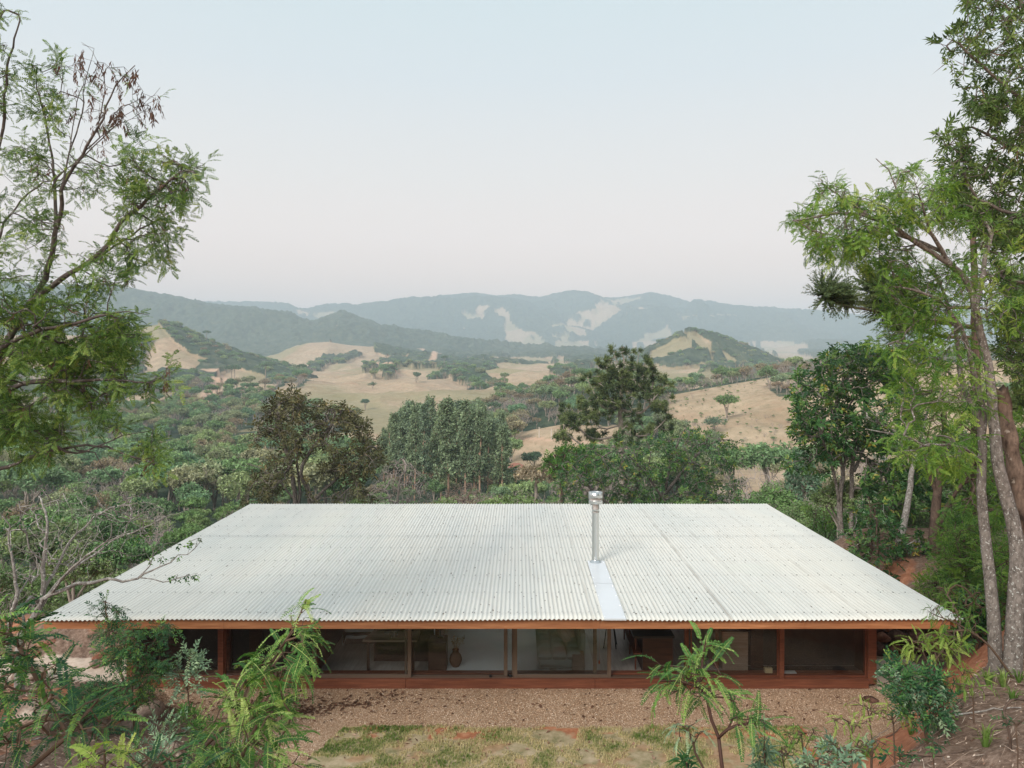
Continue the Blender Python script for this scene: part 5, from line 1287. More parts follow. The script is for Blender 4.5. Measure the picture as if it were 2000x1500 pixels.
def tree_parts(kind, seed, detail=1.0):
    """returns (Vw, Qw, Vl, Ql, vl): wood and leaves of a tree standing at the origin, in metres"""
    rg = np.random.default_rng(seed); kits = None; vr = (.2, .8); spread = .8
    if kind in ('round', 'shrub', 'light', 'dry'):
        H = {'round': 8.0, 'shrub': 3.4, 'light': 6.0, 'dry': 7.0}[kind]; R = H * (.42 if kind != 'shrub' else .62); n = int({'round': 420, 'shrub': 260, 'light': 330, 'dry': 240}[kind] * detail)
        hc = H * (.62 if kind != 'shrub' else .5)
        nb = 9 if kind != 'shrub' else 7
        cs = []
        for i in range(nb):
            a = 6.28 * i / nb * 1.62 + rg.uniform(-.4, .4); rr = R * (rg.uniform(.35, .8) if i else 0); cs.append([rr * math.cos(a), rr * math.sin(a), hc + H * .24 * (1 - (rr / R) ** 2) * rg.uniform(.6, 1.3) - H * .07])
        cs = np.array(cs); w = rg.integers(0, nb, n); d = rg.normal(0, 1, (n, 3)); d /= np.linalg.norm(d, axis=1, keepdims=True)
        cr = R * rg.uniform(.30, .48, nb)
        att = cs[w] + d * (cr[w] * rg.random(n) ** .35)[:, None] * [1, 1, .72]
        att[:, 2] = np.maximum(att[:, 2], H * (.18 if kind != 'shrub' else .05))
        fk = 3 if kind != 'shrub' else 5
        limbs = [([np.array([0, 0, -.4]), np.array([.05 * H * rg.normal(), .05 * H * rg.normal(), H * .3]), cs[0] * [1, 1, .85]], .022 * H, .008 * H)]
        for i in range(fk):
            c = cs[1 + i]; limbs.append(([np.array([0, 0, 0 if kind == 'shrub' else H * rg.uniform(.08, .3)]), c * [.45, .45, .62], c], .012 * H, .004 * H))
        seg = H * .055; rt = .0022 * H; sz = H * .028 / math.sqrt(detail)
        kits = [lump(10 if kind != 'dry' else 7, H * .055, s, sz) for s in range(4)]
    elif kind == 'flat':       # umbrella shaped pine on a bare pole
        H = 11.0; n = int(150 * detail); a = rg.uniform(0, 6.28, n); rr = 2.9 * np.sqrt(rg.random(n))
        att = np.stack([rr * np.cos(a), rr * np.sin(a), H - .5 - .9 * rr / 2.9 + rg.normal(0, .25, n)], 1)
        limbs = [([np.array([0, 0, -.4]), np.array([.1, 0, H * .5]), np.array([0, 0, H * .93])], .2, .1)]
        kits = [lump(14, .5, s, .22, .6) for s in range(3)]; seg = .7; rt = .02
    elif kind == 'euc':        # tall narrow eucalyptus
        H = 20.0; n = int(520 * detail); t = rg.random(n) ** .75; nb = 15; tq = np.linspace(0, 1, nb); cb = np.stack([rg.normal(0, 1.35, nb) * (1.15 - tq), rg.normal(0, 1.35, nb) * (1.15 - tq), H * (.32 + .66 * tq)], 1)
        w = rg.integers(0, nb, n); att = cb[w] + rg.normal(0, 1, (n, 3)) * [.62, .62, .6] * (1.15 - .5 * w / nb)[:, None]
        limbs = [([np.array([0, 0, -.5]), np.array([rg.normal(0, .15), rg.normal(0, .15), H * .4]), np.array([rg.normal(0, .3), rg.normal(0, .3), H * .75]), np.array([0, 0, H * .97])], .24, .03)]
        kits = [lump(9, .55, s, .30, 1.0) for s in range(4)]; seg = .9; rt = .016
    elif kind in ('bare', 'bareshrub'):
        H = 6.5 if kind == 'bare' else 3.6; n = int((460 if kind == 'bare' else 300) * detail); a = rg.uniform(0, 6.28, n); R = H * .48; rr = R * np.sqrt(rg.random(n)); att = np.stack([rr * np.cos(a), rr * np.sin(a), H * (.38 + .6 * rg.random(n) * np.sqrt(np.clip(1 - (rr / R) ** 2, .05, 1)))], 1)
        limbs = [([np.array([0, 0, -.3]), np.array([0, 0, H * .2]), np.array([.1 * H * rg.normal(), .1 * H * rg.normal(), H * .6])], .018 * H, .006 * H)]
        for i in range(5):
            a = i * 1.3 + rg.uniform(0, .5); limbs.append(([np.array([0, 0, H * .03]), np.array([R * .4 * math.cos(a), R * .4 * math.sin(a), H * .35]), np.array([R * .7 * math.cos(a), R * .7 * math.sin(a), H * .62])], .012 * H, .004 * H))
        seg = H * .06; rt = .0019 * H
    elif kind == 'cone':
        H = 7.0; n = int(420 * detail); t = rg.random(n); a = rg.uniform(0, 6.28, n); rr = (1.75 * (1 - t) ** .6 + .2) * rg.uniform(.7, 1.05, n); att = np.stack([rr * np.cos(a), rr * np.sin(a), .5 + (H - .6) * t], 1)
        limbs = [([np.array([0, 0, -.3]), np.array([0, 0, H * .95])], .12, .02)]; kits = [lump(10, .3, s, .17) for s in range(3)]; seg = .6; rt = .012
    pos, par, r, tips, td = skeleton(limbs, att, seg, rt, 2.4, .14, rg, .1 if kind in ('bare', 'bareshrub') else 0, rmin=rt * .9)
    Vw, Qw = skin_branches(pos, par, r)
    if kits is None: return Vw, Qw, None, None, None
    # leaf tone is drawn at random, alike over the whole crown
    Vl, Ql, vl = place(kits, pos[tips], td, rg, (.8, 1.25), vr, 1.0)
    return Vw, Qw, Vl, Ql, vl

KM = {'round': ('far_leaf', 'bark_far'), 'shrub': ('far_leaf', 'bark_far'), 'light': ('light_far_leaf', 'bark_far'), 'dry': ('brown_far_leaf', 'bark_far'), 'flat': ('dark_far_leaf', 'bark_far'),
      'euc': ('euc_leaf', 'bark_euc'), 'bare': (None, 'twig_pale'), 'bareshrub': (None, 'twig_pale'), 'cone': ('dark_far_leaf', 'bark_far')}
LIB = {}
def lib(kind, seed, detail=1.0, leaf=None):
    key = (kind, seed, detail, leaf)
    if key not in LIB:
        Vw, Qw, Vl, Ql, vl = tree_parts(kind, seed, detail); lm, bm = KM[kind]; lm = leaf or lm
        mw = make_mesh('trunk', Vw, Qw, M[bm], smooth=True)
        ml = make_mesh('crown', Vl, Ql, M[lm], var=vl) if Vl is not None else None
        if Vl is None: whole = mw
        else:
            whole = make_mesh('tree', np.vstack([Vw, Vl]), np.vstack([Qw, Ql + len(Vw)]), [M[bm], M[lm]], var=np.concatenate([np.full(len(Vw), .5), vl]), mi=[0] * len(Qw) + [1] * len(Ql))
        LIB[key] = (mw, ml, whole)
    return LIB[key]
def set_tree(name, label, cat, group, x, y, kind, seed, s, rz, detail=1.0, leaf=None, z=None, sz=None):
    mw, ml, _ = lib(kind, seed, detail, leaf)
    e = empty(name, (x, y, ground_z(x, y) if z is None else z), label, cat, group, rz)
    e.scale = (s, s, sz or s)
    o = link('trunk' if ml else 'branches', mw, e)
    if ml: link('crown', ml, e)
    return e

rg = np.random.default_rng(77)
# --- particular trees seen above the far edge of the roof
plant('bronze_tree', 'spreading tree with bronze brown leaves behind the left half of the roof', 'tree', [
 ([(576, 1010, 40), (576, 975, 40), (572, 930, 40), (560, 880, 40), (548, 830, 40), (545, 790, 40)], .16, .04), ([(578, 1005, 40), (586, 960, 40.2), (580, 900, 40.4), (590, 850, 40.5)], .10, .03),
 ([(600, 1010, 40), (606, 985, 40), (598, 950, 39.8), (588, 925, 39.6), (600, 890, 39.5), (640, 840, 39.5), (660, 800, 39.5)], .13, .03), ([(606, 985, 40), (640, 950, 40.3), (690, 910, 40.5), (720, 880, 40.5)], .06, .02),
 ([(574, 975, 40), (545, 940, 39.6), (510, 915, 39.5), (480, 905, 39.4)], .06, .02)],
 [dict(poly=[(470, 985), (475, 900), (500, 850), (510, 800), (540, 768), (560, 765), (590, 775), (625, 778), (640, 795), (670, 790), (690, 810), (705, 850), (735, 870), (753, 898), (735, 915), (700, 935), (740, 985), (620, 985), (560, 975)], n=760, Y=(37, 43), clump=.48, cs=34),
  dict(poly=[(515, 850), (540, 770), (590, 775), (690, 800), (740, 880), (700, 890), (640, 830), (560, 850)], n=330, Y=(38, 42), clump=.42, cs=30)],
 [spray(blade(.26, .11, .3, .4), 7, s, 1.0, .08) for s in range(4)], M['leaf_bronze'], M['bark_grey'], seed=51, seg=.45, rtip=.010, expo=2.4, wob=.14, scale=(.7, 1.15), var=(.05, .95), drp=.25, spread=.6)
plant('green_tree', 'broad low green tree with rambling stems behind the chimney', 'tree', [
 ([(1240, 1060, 45), (1235, 1000, 45), (1220, 930, 45), (1200, 870, 45)], .18, .04), ([(1240, 1020, 45), (1300, 960, 45), (1360, 890, 45), (1400, 860, 45)], .11, .03), ([(1235, 1020, 45), (1160, 960, 45), (1110, 900, 45)], .11, .03),
 ([(1300, 960, 45), (1310, 900, 44.5), (1330, 850, 44), (1345, 830, 44)], .06, .012), ([(1240, 960, 45), (1270, 900, 44.5), (1260, 850, 44.2)], .06, .012), ([(1300, 980, 44), (1240, 900, 43), (1200, 880, 42.6)], .05, .012)],
 [dict(poly=[(1060, 985), (1080, 950), (1100, 900), (1150, 870), (1210, 850), (1240, 870), (1280, 855), (1340, 840), (1400, 845), (1440, 870), (1455, 890), (1430, 930), (1450, 985), (1250, 990)], n=1500, Y=(41, 48), clump=.40, cs=32)],
 [spray(blade(.20, .09, .3, .4), 7, s, 1.0, .06) for s in range(4)], M['leaf_dark'], M['bark_grey'], seed=52, seg=.45, rtip=.008, wob=.16, scale=(.7, 1.1), var=(.1, .9), drp=.1, spread=.6, extra=300)
plant('bright_tree', 'bright green dense tree just left of the broad green one', 'tree', [([(1100, 1060, 52), (1098, 980, 52), (1095, 900, 52)], .16, .05)],
 [dict(poly=[(1060, 910), (1075, 885), (1110, 872), (1145, 880), (1165, 900), (1150, 930), (1090, 925)], n=420, Y=(49, 54), clump=.3)],
 [spray(blade(.24, .11, .3, .4), 7, s, 1.0, .07) for s in range(3)], M['leaf_right'], M['bark_brown'], seed=53, seg=.5, rtip=.01, scale=(.7, 1.1), var=(.0, .6), drp=.1, spread=.6)
plant('dead_tree', 'grey leafless thicket tree right of the bronze tree', 'tree', [([(770, 1030, 48), (775, 990, 48), (780, 940, 48), (790, 915, 48)], .09, .02)],
 [dict(poly=[(700, 985), (730, 940), (750, 905), (790, 890), (810, 905), (835, 935), (855, 985), (780, 990)], n=620, Y=(45.5, 50.5))], None, None, M['twig_pale'], seed=54, seg=.35, rtip=.009, expo=2.6, wob=.2, rmin=.009)
plant('dead_tree', 'low grey leafless tree thicket farther right, towards the eucalyptus trunks', 'tree', [([(900, 1030, 55), (900, 1000, 55), (905, 975, 55)], .08, .02)],
 [dict(poly=[(850, 990), (860, 960), (890, 940), (930, 945), (960, 990)], n=330, Y=(52.5, 57.5))], None, None, M['twig_brown'], seed=55, seg=.4, rtip=.010, expo=2.6, wob=.2, rmin=.009)

# --- the large monkey-puzzle pine
KT2 = [pine_tuft(.62, 40, 10 + s, 9, .10) for s in range(3)]
rg2 = np.random.default_rng(61)
PC = [(1215, 722, 85, 45), (1180, 745, 60, 30), (1260, 742, 60, 30), (1225, 760, 95, 35), (1290, 765, 35, 30), (1165, 775, 50, 25), (1180, 800, 60, 22), (1120, 805, 40, 24), (1105, 830, 30, 20), (1140, 830, 40, 22), (1225, 800, 40, 25), (1290, 795, 25, 12), (1300, 825, 26, 16), (1250, 835, 40, 18), (1105, 855, 30, 10), (1155, 855, 40, 16), (1230, 855, 40, 14)]
pts = []
for (u, v, a, b) in PC:
    for k in range(int(a * b / 70) + 4):
        t = rg2.uniform(0, 6.28); q = math.sqrt(rg2.random()); pts.append(P(u + a * .75 * q * math.cos(t), v + b * q * math.sin(t), 90 + rg2.uniform(-4.5, 4.5)))
pts = np.array(pts)
gzp = ground_z(P(1213, 900, 90)[0], 90); off = np.array([P(1213, 900, 90)[0], 90, gzp])
Lm = [([off - [0, 0, .3], P(1213, 900, 90), P(1212, 800, 90), P(1215, 735, 90)], .42, .12)] + [([P(1213, v, 90), P(1213 + (u - 1213) * .55, v + 6, 90 + d * .5), P(u, v2, 90 + d)], .10, .04) for u, v, v2, d in ((1110, 850, 812, -2), (1100, 870, 840, 1), (1300, 845, 820, 0), (1140, 830, 790, 2), (1285, 800, 770, -2), (1150, 790, 745, 0), (1290, 870, 830, 2))]
pos, par, r, tips, td = skeleton(Lm, pts, .9, .03, 2.4, .08, rg2)
ar = empty('araucaria', off, 'large umbrella pine with rounded dark tufts, rising behind the chimney', 'tree')
V, Q = skin_branches(pos, par, r); link('trunk', make_mesh('trunk', V - off, Q, M['bark_far'], smooth=True), ar)
V, Q, v2 = place(KT2, pos[tips] - off, td * .4 + [0, 0, .8], rg2, (.9, 1.35), (.15, .85), .4); link('crown', make_mesh('crown', V, Q, M['leaf_needle'], var=v2), ar)

# --- eucalyptus grove: individual tall trees
eu = []
for i in range(58):
    u = rg.uniform(748, 985); Y = rg.uniform(125, 190) if u > 790 else rg.uniform(150, 195)
    x = (u - CX) / F * Y; g_ = ground_z(x, Y)
    top = np.interp(u, [740, 770, 800, 830, 860, 900, 940, 985], [850, 800, 788, 778, 782, 790, 792, 805]) + rg.uniform(-8, 34)
    H = (CAMZ + (CY - top) / F * Y) - g_
    s = H / 20.3
    set_tree('eucalyptus', 'tall slender eucalyptus of the dense grove in the middle of the valley', 'tree', 'eucalyptus trees of the grove', x, Y, 'euc', i % 5, s * rg.uniform(.85, 1.05), rg.uniform(0, 6.28), sz=s)

# --- individually placed trees: (label, category, kind, library seed, column, depth, height in metres, detail, leaf)
SP = [
 ('dark conical tree standing beside the dry grass right of the green tree', 'cone', 1, 1567, 62, 7.2, 1.5, None), ('bright green feathery small tree in the clearing right of the roof end', 'light', 1, 1510, 52, 5.2, 1.6, None),
 ('rounded grey green bush at the foot of the dry slope', 'round', 2, 1505, 130, 6.5, 1, None), ('green shrub alone on the dry slope, below the crest trees', 'shrub', 1, 1343, 225, 5.5, 1, None),
 ('slim two stemmed tree on the dry slope', 'light', 2, 1420, 250, 11, 1, None), ('small dark bush beside the slim tree on the dry slope', 'shrub', 2, 1396, 235, 6, 1, 'dark_far_leaf'),
 ('small green shrub in the middle of the dry slope', 'shrub', 3, 1405, 190, 4, 1, None), ('domed dark green tree beside the red roofed farmhouse', 'round', 3, 1042, 185, 7, 1, 'dark_far_leaf'),
 ('bright green bushy tree behind the roof, left of the chimney', 'light', 3, 998, 48, 5.4, 1.6, None), ('small forked tree with olive crown behind the roof near the chimney', 'flat', 2, 1048, 60, 7.0, 1.5, 'brown_far_leaf'),
 ('green bush behind the roof in the middle', 'light', 1, 905, 50, 3.6, 1.4, None), ('round tree with yellowish crown at the foot of the wooded hill', 'round', 1, 1000, 240, 11, 1, 'brown_far_leaf'),
 ('lone dark tree on the pale rolling pasture', 'round', 4, 814, 620, 11, 1, 'dark_far_leaf'), ('round dark bush on the terraced pasture', 'shrub', 1, 728, 560, 6, 1, 'dark_far_leaf'), ('lone small tree on the terraced pasture edge', 'round', 2, 730, 660, 11, 1, None),
 ('bushy tree left on the middle pasture below the winding road', 'round', 1, 525, 430, 10, 1, 'light_far_leaf'), ('dark bush below the middle pasture mound', 'round', 2, 713, 430, 8, 1, 'dark_far_leaf'),
 ('tall flat topped pine left of the winding road', 'flat', 1, 453, 600, 22, 1, None), ('second flat topped pine near the winding road', 'flat', 2, 458, 620, 21, 1, None), ('flat topped pine farther right of the winding road', 'flat', 3, 519, 640, 22, 1, None),
 ('pale dry grass coloured bush in the clearing right of the roof end', 'bareshrub', 1, 1640, 60, 4.4, 1.3, None), ('bare grey shrub right of the broad green tree', 'bare', 2, 1470, 60, 6.4, 1.3, None)]
HB = {'round': 8.5, 'shrub': 3.2, 'light': 6.4, 'dry': 7.4, 'flat': 11.2, 'bare': 6.3, 'bareshrub': 3.5, 'cone': 7.1, 'euc': 20.5}
for lb, kind, sd, u, Y, H, dt, lf in SP:
    s = H / HB[kind]; set_tree('bush' if 'shrub' in kind else 'tree', lb, 'bush' if 'bush' in lb or 'shrub' in lb else 'tree', None, (u - CX) / F * Y, Y, kind, sd, s, rg.uniform(0, 6.28), dt, lf)

# --- the woods: nearest ones as trees of their own, the rest as one body of woodland
def scatter(n, ymin, ymax, umin=-350, umax=2350, p=2.0, thr=.5, rngs=0):
    r_ = np.random.default_rng(900 + rngs)
    y = (ymin ** p + (ymax ** p - ymin ** p) * r_.random(n)) ** (1 / p); u = r_.uniform(umin, umax, n); x = (u - CX) / F * y
    z, rid = relief(x, y); f = forest(x, y, z, rid)
    m = f > thr * .6 + .4 * r_.random(n)
    return x[m], y[m], z[m], rid[m], u[m]
def thin(x, y, dmin):
    keep = []; cell = {}
    for i in range(len(x)):
        d = dmin[i]; k = (int(x[i] // 6), int(y[i] // 6)); ok = True
        for a in (-1, 0, 1):
            for b in (-1, 0, 1):
                for j in cell.get((k[0] + a, k[1] + b), ()):
                    if (x[i] - x[j]) ** 2 + (y[i] - y[j]) ** 2 < d * d: ok = False
        if ok: keep.append(i); cell.setdefault(k, []).append(i)
    return np.array(keep, int)
xs, ys, zs, rid, us = scatter(9000, 27, 105, p=2.0)
rl = np.random.default_rng(55); xl = rl.uniform(-24, -12.6, 260); yl_ = rl.uniform(20.5, 27, 260); zl, _ = relief(xl, yl_)
xs = np.concatenate([xl, xs]); ys = np.concatenate([yl_, ys]); zs = np.concatenate([zl, zs]); us = np.concatenate([CX + xl / yl_ * F, us])
dm = np.interp(ys, [20, 27, 60, 105], [1.25, 1.9, 3.3, 4.4])
k = thin(xs, ys, dm); xs, ys, zs, us = xs[k], ys[k], zs[k], us[k]
sight = CAMZ - (985 - CY) / F * ys        # line of sight over the far edge of the roof
n_ind = 0; pts_rest = []
zone_l = lambda u, y: ('behind the left end of the roof' if u < 480 else 'behind the middle of the roof' if u < 1000 else 'behind the chimney side of the roof' if u < 1460 else 'among the trees right of the house')
order = np.argsort(ys); KN = {'round': 'round crowned green tree', 'shrub': 'low dense bush', 'light': 'light green small tree', 'dry': 'brownish dry crowned tree', 'bare': 'pale leafless tree', 'bareshrub': 'pale leafless bush', 'flat': 'flat topped pine'}
for i in order:
    x, y, z, u = xs[i], ys[i], zs[i], us[i]
    pale = fbm(x / 22, y / 22, 301, 3); r_ = rg.random()
    kind = 'round' if r_ < .30 else 'light' if r_ < .56 else 'shrub' if r_ < .80 else 'dry' if r_ < .87 else 'bareshrub' if r_ < .92 else 'bare'
    if pale > (.56 if 42 < y < 95 else .66): kind = 'bareshrub' if r_ < .45 else 'bare' if r_ < .75 else 'dry' if r_ < .9 else 'shrub'
    if y < 40 and kind in ('round', 'dry', 'bare'): kind = 'shrub' if r_ < .6 else 'light'
    H = {'round': rg.uniform(4.6, 7.5), 'light': rg.uniform(3, 5), 'shrub': rg.uniform(2, 3.4), 'dry': rg.uniform(4, 6), 'bareshrub': rg.uniform(2.2, 3.6), 'bare': rg.uniform(3.6, 5.5)}[kind]
    if y < 60: H *= np.interp(y, [20, 27, 60], [.62, .66, .95])
    ztop_max = CAMZ - (np.interp(u, [-300, 250, 480, 600, 1000, 1100, 1460, 1560, 2300], [940, 945, 962, 975, 955, 970, 972, 900, 850]) - CY + rg.uniform(-10, 18)) / F * y
    if 1390 < u < 1560 and y < 70 and y > 34: H = min(H, 1.6)
    H = min(H, max(1.2, ztop_max - z))
    vis_top = z + H
    if vis_top < sight[i] - .2 and 480 < u < 1500: continue
    if abs(x) < 10.5 and y < 29: continue
    if u > 1900 and y < 40: H = max(H, 3.5)
    if u < 0 and rg.random() < .3: continue
    hh = H / HB[kind]; rz = rg.uniform(0, 6.28); sd = int(rg.integers(1, 4))
    if n_ind < 215 and 0 <= u <= 2000 or n_ind < 235:
        nm = {'shrub': 'bush', 'bareshrub': 'bare_bush', 'bare': 'bare_tree', 'dry': 'dry_tree'}.get(kind, 'tree')
        lb = KN[kind] + ' of the scrub ' + zone_l(u, y)
        set_tree(nm, lb, 'bush' if 'bush' in lb else 'tree', lb.replace('tree', 'trees').replace('bush', 'bushes'), x, y, kind, sd, hh * (1.12 if kind in ('shrub', 'bareshrub') else 1.0), rz, 2.2 if y < 36 else 1.5 if y < 60 else 1.0, ('near_scrub' if kind in ('shrub', 'round') and y < 60 else None), z=z)
        n_ind += 1
    else: pts_rest.append((x, y, z, kind, sd, hh, rz))
print('individual', n_ind, 'rest', len(pts_rest))

xs, ys, zs, rid, us = scatter(90000, 105, 1500, p=1.45, rngs=1)
dm = np.interp(ys, [105, 250, 900, 1500], [4.2, 5.0, 9, 14]); k = thin(xs, ys, dm); xs, ys, zs, us, rid = xs[k], ys[k], zs[k], us[k], rid[k]
for x, y, z, u, rd in zip(xs, ys, zs, us, rid):
    pale = fbm(x / 45, y / 60, 303, 3); r_ = rg.random()
    kind = 'round' if r_ < .60 else 'light' if r_ < .68 else 'dry' if r_ < .82 else 'bare' if r_ < .88 else 'flat' if r_ < .89 else 'shrub'
    if pale > .56: kind = 'bare' if r_ < .4 else 'dry' if r_ < .7 else 'round'
    H = {'round': rg.uniform(6, 11), 'light': rg.uniform(4, 8), 'shrub': rg.uniform(3, 5), 'dry': rg.uniform(5, 9), 'bare': rg.uniform(5, 8), 'flat': rg.uniform(11, 15)}[kind]
    if y > 500: H *= 1.25
    if kind == 'flat' and (u > 1000 or y < 220): kind = 'round'; H = rg.uniform(6, 9)
    if 740 < u < 1000 and y < 125: H = min(H, 4.5)
    if 960 < u < 1110 and 100 < y < 215: H = min(H, max(1.5, CAMZ - (925 - CY) / F * y - z))
    if 700 < u < 960 and y < 240: H *= .6
    pts_rest.append((x, y, z, kind, int(rg.integers(1, 4)), H / HB[kind], rg.uniform(0, 6.28)))
# scattered bushes on the dry slope
for i in range(1300):
    y = rg.uniform(165, 335); u = rg.uniform(1260, 2100); x = (u - CX) / F * y; z = ground_z(x, y)
    if fbm(x / 25, y / 40, 305, 3) < .46: continue
    kind = ['shrub', 'bareshrub', 'light'][int(rg.integers(0, 3))]; pts_rest.append((x, y, z, kind, int(rg.integers(1, 4)), rg.uniform(.12, .55) * (1 if kind != 'light' else .5), rg.uniform(0, 6.28)))
print('woodland', len(pts_rest))

lc = bpy.data.collections.new('woodland_kinds'); kinds = ['bare', 'bareshrub', 'dry', 'flat', 'light', 'round', 'shrub']; index = {}
for kd in kinds:
    for sd in (1, 2, 3):
        o = bpy.data.objects.new('kind_%s_%d' % (kd, sd), lib(kd, sd)[2]); lc.objects.link(o)
for i, nme in enumerate(sorted(o.name for o in lc.objects)): index[nme] = i
def instancer(name, pts, coll):
    """pts rows: x, y, z, index, scale, rotation"""
    A = np.array(pts, float); me = bpy.data.meshes.new(name); me.vertices.add(len(A)); me.vertices.foreach_set('co', A[:, :3].astype(np.float32).ravel())
    for nme, ty, d in (('kind_index', 'INT', A[:, 3].astype(np.int32)), ('size', 'FLOAT', A[:, 4].astype(np.float32)), ('turn', 'FLOAT', A[:, 5].astype(np.float32))):
        a = me.attributes.new(nme, ty, 'POINT'); a.data.foreach_set('value', d)
    o = link(name, me)
    ng = bpy.data.node_groups.new(name, 'GeometryNodeTree')
    ng.interface.new_socket('Geometry', in_out='INPUT', socket_type='NodeSocketGeometry'); ng.interface.new_socket('Geometry', in_out='OUTPUT', socket_type='NodeSocketGeometry')
    N = ng.nodes.new; gi = N('NodeGroupInput'); go = N('NodeGroupOutput'); ci = N('GeometryNodeCollectionInfo'); ci.inputs['Collection'].default_value = coll; ci.inputs['Separate Children'].default_value = True; ci.inputs['Reset Children'].default_value = True
    iop = N('GeometryNodeInstanceOnPoints'); iop.inputs['Pick Instance'].default_value = True
    def at(nme, ty):
        n = N('GeometryNodeInputNamedAttribute'); n.data_type = ty; n.inputs['Name'].default_value = nme; return n.outputs['Attribute']
    cx2 = N('ShaderNodeCombineXYZ'); L = ng.links.new
    L(at('turn', 'FLOAT'), cx2.inputs['Z']); L(cx2.outputs[0], iop.inputs['Rotation']); L(at('size', 'FLOAT'), iop.inputs['Scale']); L(at('kind_index', 'INT'), iop.inputs['Instance Index'])
    L(gi.outputs[0], iop.inputs['Points']); L(ci.outputs[0], iop.inputs['Instance']); L(iop.outputs[0], go.inputs[0])
    md = o.modifiers.new('scatter', 'NODES'); md.node_group = ng
    return o
w = instancer('woodland', [(x, y, z, index['kind_%s_%d' % (kd, sd)], s, rz) for x, y, z, kd, sd, s, rz in pts_rest], lc)
tag(w, kind='stuff')

# farmhouse with red tiled roof, and power poles, on the far side of the valley
M['tile'] = simple_mat('red_tiles', (.42, .17, .11), .8, 0, 3, .35, stretch=(6, 1, 1)); M['white_wall'] = simple_mat('limewashed_wall', (.62, .55, .48), .9, 0, 2, .15)
Yh = 205; hx = (1006 - CX) / F * Yh; hz = CAMZ + (CY - 921) / F * Yh
fh = empty('farmhouse', (hx, Yh, hz), 'small distant farmhouse with red tiled roofs in the valley', 'house')
b = MB(); b.box((0, 0, .2), (5.0, 4, 2.6)); b.box((-1.5, -1.6, -.3), (2.6, 2, 1.8)); b.build('wall', M['white_wall'], fh)
def hip(b, cx, cy, z0, w, d, h):
    V = [(cx - w / 2, cy - d / 2, z0), (cx + w / 2, cy - d / 2, z0), (cx + w / 2, cy + d / 2, z0), (cx - w / 2, cy + d / 2, z0), (cx - w / 6, cy, z0 + h), (cx + w / 6, cy, z0 + h)]
    b.add(V, [(0, 1, 5, 4), (2, 3, 4, 5), (3, 2, 1, 0)], [(1, 2, 5), (3, 0, 4)])
b = MB(); hip(b, .3, 0, 1.45, 4.6, 4.8, 1.0); b.build('roof', M['tile'], fh)
b = MB(); hip(b, -1.3, -1.7, .62, 3.6, 2.6, .75); b.build('roof', M['tile'], fh)
b = MB(); b.box((.6, -2.02, .3), (.8, .06, 1.5)); b.build('door', M['dark_wood'], fh)
for x in (-.4, 1.7):
    b = MB(); b.box((x, -2.02, .5), (.6, .06, .7)); b.build('window', M['black'], fh)
for i, (u, v0, v1) in enumerate(((1053, 836, 857), (1077, 838, 860))):
    q = ray_ground(u, v1); 
    if q is None: q = P(u, v1, 260)
    H = (v1 - v0) / F * q[1]
    e = empty('power_pole', q, ['left of the two pale power poles beside the far dirt road', 'right of the two pale power poles beside the far dirt road'][i], 'power pole', 'power poles by the far road')
    b = MB(); b.tube([(0, 0, -.3), (0, 0, H)], [.16, .11], 8); b.build('pole', M['white_wall'], e); b = MB(); b.box((0, 0, H * .94), (1.1, .1, .1)); b.build('cross_arm', M['bark_far'], e)
# ------------------------------------------------------------------ foreground plants, bank and litter
fg = lambda s: [spray(s[0], 3, 1, .7, .03)]
def fronds(name, label, cat, stems, areas, kits, leaf, seed, seg=.12, rtip=.003, scale=(.8, 1.25), var=(.1, .9), drp=.15, spread=.5, bark=None, extra=0, group=None, upj=.22, outward=.0, more=(), rmin=0, wob=.12):
    return plant(name, label, cat, stems, areas, kits, leaf, bark or M['stem'], seed=seed, seg=seg, rtip=rtip, expo=2.6, wob=wob, scale=scale, var=var, drp=drp, spread=spread, extra=extra, group=group, wood='stem', crown='fronds', outward=outward, upj=upj, more=more, rmin=rmin)
fronds('acacia_sapling', 'bright feathery sapling leaning right in front of the left windows', 'sapling', [
 ([(330, 1720, 4.7), (380, 1500, 4.75), (418, 1440, 4.8), (468, 1388, 4.85), (483, 1345, 4.85), (522, 1305, 4.9), (560, 1250, 4.9), (586, 1200, 4.9), (596, 1172, 4.9)], .013, .003),
 ([(400, 1640, 4.4), (462, 1500, 4.5), (482, 1455, 4.5), (500, 1415, 4.55), (515, 1390, 4.55)], .012, .004), ([(520, 1640, 4.6), (540, 1500, 4.6), (550, 1440, 4.6)], .008, .003)],
 [dict(poly=[(565, 1195), (590, 1170), (612, 1195), (605, 1230), (590, 1250), (560, 1240)], n=16, Y=(4.75, 5.05)),
  dict(poly=[(555, 1240), (600, 1240), (605, 1290), (590, 1320), (555, 1340), (520, 1320), (480, 1330), (470, 1300), (520, 1270)], n=62, Y=(4.6, 5.1)),
  dict(poly=[(450, 1320), (540, 1320), (570, 1370), (550, 1420), (480, 1410), (430, 1400), (440, 1350)], n=84, Y=(4.5, 5.1)),
  dict(poly=[(390, 1420), (480, 1390), (560, 1400), (600, 1500), (590, 1540), (380, 1540)], n=120, Y=(4.2, 5.0))],
 K_fg, M['leaf_fg'], 61, var=(.05, .92), drp=.0, outward=.7, scale=(.62, 1.0), extra=40)
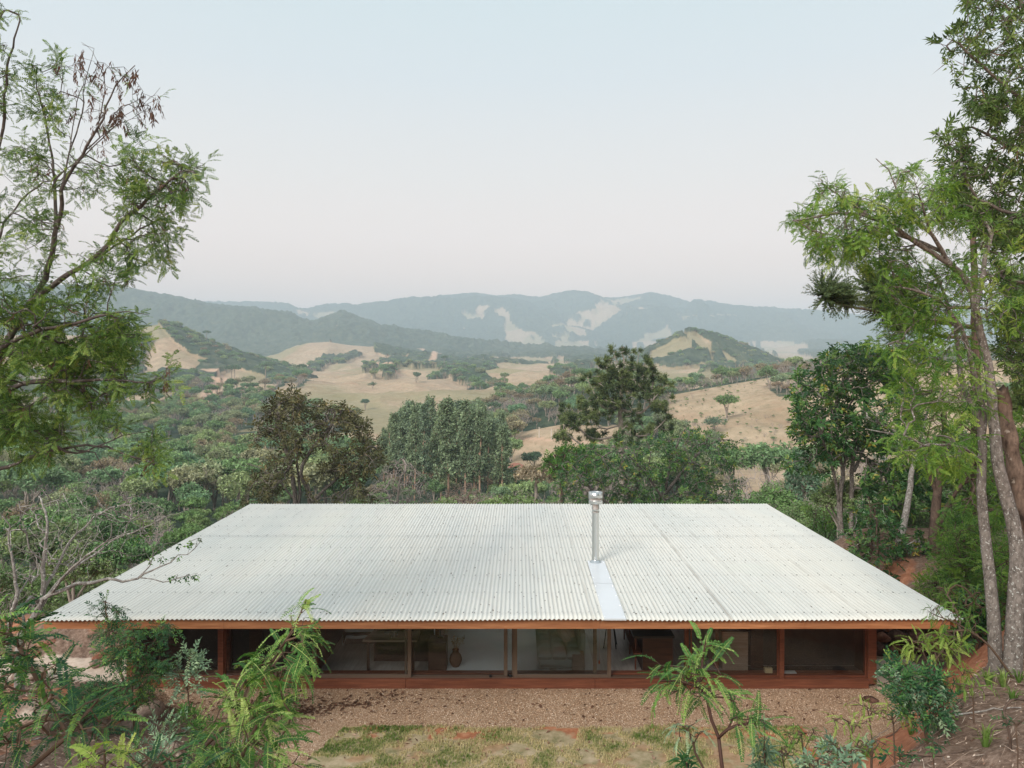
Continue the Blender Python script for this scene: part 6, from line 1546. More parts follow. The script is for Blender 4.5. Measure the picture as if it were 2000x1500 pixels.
fronds('acacia_sapling', 'dark green feathery sapling filling the lower left corner', 'sapling', [
 ([(190, 1750, 3.9), (160, 1500, 4.0), (132, 1440, 4.05), (96, 1370, 4.1), (56, 1300, 4.1), (20, 1240, 4.15), (-20, 1190, 4.2)], .014, .004), ([(130, 1440, 4.05), (180, 1380, 4.1), (220, 1350, 4.1)], .006, .003),
 ([(-60, 1600, 3.9), (-40, 1400, 4.0), (-20, 1290, 4.0)], .01, .004)],
 [dict(poly=[(-40, 1210), (20, 1195), (60, 1220), (80, 1270), (40, 1300), (-40, 1280)], n=70, Y=(3.9, 4.4)), dict(poly=[(-40, 1290), (60, 1270), (120, 1300), (150, 1330), (100, 1380), (20, 1370), (-40, 1370)], n=80, Y=(3.8, 4.3)),
  dict(poly=[(60, 1370), (140, 1360), (190, 1390), (230, 1400), (215, 1430), (120, 1450), (70, 1420)], n=52, Y=(3.8, 4.3)), dict(poly=[(-40, 1430), (40, 1420), (60, 1460), (20, 1500), (-40, 1500)], n=26, Y=(3.6, 4))],
 K_fg, M['leaf_fg_dark'], 62, var=(.05, .9), drp=.0, outward=.7, scale=(.6, .98))
fronds('acacia_sapling', 'pale yellow green frond tuft at the bottom left edge', 'sapling', [([(200, 1700, 3.8), (205, 1520, 3.8), (203, 1465, 3.8)], .007, .004)],
 [dict(poly=[(180, 1460), (220, 1455), (250, 1480), (260, 1510), (170, 1510), (150, 1490)], n=26, Y=(3.6, 3.95))], K_fg, M['leaf_yellow'], 63, var=(.2, .9), scale=(.6, .9), drp=.0)
fronds('acacia_sapling', 'dark fronds rising from the bottom edge between the two left saplings', 'sapling', [([(330, 1760, 4.0), (320, 1560, 4.0), (310, 1500, 4.0)], .007, .004)],
 [dict(poly=[(250, 1450), (310, 1440), (400, 1450), (420, 1540), (250, 1540)], n=44, Y=(3.8, 4.3))], K_fg, M['leaf_fg_dark'], 64, var=(.1, .9), scale=(.55, .9), drp=-.1, outward=.6)
fronds('acacia_sapling', 'slender feathery sapling with dark stem in front of the kitchen windows', 'sapling', [
 ([(1428, 1760, 4.7), (1412, 1510, 4.7), (1402, 1440, 4.75), (1392, 1405, 4.75), (1378, 1358, 4.8), (1366, 1338, 4.8), (1370, 1300, 4.85), (1374, 1262, 4.9), (1384, 1238, 4.9)], .011, .003), ([(1402, 1442, 4.75), (1420, 1425, 4.7), (1440, 1415, 4.7), (1470, 1410, 4.7)], .005, .003),
 ([(1372, 1345, 4.8), (1330, 1332, 4.8), (1290, 1330, 4.75)], .005, .003), ([(1380, 1360, 4.8), (1420, 1362, 4.75), (1440, 1370, 4.7)], .004, .003)],
 [dict(poly=[(1355, 1245), (1385, 1235), (1400, 1265), (1400, 1290), (1360, 1300)], n=20, Y=(4.8, 5)), dict(poly=[(1280, 1290), (1340, 1280), (1390, 1300), (1420, 1330), (1390, 1350), (1300, 1330)], n=44, Y=(4.6, 5)),
  dict(poly=[(1260, 1340), (1320, 1330), (1400, 1345), (1440, 1360), (1430, 1375), (1350, 1372), (1290, 1362)], n=44, Y=(4.6, 4.95)), dict(poly=[(1420, 1400), (1470, 1395), (1500, 1410), (1490, 1430), (1440, 1420)], n=22, Y=(4.6, 4.8))],
 K_fg, M['leaf_fg'], 65, var=(.08, .85), scale=(.5, .85), drp=.0, outward=.75, bark=simple_mat('dark_red_stem', (.07, .03, .02), .7))
fronds('pale_sapling', 'small grey green sapling left of the dark stemmed one', 'sapling', [([(1390, 1640, 5.2), (1372, 1500, 5.2), (1350, 1450, 5.2), (1345, 1425, 5.2)], .006, .003)],
 [dict(poly=[(1310, 1410), (1345, 1403), (1385, 1425), (1380, 1440), (1340, 1440), (1325, 1455)], n=22, Y=(5.1, 5.3))], K_fgs, M['leaf_pale'], 66, var=(.2, .9), scale=(.55, .85), drp=.1)
for i, (u, v, Y, h) in enumerate(((1492, 1400, 6.2, 120), (1340, 1478, 5.5, 30))):
    fronds('tall_weed', ['upright stem with long whorled leaves at the bottom edge', 'tiny leafy stem at the bottom edge'][i], 'plant', [([(u + 2, v + 260, Y), (u + 2, v + h, Y), (u, v + 12, Y)], .007, .004)],
     [dict(poly=[(u - 8, v + 5), (u + 10, v + 5), (u + 12, v + h), (u - 12, v + h)], n=22 if i == 0 else 5, Y=(Y - .05, Y + .05))], K_lance, M['leaf_pale'] if i == 0 else M['leaf_fg_dark'], 70 + i, scale=(.7, 1.2), drp=-.1, seg=.08)
# shrubs by the left corner of the house
fronds('leafy_shrub', 'airy many stemmed green shrub before the left corner post', 'shrub', [
 ([(262, 1388, 12.6), (238, 1320, 12.6), (218, 1260, 12.5), (208, 1200, 12.5), (206, 1180, 12.5)], .02, .005), ([(256, 1384, 12.6), (262, 1320, 12.7), (292, 1270, 12.7), (318, 1222, 12.7)], .016, .004), ([(262, 1384, 12.6), (280, 1340, 12.5), (318, 1290, 12.4)], .012, .004), ([(265, 1386, 12.6), (272, 1350, 12.6), (262, 1300, 12.6)], .012, .004)],
 [dict(poly=[(180, 1200), (205, 1170), (238, 1190), (230, 1225), (195, 1215)], n=34, Y=(12.1, 12.8)), dict(poly=[(185, 1240), (240, 1215), (275, 1230), (282, 1260), (265, 1300), (232, 1320), (205, 1290), (190, 1275)], n=150, Y=(12, 13), clump=.35),
  dict(poly=[(288, 1225), (330, 1215), (340, 1235), (330, 1255), (300, 1265)], n=44, Y=(12.3, 12.9)), dict(poly=[(265, 1290), (300, 1270), (338, 1290), (320, 1310), (300, 1340), (270, 1350), (255, 1320)], n=110, Y=(12.2, 12.9), clump=.35),
  dict(poly=[(270, 1350), (300, 1345), (300, 1380), (270, 1375)], n=14, Y=(12.3, 12.8))],
 K_nand, M['leaf_fg_dark'], 75, seg=.12, rtip=.0035, scale=(.7, 1.2), var=(.1, .95), drp=.1, extra=60)
fronds('low_shrub', 'low dark leafy shrub spreading over the rocks left of the corner post', 'shrub', [([(215, 1395, 12.2), (210, 1360, 12.2), (205, 1345, 12.2)], .012, .004), ([(205, 1392, 12.2), (175, 1370, 12.2)], .01, .004)],
 [dict(poly=[(135, 1370), (165, 1345), (200, 1330), (240, 1335), (255, 1355), (230, 1380), (170, 1385)], n=240, Y=(11.6, 12.9))], K_nand, M['leaf_fg_dark'], 76, seg=.12, rtip=.0035, scale=(.7, 1.1), var=(.0, .7))
fronds('grey_shrub', 'small pale grey leaved shrub before the second window', 'shrub', [([(372, 1400, 12.6), (366, 1345, 12.6), (368, 1300, 12.6), (372, 1280, 12.6)], .010, .003), ([(366, 1345, 12.6), (352, 1320, 12.6), (342, 1300, 12.6)], .006, .003)],
 [dict(poly=[(335, 1305), (350, 1292), (362, 1325), (345, 1345), (335, 1340)], n=26, Y=(12.4, 12.8)), dict(poly=[(362, 1275), (380, 1270), (395, 1300), (380, 1325), (365, 1315)], n=42, Y=(12.4, 12.8)), dict(poly=[(330, 1335), (392, 1330), (385, 1360), (350, 1368)], n=14, Y=(12.4, 12.8))],
 K_small, M['leaf_pale'], 77, seg=.1, rtip=.003, scale=(1.2, 2.0), var=(.2, .95))
for i, (u, v, Y, w_, h) in enumerate(((330, 1400, 8.6, 60, 85), (405, 1420, 8.4, 55, 60), (300, 1450, 7.4, 60, 60), (370, 1390, 9.2, 30, 40), (455, 1470, 7.0, 40, 50))):
    fronds('weed', ['upright narrow leaved weed on the gravel edge, tallest of the left ones', 'narrow leaved weed beside the leaning sapling', 'weed in the litter near the bottom left', 'small weed tuft behind the tall weed', 'weed hidden low beside the leaning sapling'][i], 'plant',
     [([(u, v + h + 60, Y), (u, v + h, Y), (u + 4, v + h * .4, Y)], .008, .003), ([(u, v + h, Y), (u - w_ * .3, v + h * .4, Y), (u - w_ * .35, v + 8, Y)], .005, .002), ([(u, v + h, Y), (u + w_ * .35, v + h * .3, Y), (u + w_ * .4, v + 4, Y)], .005, .002)],
     [dict(poly=[(u - w_ * .6, v), (u + w_ * .6, v), (u + w_ * .5, v + h), (u - w_ * .5, v + h)], n=46, Y=(Y - .3, Y + .3), clump=.35)], [spray(blade(.05, .014, .3, .2), 8, s, .7, .014, .4) for s in range(3)], [M['leaf_pale'], M['leaf_fg']][i % 2], 80 + i, seg=.08, rtip=.0025, scale=(.9, 1.5), drp=-.2, spread=.3, group='weeds left of the lawn')
# the big mixed shrub on the right bank and its companions
fronds('feathery_shrub', 'yellow green feathery shrub below the right end of the roof', 'shrub', [
 ([(1850, 1440, 10.2), (1840, 1370, 10.2), (1820, 1310, 10.2), (1800, 1270, 10.2), (1790, 1240, 10.2)], .012, .004), ([(1830, 1330, 10.2), (1790, 1310, 10.1), (1750, 1290, 10.1)], .008, .003), ([(1820, 1300, 10.2), (1850, 1260, 10.2), (1880, 1240, 10.2)], .008, .003)],
 [dict(poly=[(1730, 1285), (1760, 1275), (1790, 1295), (1770, 1310), (1740, 1300)], n=26, Y=(9.9, 10.3)), dict(poly=[(1745, 1250), (1790, 1235), (1840, 1235), (1880, 1250), (1870, 1285), (1820, 1280), (1780, 1275)], n=84, Y=(9.9, 10.5)), dict(poly=[(1860, 1300), (1920, 1310), (1930, 1330), (1880, 1330)], n=26, Y=(9.8, 10.2))],
 K_fgs, M['leaf_yellow'], 90, scale=(.9, 1.35), var=(.0, .75), drp=-.05, rtip=.003)
fronds('feathery_shrub', 'blue green feathery spray hanging over the right roof corner', 'shrub', [([(1990, 1330, 10.8), (1930, 1260, 10.8), (1880, 1225, 10.8), (1840, 1205, 10.8), (1810, 1195, 10.8)], .012, .003)],
 [dict(poly=[(1800, 1185), (1850, 1175), (1900, 1200), (1915, 1240), (1880, 1260), (1840, 1235), (1810, 1210)], n=76, Y=(10.4, 11.4)), dict(poly=[(1815, 1150), (1880, 1130), (1930, 1160), (1920, 1200), (1860, 1180)], n=80, Y=(13, 15)), dict(poly=[(1820, 1240), (1870, 1235), (1880, 1250), (1830, 1255)], n=14, Y=(10.3, 10.8))],
 K_fgs, M['leaf_right'], 91, scale=(.9, 1.3), var=(.0, .6), drp=.1)
fronds('blue_green_shrub', 'dense small leaved blue green shrub on the edge of the right bank', 'shrub', [
 ([(1815, 1430, 9.6), (1800, 1390, 9.6), (1790, 1350, 9.6), (1780, 1310, 9.6)], .014, .004), ([(1805, 1400, 9.6), (1770, 1360, 9.6), (1750, 1330, 9.6), (1735, 1305, 9.6)], .01, .003), ([(1808, 1410, 9.6), (1840, 1370, 9.6), (1850, 1330, 9.6)], .01, .003)],
 [dict(poly=[(1728, 1300), (1755, 1295), (1765, 1330), (1745, 1345), (1730, 1325)], n=40, Y=(9.4, 9.8)), dict(poly=[(1740, 1335), (1790, 1310), (1850, 1320), (1860, 1360), (1850, 1400), (1800, 1410), (1760, 1385)], n=230, Y=(9.2, 10), clump=.33)],
 K_small, M['leaf_fg_dark'], 92, scale=(1.1, 1.9), var=(.1, .95), rtip=.003, more=[('pale_leaves', K_small, M['leaf_pale'], .35, None, (1.2, 1.8))])
sm = [(1700, 1365, 9.2, 50, 40, 'yellow'), (1745, 1375, 9.6, 45, 40, 'yellow'), (1660, 1395, 8.4, 40, 45, 'yellow'), (1570, 1415, 7.6, 45, 50, 'right'), (1610, 1440, 7.0, 40, 40, 'right'), (1530, 1455, 7.2, 35, 35, 'right'), (1650, 1450, 6.6, 50, 40, 'pale'), (1700, 1440, 7, 40, 40, 'right'), (1900, 1330, 9.6, 50, 30, 'right'), (1760, 1470, 6.6, 40, 30, 'fgd'),
      (1820, 1440, 7.6, 30, 22, 'fgd'), (1600, 1480, 6.2, 50, 25, 'pale'), (1985, 1400, 7.6, 40, 20, 'fgd')]
for i, (u, v, Y, w_, h, mt) in enumerate(sm):
    lf = {'yellow': M['leaf_yellow'], 'right': M['leaf_right'], 'pale': M['leaf_pale'], 'fgd': M['leaf_fg_dark']}[mt]; nm = {'yellow': 'yellow green feathery', 'right': 'mid green feathery', 'pale': 'grey green', 'fgd': 'dark broad leaved'}[mt]
    fronds('seedling', 'small ' + nm + ' seedling on the foot of the right bank', 'plant', [([(u + 3, v + h + 50, Y), (u, v + h, Y), (u - 4, v + h * .4, Y)], .007, .003), ([(u, v + h, Y), (u + w_ * .4, v + h * .3, Y)], .004, .002)],
     [dict(poly=[(u - w_, v + h * .1), (u, v), (u + w_, v + h * .2), (u + w_ * .6, v + h * .8), (u - w_ * .6, v + h * .8)], n=34 if mt != 'fgd' else 12, Y=(Y - .35, Y + .35))], K_fgs if mt in ('yellow', 'right') else [spray(blade(.07, .028, .3, .3), 5, s, .9, .02) for s in range(3)], lf, 100 + i, scale=(.5, .85) if mt in ('yellow', 'right') else (.7, 1.2), var=(.05, .9), drp=.0, group='small ' + nm + ' seedlings on the right bank')

# grass tufts on the bank
def tuft(n, L, s, w=.006):
    rr = random.Random(s); V = []; Q = []; vv = []
    for i in range(n):
        a = rr.uniform(0, 6.28); l = L * rr.uniform(.5, 1); lean = rr.uniform(.1, .8); d = np.array([math.cos(a), math.sin(a), 0]); p = np.array([-math.sin(a), math.cos(a), 0]) * w
        k = len(V); q0 = d * .02; q1 = d * l * lean * .4 + [0, 0, l * .6]; q2 = d * l * lean + [0, 0, l * (.95 - lean * .45)]
        V += [q0 - p, q0 + p, q1 + p * .8, q1 - p * .8, q2, q2]; Q += [(k, k + 1, k + 2, k + 3), (k + 3, k + 2, k + 4, k + 5)]; c = rr.uniform(-.15, .15); vv += [c - .1, c - .1, c, c, c + .1, c + .1]
    V = np.array(V)[:, [2, 1, 0]] * [1, 1, -1]
    return Kit(V, Q, vv)
M['grass_blade'] = leaf_mat('grass_blade', [(0, (.05, .10, .02)), (.4, (.11, .17, .04)), (.7, (.28, .27, .12)), (1, (.46, .38, .24))], .25, .7, .15)
rg = np.random.default_rng(123)
for i, (u, v, Y) in enumerate(((1990, 1335, 9.9), (1960, 1342, 9.8), (2010, 1352, 9.6), (1930, 1340, 9.9), (1978, 1372, 9.2), (1925, 1462, 7.6), (1690, 1480, 7.4), (1780, 1440, 8.2), (1872, 1356, 9.6))):
    x = (u - CX) / F * Y; z = ground_z(x, Y)
    # stand it where the sight line meets the bank
    ys_ = np.linspace(5, 14, 200); zz_, _ = relief((u - CX) / F * ys_, ys_); zr_ = CAMZ + (CY - v) / F * ys_; kk = np.argmax(zz_ > zr_)
    if (zz_ > zr_).any(): Y = ys_[kk]; x = (u - CX) / F * Y; z = zz_[kk]
    kt = tuft(26, .38, i, .011); V, Q, vv = place([kt], np.array([[0, 0, 0]]), np.array([[0, 0, 1.0]]), rg, (.7, 1.1), (.1, .5), .3)
    tag(link('grass_tuft', make_mesh('grass_tuft', V, Q, M['grass_blade'], var=vv), None, (x, Y, z - .02)), 'green broad bladed grass tuft ' + ('at the foot of the two pale trunks' if i < 5 or i == 8 else 'on the littered bank near the bottom right'), 'grass tuft', 'grass tufts ' + ('by the pale trunks' if i < 5 or i == 8 else 'on the bank'))
# short lawn
n = 26000; x = rg.uniform(-5, 6, n); y = rg.uniform(12.6, 14.75, n)
nn = fbm(x * .9, y * .9, 101, 4); dens = fbm(x * 2.1, y * 2.4, 401, 4); edge = np.exp(-((y - 14.42) / .1) ** 2) * (fbm(x * 1.2, y * 0, 402, 3) > .5)
m_ = (near_h(x, y) < .5) & (y < 14.58 + .25 * (nn - .5)) & (x > -3.7 + (nn - .5) * 1.2 + np.clip(y - 13.2, 0, 3) * .25) & (x < 5.7) & ((dens > .43) | (edge > .4))
x, y, dens, edge = x[m_], y[m_], dens[m_], edge[m_]; z, _ = relief(x, y)
gk = [tuft(5, .055, s, .0035) for s in range(4)]
green = np.clip(1.02 - 2.2 * (dens - .40) - .5 * edge + rg.normal(0, .15, len(x)) - .25 * sst(-1, -4, x) + .18, .08, 1)
V, Q, vv = place(gk, np.stack([x, y, z], 1), np.tile([0, 0, 1.0], (len(x), 1)), rg, (.7, 1.5), green, .5)
tag(link('lawn_grass', make_mesh('lawn_grass', V, Q, M['grass_blade'], var=vv)), kind='stuff')

# dead leaves, straw and twigs
M['litter'] = leaf_mat('dead_leaves', [(0, (.055, .03, .02)), (.4, (.14, .075, .05)), (.7, (.30, .21, .155)), (1, (.50, .42, .35))], .05, .8, .15)
def flat_scatter(name, x, y, L, W, var, lift=.01, curl=.35):
    z, _ = relief(x, y); n = len(x); a = rg.uniform(0, 6.28, n)
    e = .06; zx, _ = relief(x + e, y); zy, _ = relief(x, y + e)
    N_ = np.stack([-(zx - z) / e, -(zy - z) / e, np.ones(n)], 1); N_ /= np.linalg.norm(N_, axis=1, keepdims=True)
    d = np.stack([np.cos(a), np.sin(a), np.zeros(n)], 1); d -= N_ * (d * N_).sum(1, keepdims=True); d = d + N_ * rg.normal(0, .15, (n, 1)); p = np.cross(N_, d); p += N_ * rg.normal(0, .35, (n, 1))
    c = np.stack([x, y, z], 1) + N_ * (lift + W[:, None] * .35)
    V = np.stack([c - d * L[:, None], c + p * W[:, None] + N_ * W[:, None] * curl, c + d * L[:, None] + N_ * L[:, None] * .1, c - p * W[:, None] + N_ * W[:, None] * curl * .5], 1).reshape(-1, 3)
    o = link(name, make_mesh(name, V, np.arange(n * 4).reshape(-1, 4), M['litter'], var=np.repeat(var, 4))); return tag(o, kind='stuff')
def bank_pts(n):
    x = np.concatenate([rg.uniform(4, 14, n), rg.uniform(-14, -4, n // 2)]); y = np.concatenate([rg.uniform(6, 20, n), rg.uniform(8, 17, n // 2)]); h = near_h(x, y); s = ((x - 6.0) - (y - 13.1)) / 1.4142
    m = (h > .12) & ((x < 0) | (s > 1.6 + .5 * rg.random(len(x)))); return x[m], y[m]
x, y = bank_pts(17000); n = len(x); flat_scatter('leaf_litter', x, y, rg.uniform(.012, .04, n), rg.uniform(.004, .014, n), rg.random(n))
x, y = bank_pts(5200); n = len(x); flat_scatter('straw', x, y, rg.uniform(.05, .17, n), rg.uniform(.0025, .005, n), rg.uniform(.55, 1, n), .02)
# leaves blown on the gravel, thickest at the left
cl = [(-5.1, 15.6, .45, 130), (-4.6, 15.2, .35, 190), (-3.6, 15.5, .35, 110), (-3.0, 15.9, .3, 40), (-2.4, 15.7, .5, 25), (-7, 15.6, 1, 60), (-5.5, 14.8, .7, 60)]
x = np.concatenate([rg.normal(a, s, k) for a, b, s, k in cl] + [rg.uniform(-8, 8, 260), rg.uniform(-4, 5, 160)]); y = np.concatenate([rg.normal(b, s * .35, k) for a, b, s, k in cl] + [rg.uniform(14.6, 16.2, 260), rg.uniform(12.9, 14.5, 160)])
m_ = y < 16.2; x, y = x[m_], y[m_]; n = len(x); v_ = rg.uniform(0, .45, n); v_[-150:] = rg.uniform(.4, 1, 150); flat_scatter('blown_leaves', x, y, rg.uniform(.025, .07, n), rg.uniform(.010, .026, n), v_ * .7, .004, .9)
# gravel grains standing proud of the bed
n = 60000; x = rg.uniform(-8.6, 8.6, n); y = rg.uniform(13.4, 16.25, n); h = near_h(x, y); m_ = (h < .15) & ((y > 14.6) | (x < -3.9)); x, y = x[m_], y[m_]; z, _ = relief(x, y); n = len(x)
gq = []
for s in range(4):
    rr = np.random.default_rng(s); V = np.array([(1, 0, 0), (0, 1, 0), (-1, 0, 0), (0, -1, 0), (0, 0, .8), (0, 0, -.4)]) * rr.uniform(.7, 1.2, (6, 1)); gq.append(Kit(V * .0062, [(0, 1, 4, 4), (1, 2, 4, 4), (2, 3, 4, 4), (3, 0, 4, 4)], [0] * 6))
VV = []; TT_ = []; vv = []; o_ = 0
for s in range(4):
    m_ = np.where(rg.integers(0, 4, n) == s)[0]; sc_ = rg.uniform(.6, 1.7, len(m_)) ** 1.3; a = rg.uniform(0, 6.28, len(m_)); K = gq[s].V
    W = K[None] * sc_[:, None, None]; W = np.stack([W[..., 0] * np.cos(a)[:, None] - W[..., 1] * np.sin(a)[:, None], W[..., 0] * np.sin(a)[:, None] + W[..., 1] * np.cos(a)[:, None], W[..., 2]], -1) + np.stack([x[m_], y[m_], z[m_] + .003], 1)[:, None]
    VV.append(W.reshape(-1, 3)); T0 = np.array([(0, 1, 4), (1, 2, 4), (2, 3, 4), (3, 0, 4)]); TT_.append((T0[None] + (np.arange(len(m_)) * 6)[:, None, None]).reshape(-1, 3) + o_); vv.append(np.repeat(rg.random(len(m_)), 6)); o_ += len(m_) * 6
gm = leaf_mat('gravel_grain', [(0, (.20, .12, .07)), (.35, (.36, .23, .145)), (.7, (.46, .33, .23)), (.93, (.58, .46, .36)), (1, (.78, .70, .60))], .0, .8, .3)
tag(link('gravel', make_mesh('gravel', np.vstack(VV), None, gm, var=np.concatenate(vv), T=np.vstack(TT_))), kind='stuff')

# rocks
def rock(x, y, r, label, mat, sq=(1, 1, .7), group=None, seed=0, sink=.3, z=None, name='rock', cat='rock'):
    bm_n = 14; a = np.linspace(0, 2 * math.pi, bm_n * 2, endpoint=False); e = np.linspace(-math.pi / 2, math.pi / 2, bm_n); A, E = np.meshgrid(a, e)
    D = np.stack([np.cos(E) * np.cos(A), np.cos(E) * np.sin(A), np.sin(E)], -1)
    rg_ = np.random.default_rng(seed)
    R_ = np.ones(A.shape)
    for k in range(9):
        nrm = rg_.normal(0, 1, 3); nrm /= np.linalg.norm(nrm); dd = D @ nrm; lim = rg_.uniform(.62, .92); R_ = np.where(dd * R_ > lim, lim / np.maximum(dd, 1e-3), R_)
    R_ = R_ * (1 + .16 * (fbm(D[..., 0] * 3 + seed, D[..., 1] * 3 + D[..., 2] * 2.3, seed, 4) - .5))
    V = (D * R_[..., None] * r * np.array(sq)).reshape(-1, 3); nc = bm_n * 2
    Q = [(j * nc + i, j * nc + (i + 1) % nc, (j + 1) * nc + (i + 1) % nc, (j + 1) * nc + i) for j in range(bm_n - 1) for i in range(nc)]
    o = link(name, make_mesh(name, V, Q, mat, smooth=False), None, (x, y, (ground_z(x, y) if z is None else z) + r * sq[2] * (1 - sink) - r * .1)); o.rotation_euler = (0, 0, rg_.uniform(0, 6.28))
    return tag(o, label, cat, group)
def rock_mat(name, a, b, c):
    m, t = new_mat(name); g = NG(t); co = g.co(); n1 = g.noise(co, 3, 8, .7); n2 = g.noise(co, 18, 6, .7)
    col = g.ramp(n1, [(.3, a), (.52, b), (.72, c)]); col = g.mix(.6, col, g.ramp(n2, [(.3, .5), (.7, 1.4)]), 'MULTIPLY')
    g.out(g.n('ShaderNodeBsdfPrincipled', {'Base Color': col, 'Roughness': .92, 'Normal': g.n('ShaderNodeBump', {'Height': n2, 'Strength': .7, 'Distance': .02}).outputs[0], 'Specular IOR Level': .15}).outputs[0]); return m
M['rock'] = rock_mat('mottled_rock', (.13, .09, .07), (.28, .20, .155), (.48, .40, .33)); M['rock_red'] = rock_mat('red_rock', (.12, .05, .035), (.30, .14, .09), (.48, .30, .22)); M['rock_dark'] = rock_mat('dark_wall_stone', (.035, .02, .015), (.10, .055, .04), (.24, .13, .10))
RK = [(292, 1402, .30, 'rock', 'mottled rock at the foot of the corner shrub'), (85, 1415, .42, 'rock', 'large lichened rock behind the dark sapling'), (150, 1400, .25, 'rock', 'pale rock beside the large lichened one'), (55, 1395, .3, 'rock_red', 'reddish rock at the left edge'), (262, 1380, .3, 'rock_red', 'red brown rock under the airy shrub'), (240, 1405, .22, 'rock', 'small grey rock right of the low shrub'),
      (250, 1425, .18, 'rock', 'small pale rock in the litter'), (215, 1290, .34, 'rock_red', 'long banded red rock on the path edge'), (192, 1300, .2, 'rock', 'flat pale rock beside the banded one'), (60, 1330, .35, 'rock', 'pale rock beyond the dark sapling, at the path'), (1700, 1372, .15, 'rock_dark', 'dark round rock on the gravel near the right bank'), (190, 1430, .2, 'rock', 'rounded stone among the litter below the low shrub'), (330, 1480, .25, 'rock', 'pale rock near the bottom edge'), (78, 1262, .14, 'rock_red', 'small orange rock on the path by the bare tree')]
for i, (u, v, r, mt, lb) in enumerate(RK):
    ys_ = np.linspace(8, 24, 400); zz_, _ = relief((u - CX) / F * ys_, ys_); zr_ = CAMZ + (CY - v) / F * ys_; kk = np.argmax(zz_ > zr_); Y = ys_[kk]
    rock((u - CX) / F * Y, Y, r, lb, M[mt], (1.15, .85, .6), None, i + 3)
# stones tumbled on the spoil mound
for i in range(16):
    x = rg.uniform(-12.5, -9.4); y = rg.uniform(17.7, 19.2); rock(x, y, rg.uniform(.07, .2), 'loose reddish stone on the spoil mound left of the house', M[['rock_red', 'rock'][i % 2]], (1.2, .8, .6), 'stones on the spoil mound', 40 + i)
# dry stone wall behind the right end of the house: every stone is laid in the bank
sw = empty('stone_wall', (9.9, 18.4, 0), 'rough dark stone retaining wall right of the glass corner', 'wall')
k = 0
for row in range(4):
    xw = -1.9 + rg.uniform(0, .2)
    while xw < 1.6:
        r = rg.uniform(.16, .27)
        a_ = rock(0, 0, r, None, M[['rock_dark', 'rock_red', 'rock_dark'][k % 3]], (1.15, .8, .78), None, 60 + k % 25, z=0, name='stone', cat=None)
        a_.parent = sw; a_.location = (xw, -.25 + row * .09 + rg.uniform(-.06, .06), .14 + row * .26 + rg.uniform(-.04, .04)); xw += r * 1.75; k += 1
b = MB(); b.box((-.2, .75, .45), (3.8, .8, .9), bev=.1); b.build('backing', M['rock_dark'], sw)
# fence posts and white marker beyond the house
for i, (u, v0, v1, Y, lb) in enumerate(((162, 1225, 1254, 25.5, 'left pale post of the far fence seen under the eave'), (183, 1225, 1252, 25.5, 'right pale post of the far fence seen under the eave'), (1886, 1130, 1160, 20, 'short white marker stake among the trees on the right'))):
    x = (u - CX) / F * Y; z = ground_z(x, Y); zt = CAMZ + (CY - v0) / F * Y
    b = MB(); b.box((0, 0, max(.5, zt - z) / 2 - .1), (.09, .09, max(.5, zt - z) + .2), bev=.008); tag(b.build('fence_post' if i < 2 else 'marker_stake', M['white_wall'], None, False, (x, Y, z)), lb, 'post' if i < 2 else 'stake')
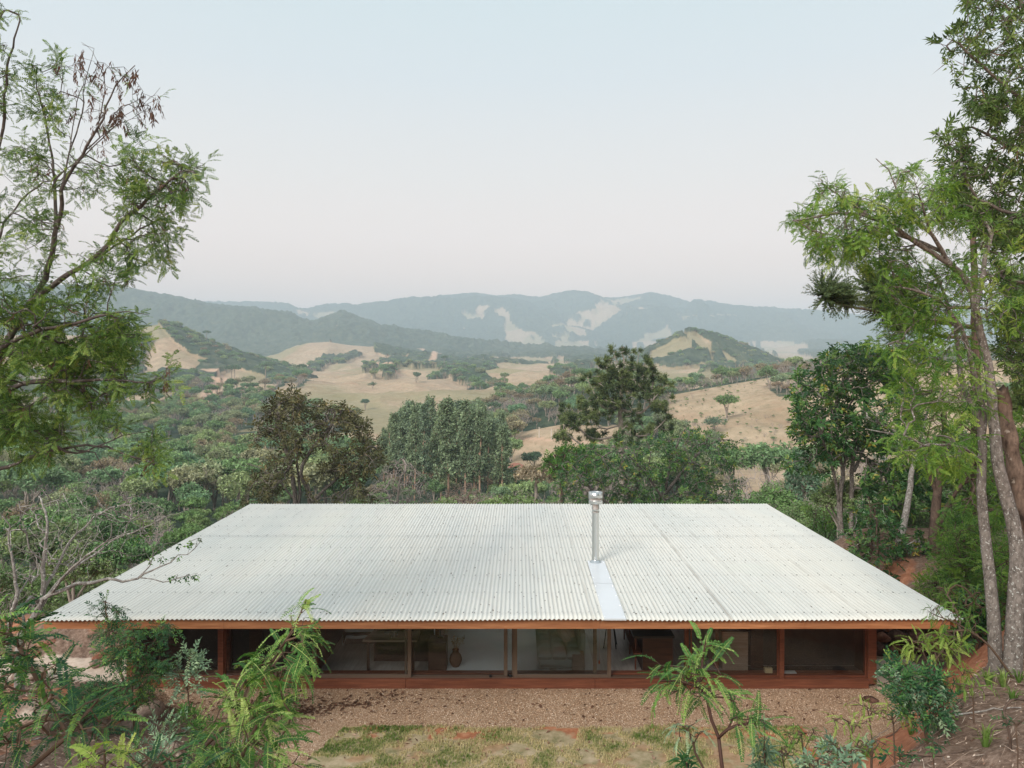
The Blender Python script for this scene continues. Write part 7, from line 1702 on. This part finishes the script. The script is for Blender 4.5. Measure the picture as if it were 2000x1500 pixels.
# fallen branches and a curled root on the right bank
BR = [([(1660, 1500), (1740, 1440), (1800, 1410), (1850, 1395)], .014), ([(1840, 1410), (1900, 1395), (1990, 1385)], .016), ([(1770, 1480), (1840, 1480), (1890, 1470)], .018), ([(1750, 1395), (1780, 1420), (1850, 1490)], .008), ([(1900, 1440), (1960, 1425), (2000, 1410)], .010), ([(1700, 1450), (1770, 1400), (1800, 1380)], .008), ([(1860, 1400), (1880, 1370), (1960, 1362)], .013), ([(60, 1450), (110, 1440), (170, 1415)], .012), ([(150, 1470), (230, 1430)], .01)]
for i, (pp, r) in enumerate(BR):
    L = []
    for u, v in pp:
        ys_ = np.linspace(5, 16, 400); zz_, _ = relief((u - CX) / F * ys_, ys_); zr_ = CAMZ + (CY - v) / F * ys_; kk = np.argmax(zz_ > zr_) if (zz_ > zr_).any() else 150; Y = ys_[kk]; L.append(((u - CX) / F * Y, Y, zz_[kk] + r + .01))
    L = smooth_line(L, .1); L += np.random.default_rng(i).normal(0, .012, L.shape); o0 = L[0].copy()
    b = MB(); b.tube(L - o0, np.linspace(r, r * .4, len(L)), 7)
    tag(b.build('fallen_branch', M['bark_bare'] if i % 2 else M['bark_brown'], None, True, tuple(o0)), 'dead fallen branch lying on the littered ' + ('right bank' if i < 7 else 'ground at the lower left'), 'branch', 'fallen branches on the ' + ('right bank' if i < 7 else 'left ground'))
L = []
Yv = 7.0
ys_ = np.linspace(5, 12, 300); u, v = 1974, 1462; zz_, _ = relief((u - CX) / F * ys_, ys_); kk = np.argmax(zz_ > CAMZ + (CY - v) / F * ys_); Yv = ys_[kk]
L = smooth_line([P(1974, 1475, Yv), P(1972, 1435, Yv), P(1963, 1405, Yv + .05), P(1961, 1388, Yv + .1), P(1972, 1370, Yv + .15), P(1990, 1366, Yv + .2), P(2012, 1372, Yv + .3)], .04)
b = MB(); b.tube(L - L[0], np.linspace(.017, .012, len(L)), 8); tag(b.build('vine_stem', M['bark_brown'], None, True, tuple(L[0])), 'bent bare vine stem looping over the right bank', 'vine')
HAZE = 2.6e-4
# ------------------------------------------------------------------ evening haze
if HAZE:
    m, t = new_mat('haze'); g = NG(t)
    vol = g.n('ShaderNodeVolumePrincipled', {'Color': (.76, .885, 1.0, 1), 'Density': HAZE, 'Anisotropy': .0})
    g.out(None, vol.outputs[0])
    b = MB(); b.box((0, 3600, 150), (36000, 7600, 1500))
    # bottom one metre under the lowest ground, top above the highest crest
    hz = b.build('haze', m); tag(hz, kind='stuff')
    zz = [v.co.z for v in bpy.data.objects['ground'].data.vertices]
    lo, hi = min(zz) - 1.0, max(zz) + 60
    for v in hz.data.vertices: v.co.z = lo if v.co.z < 0 else hi
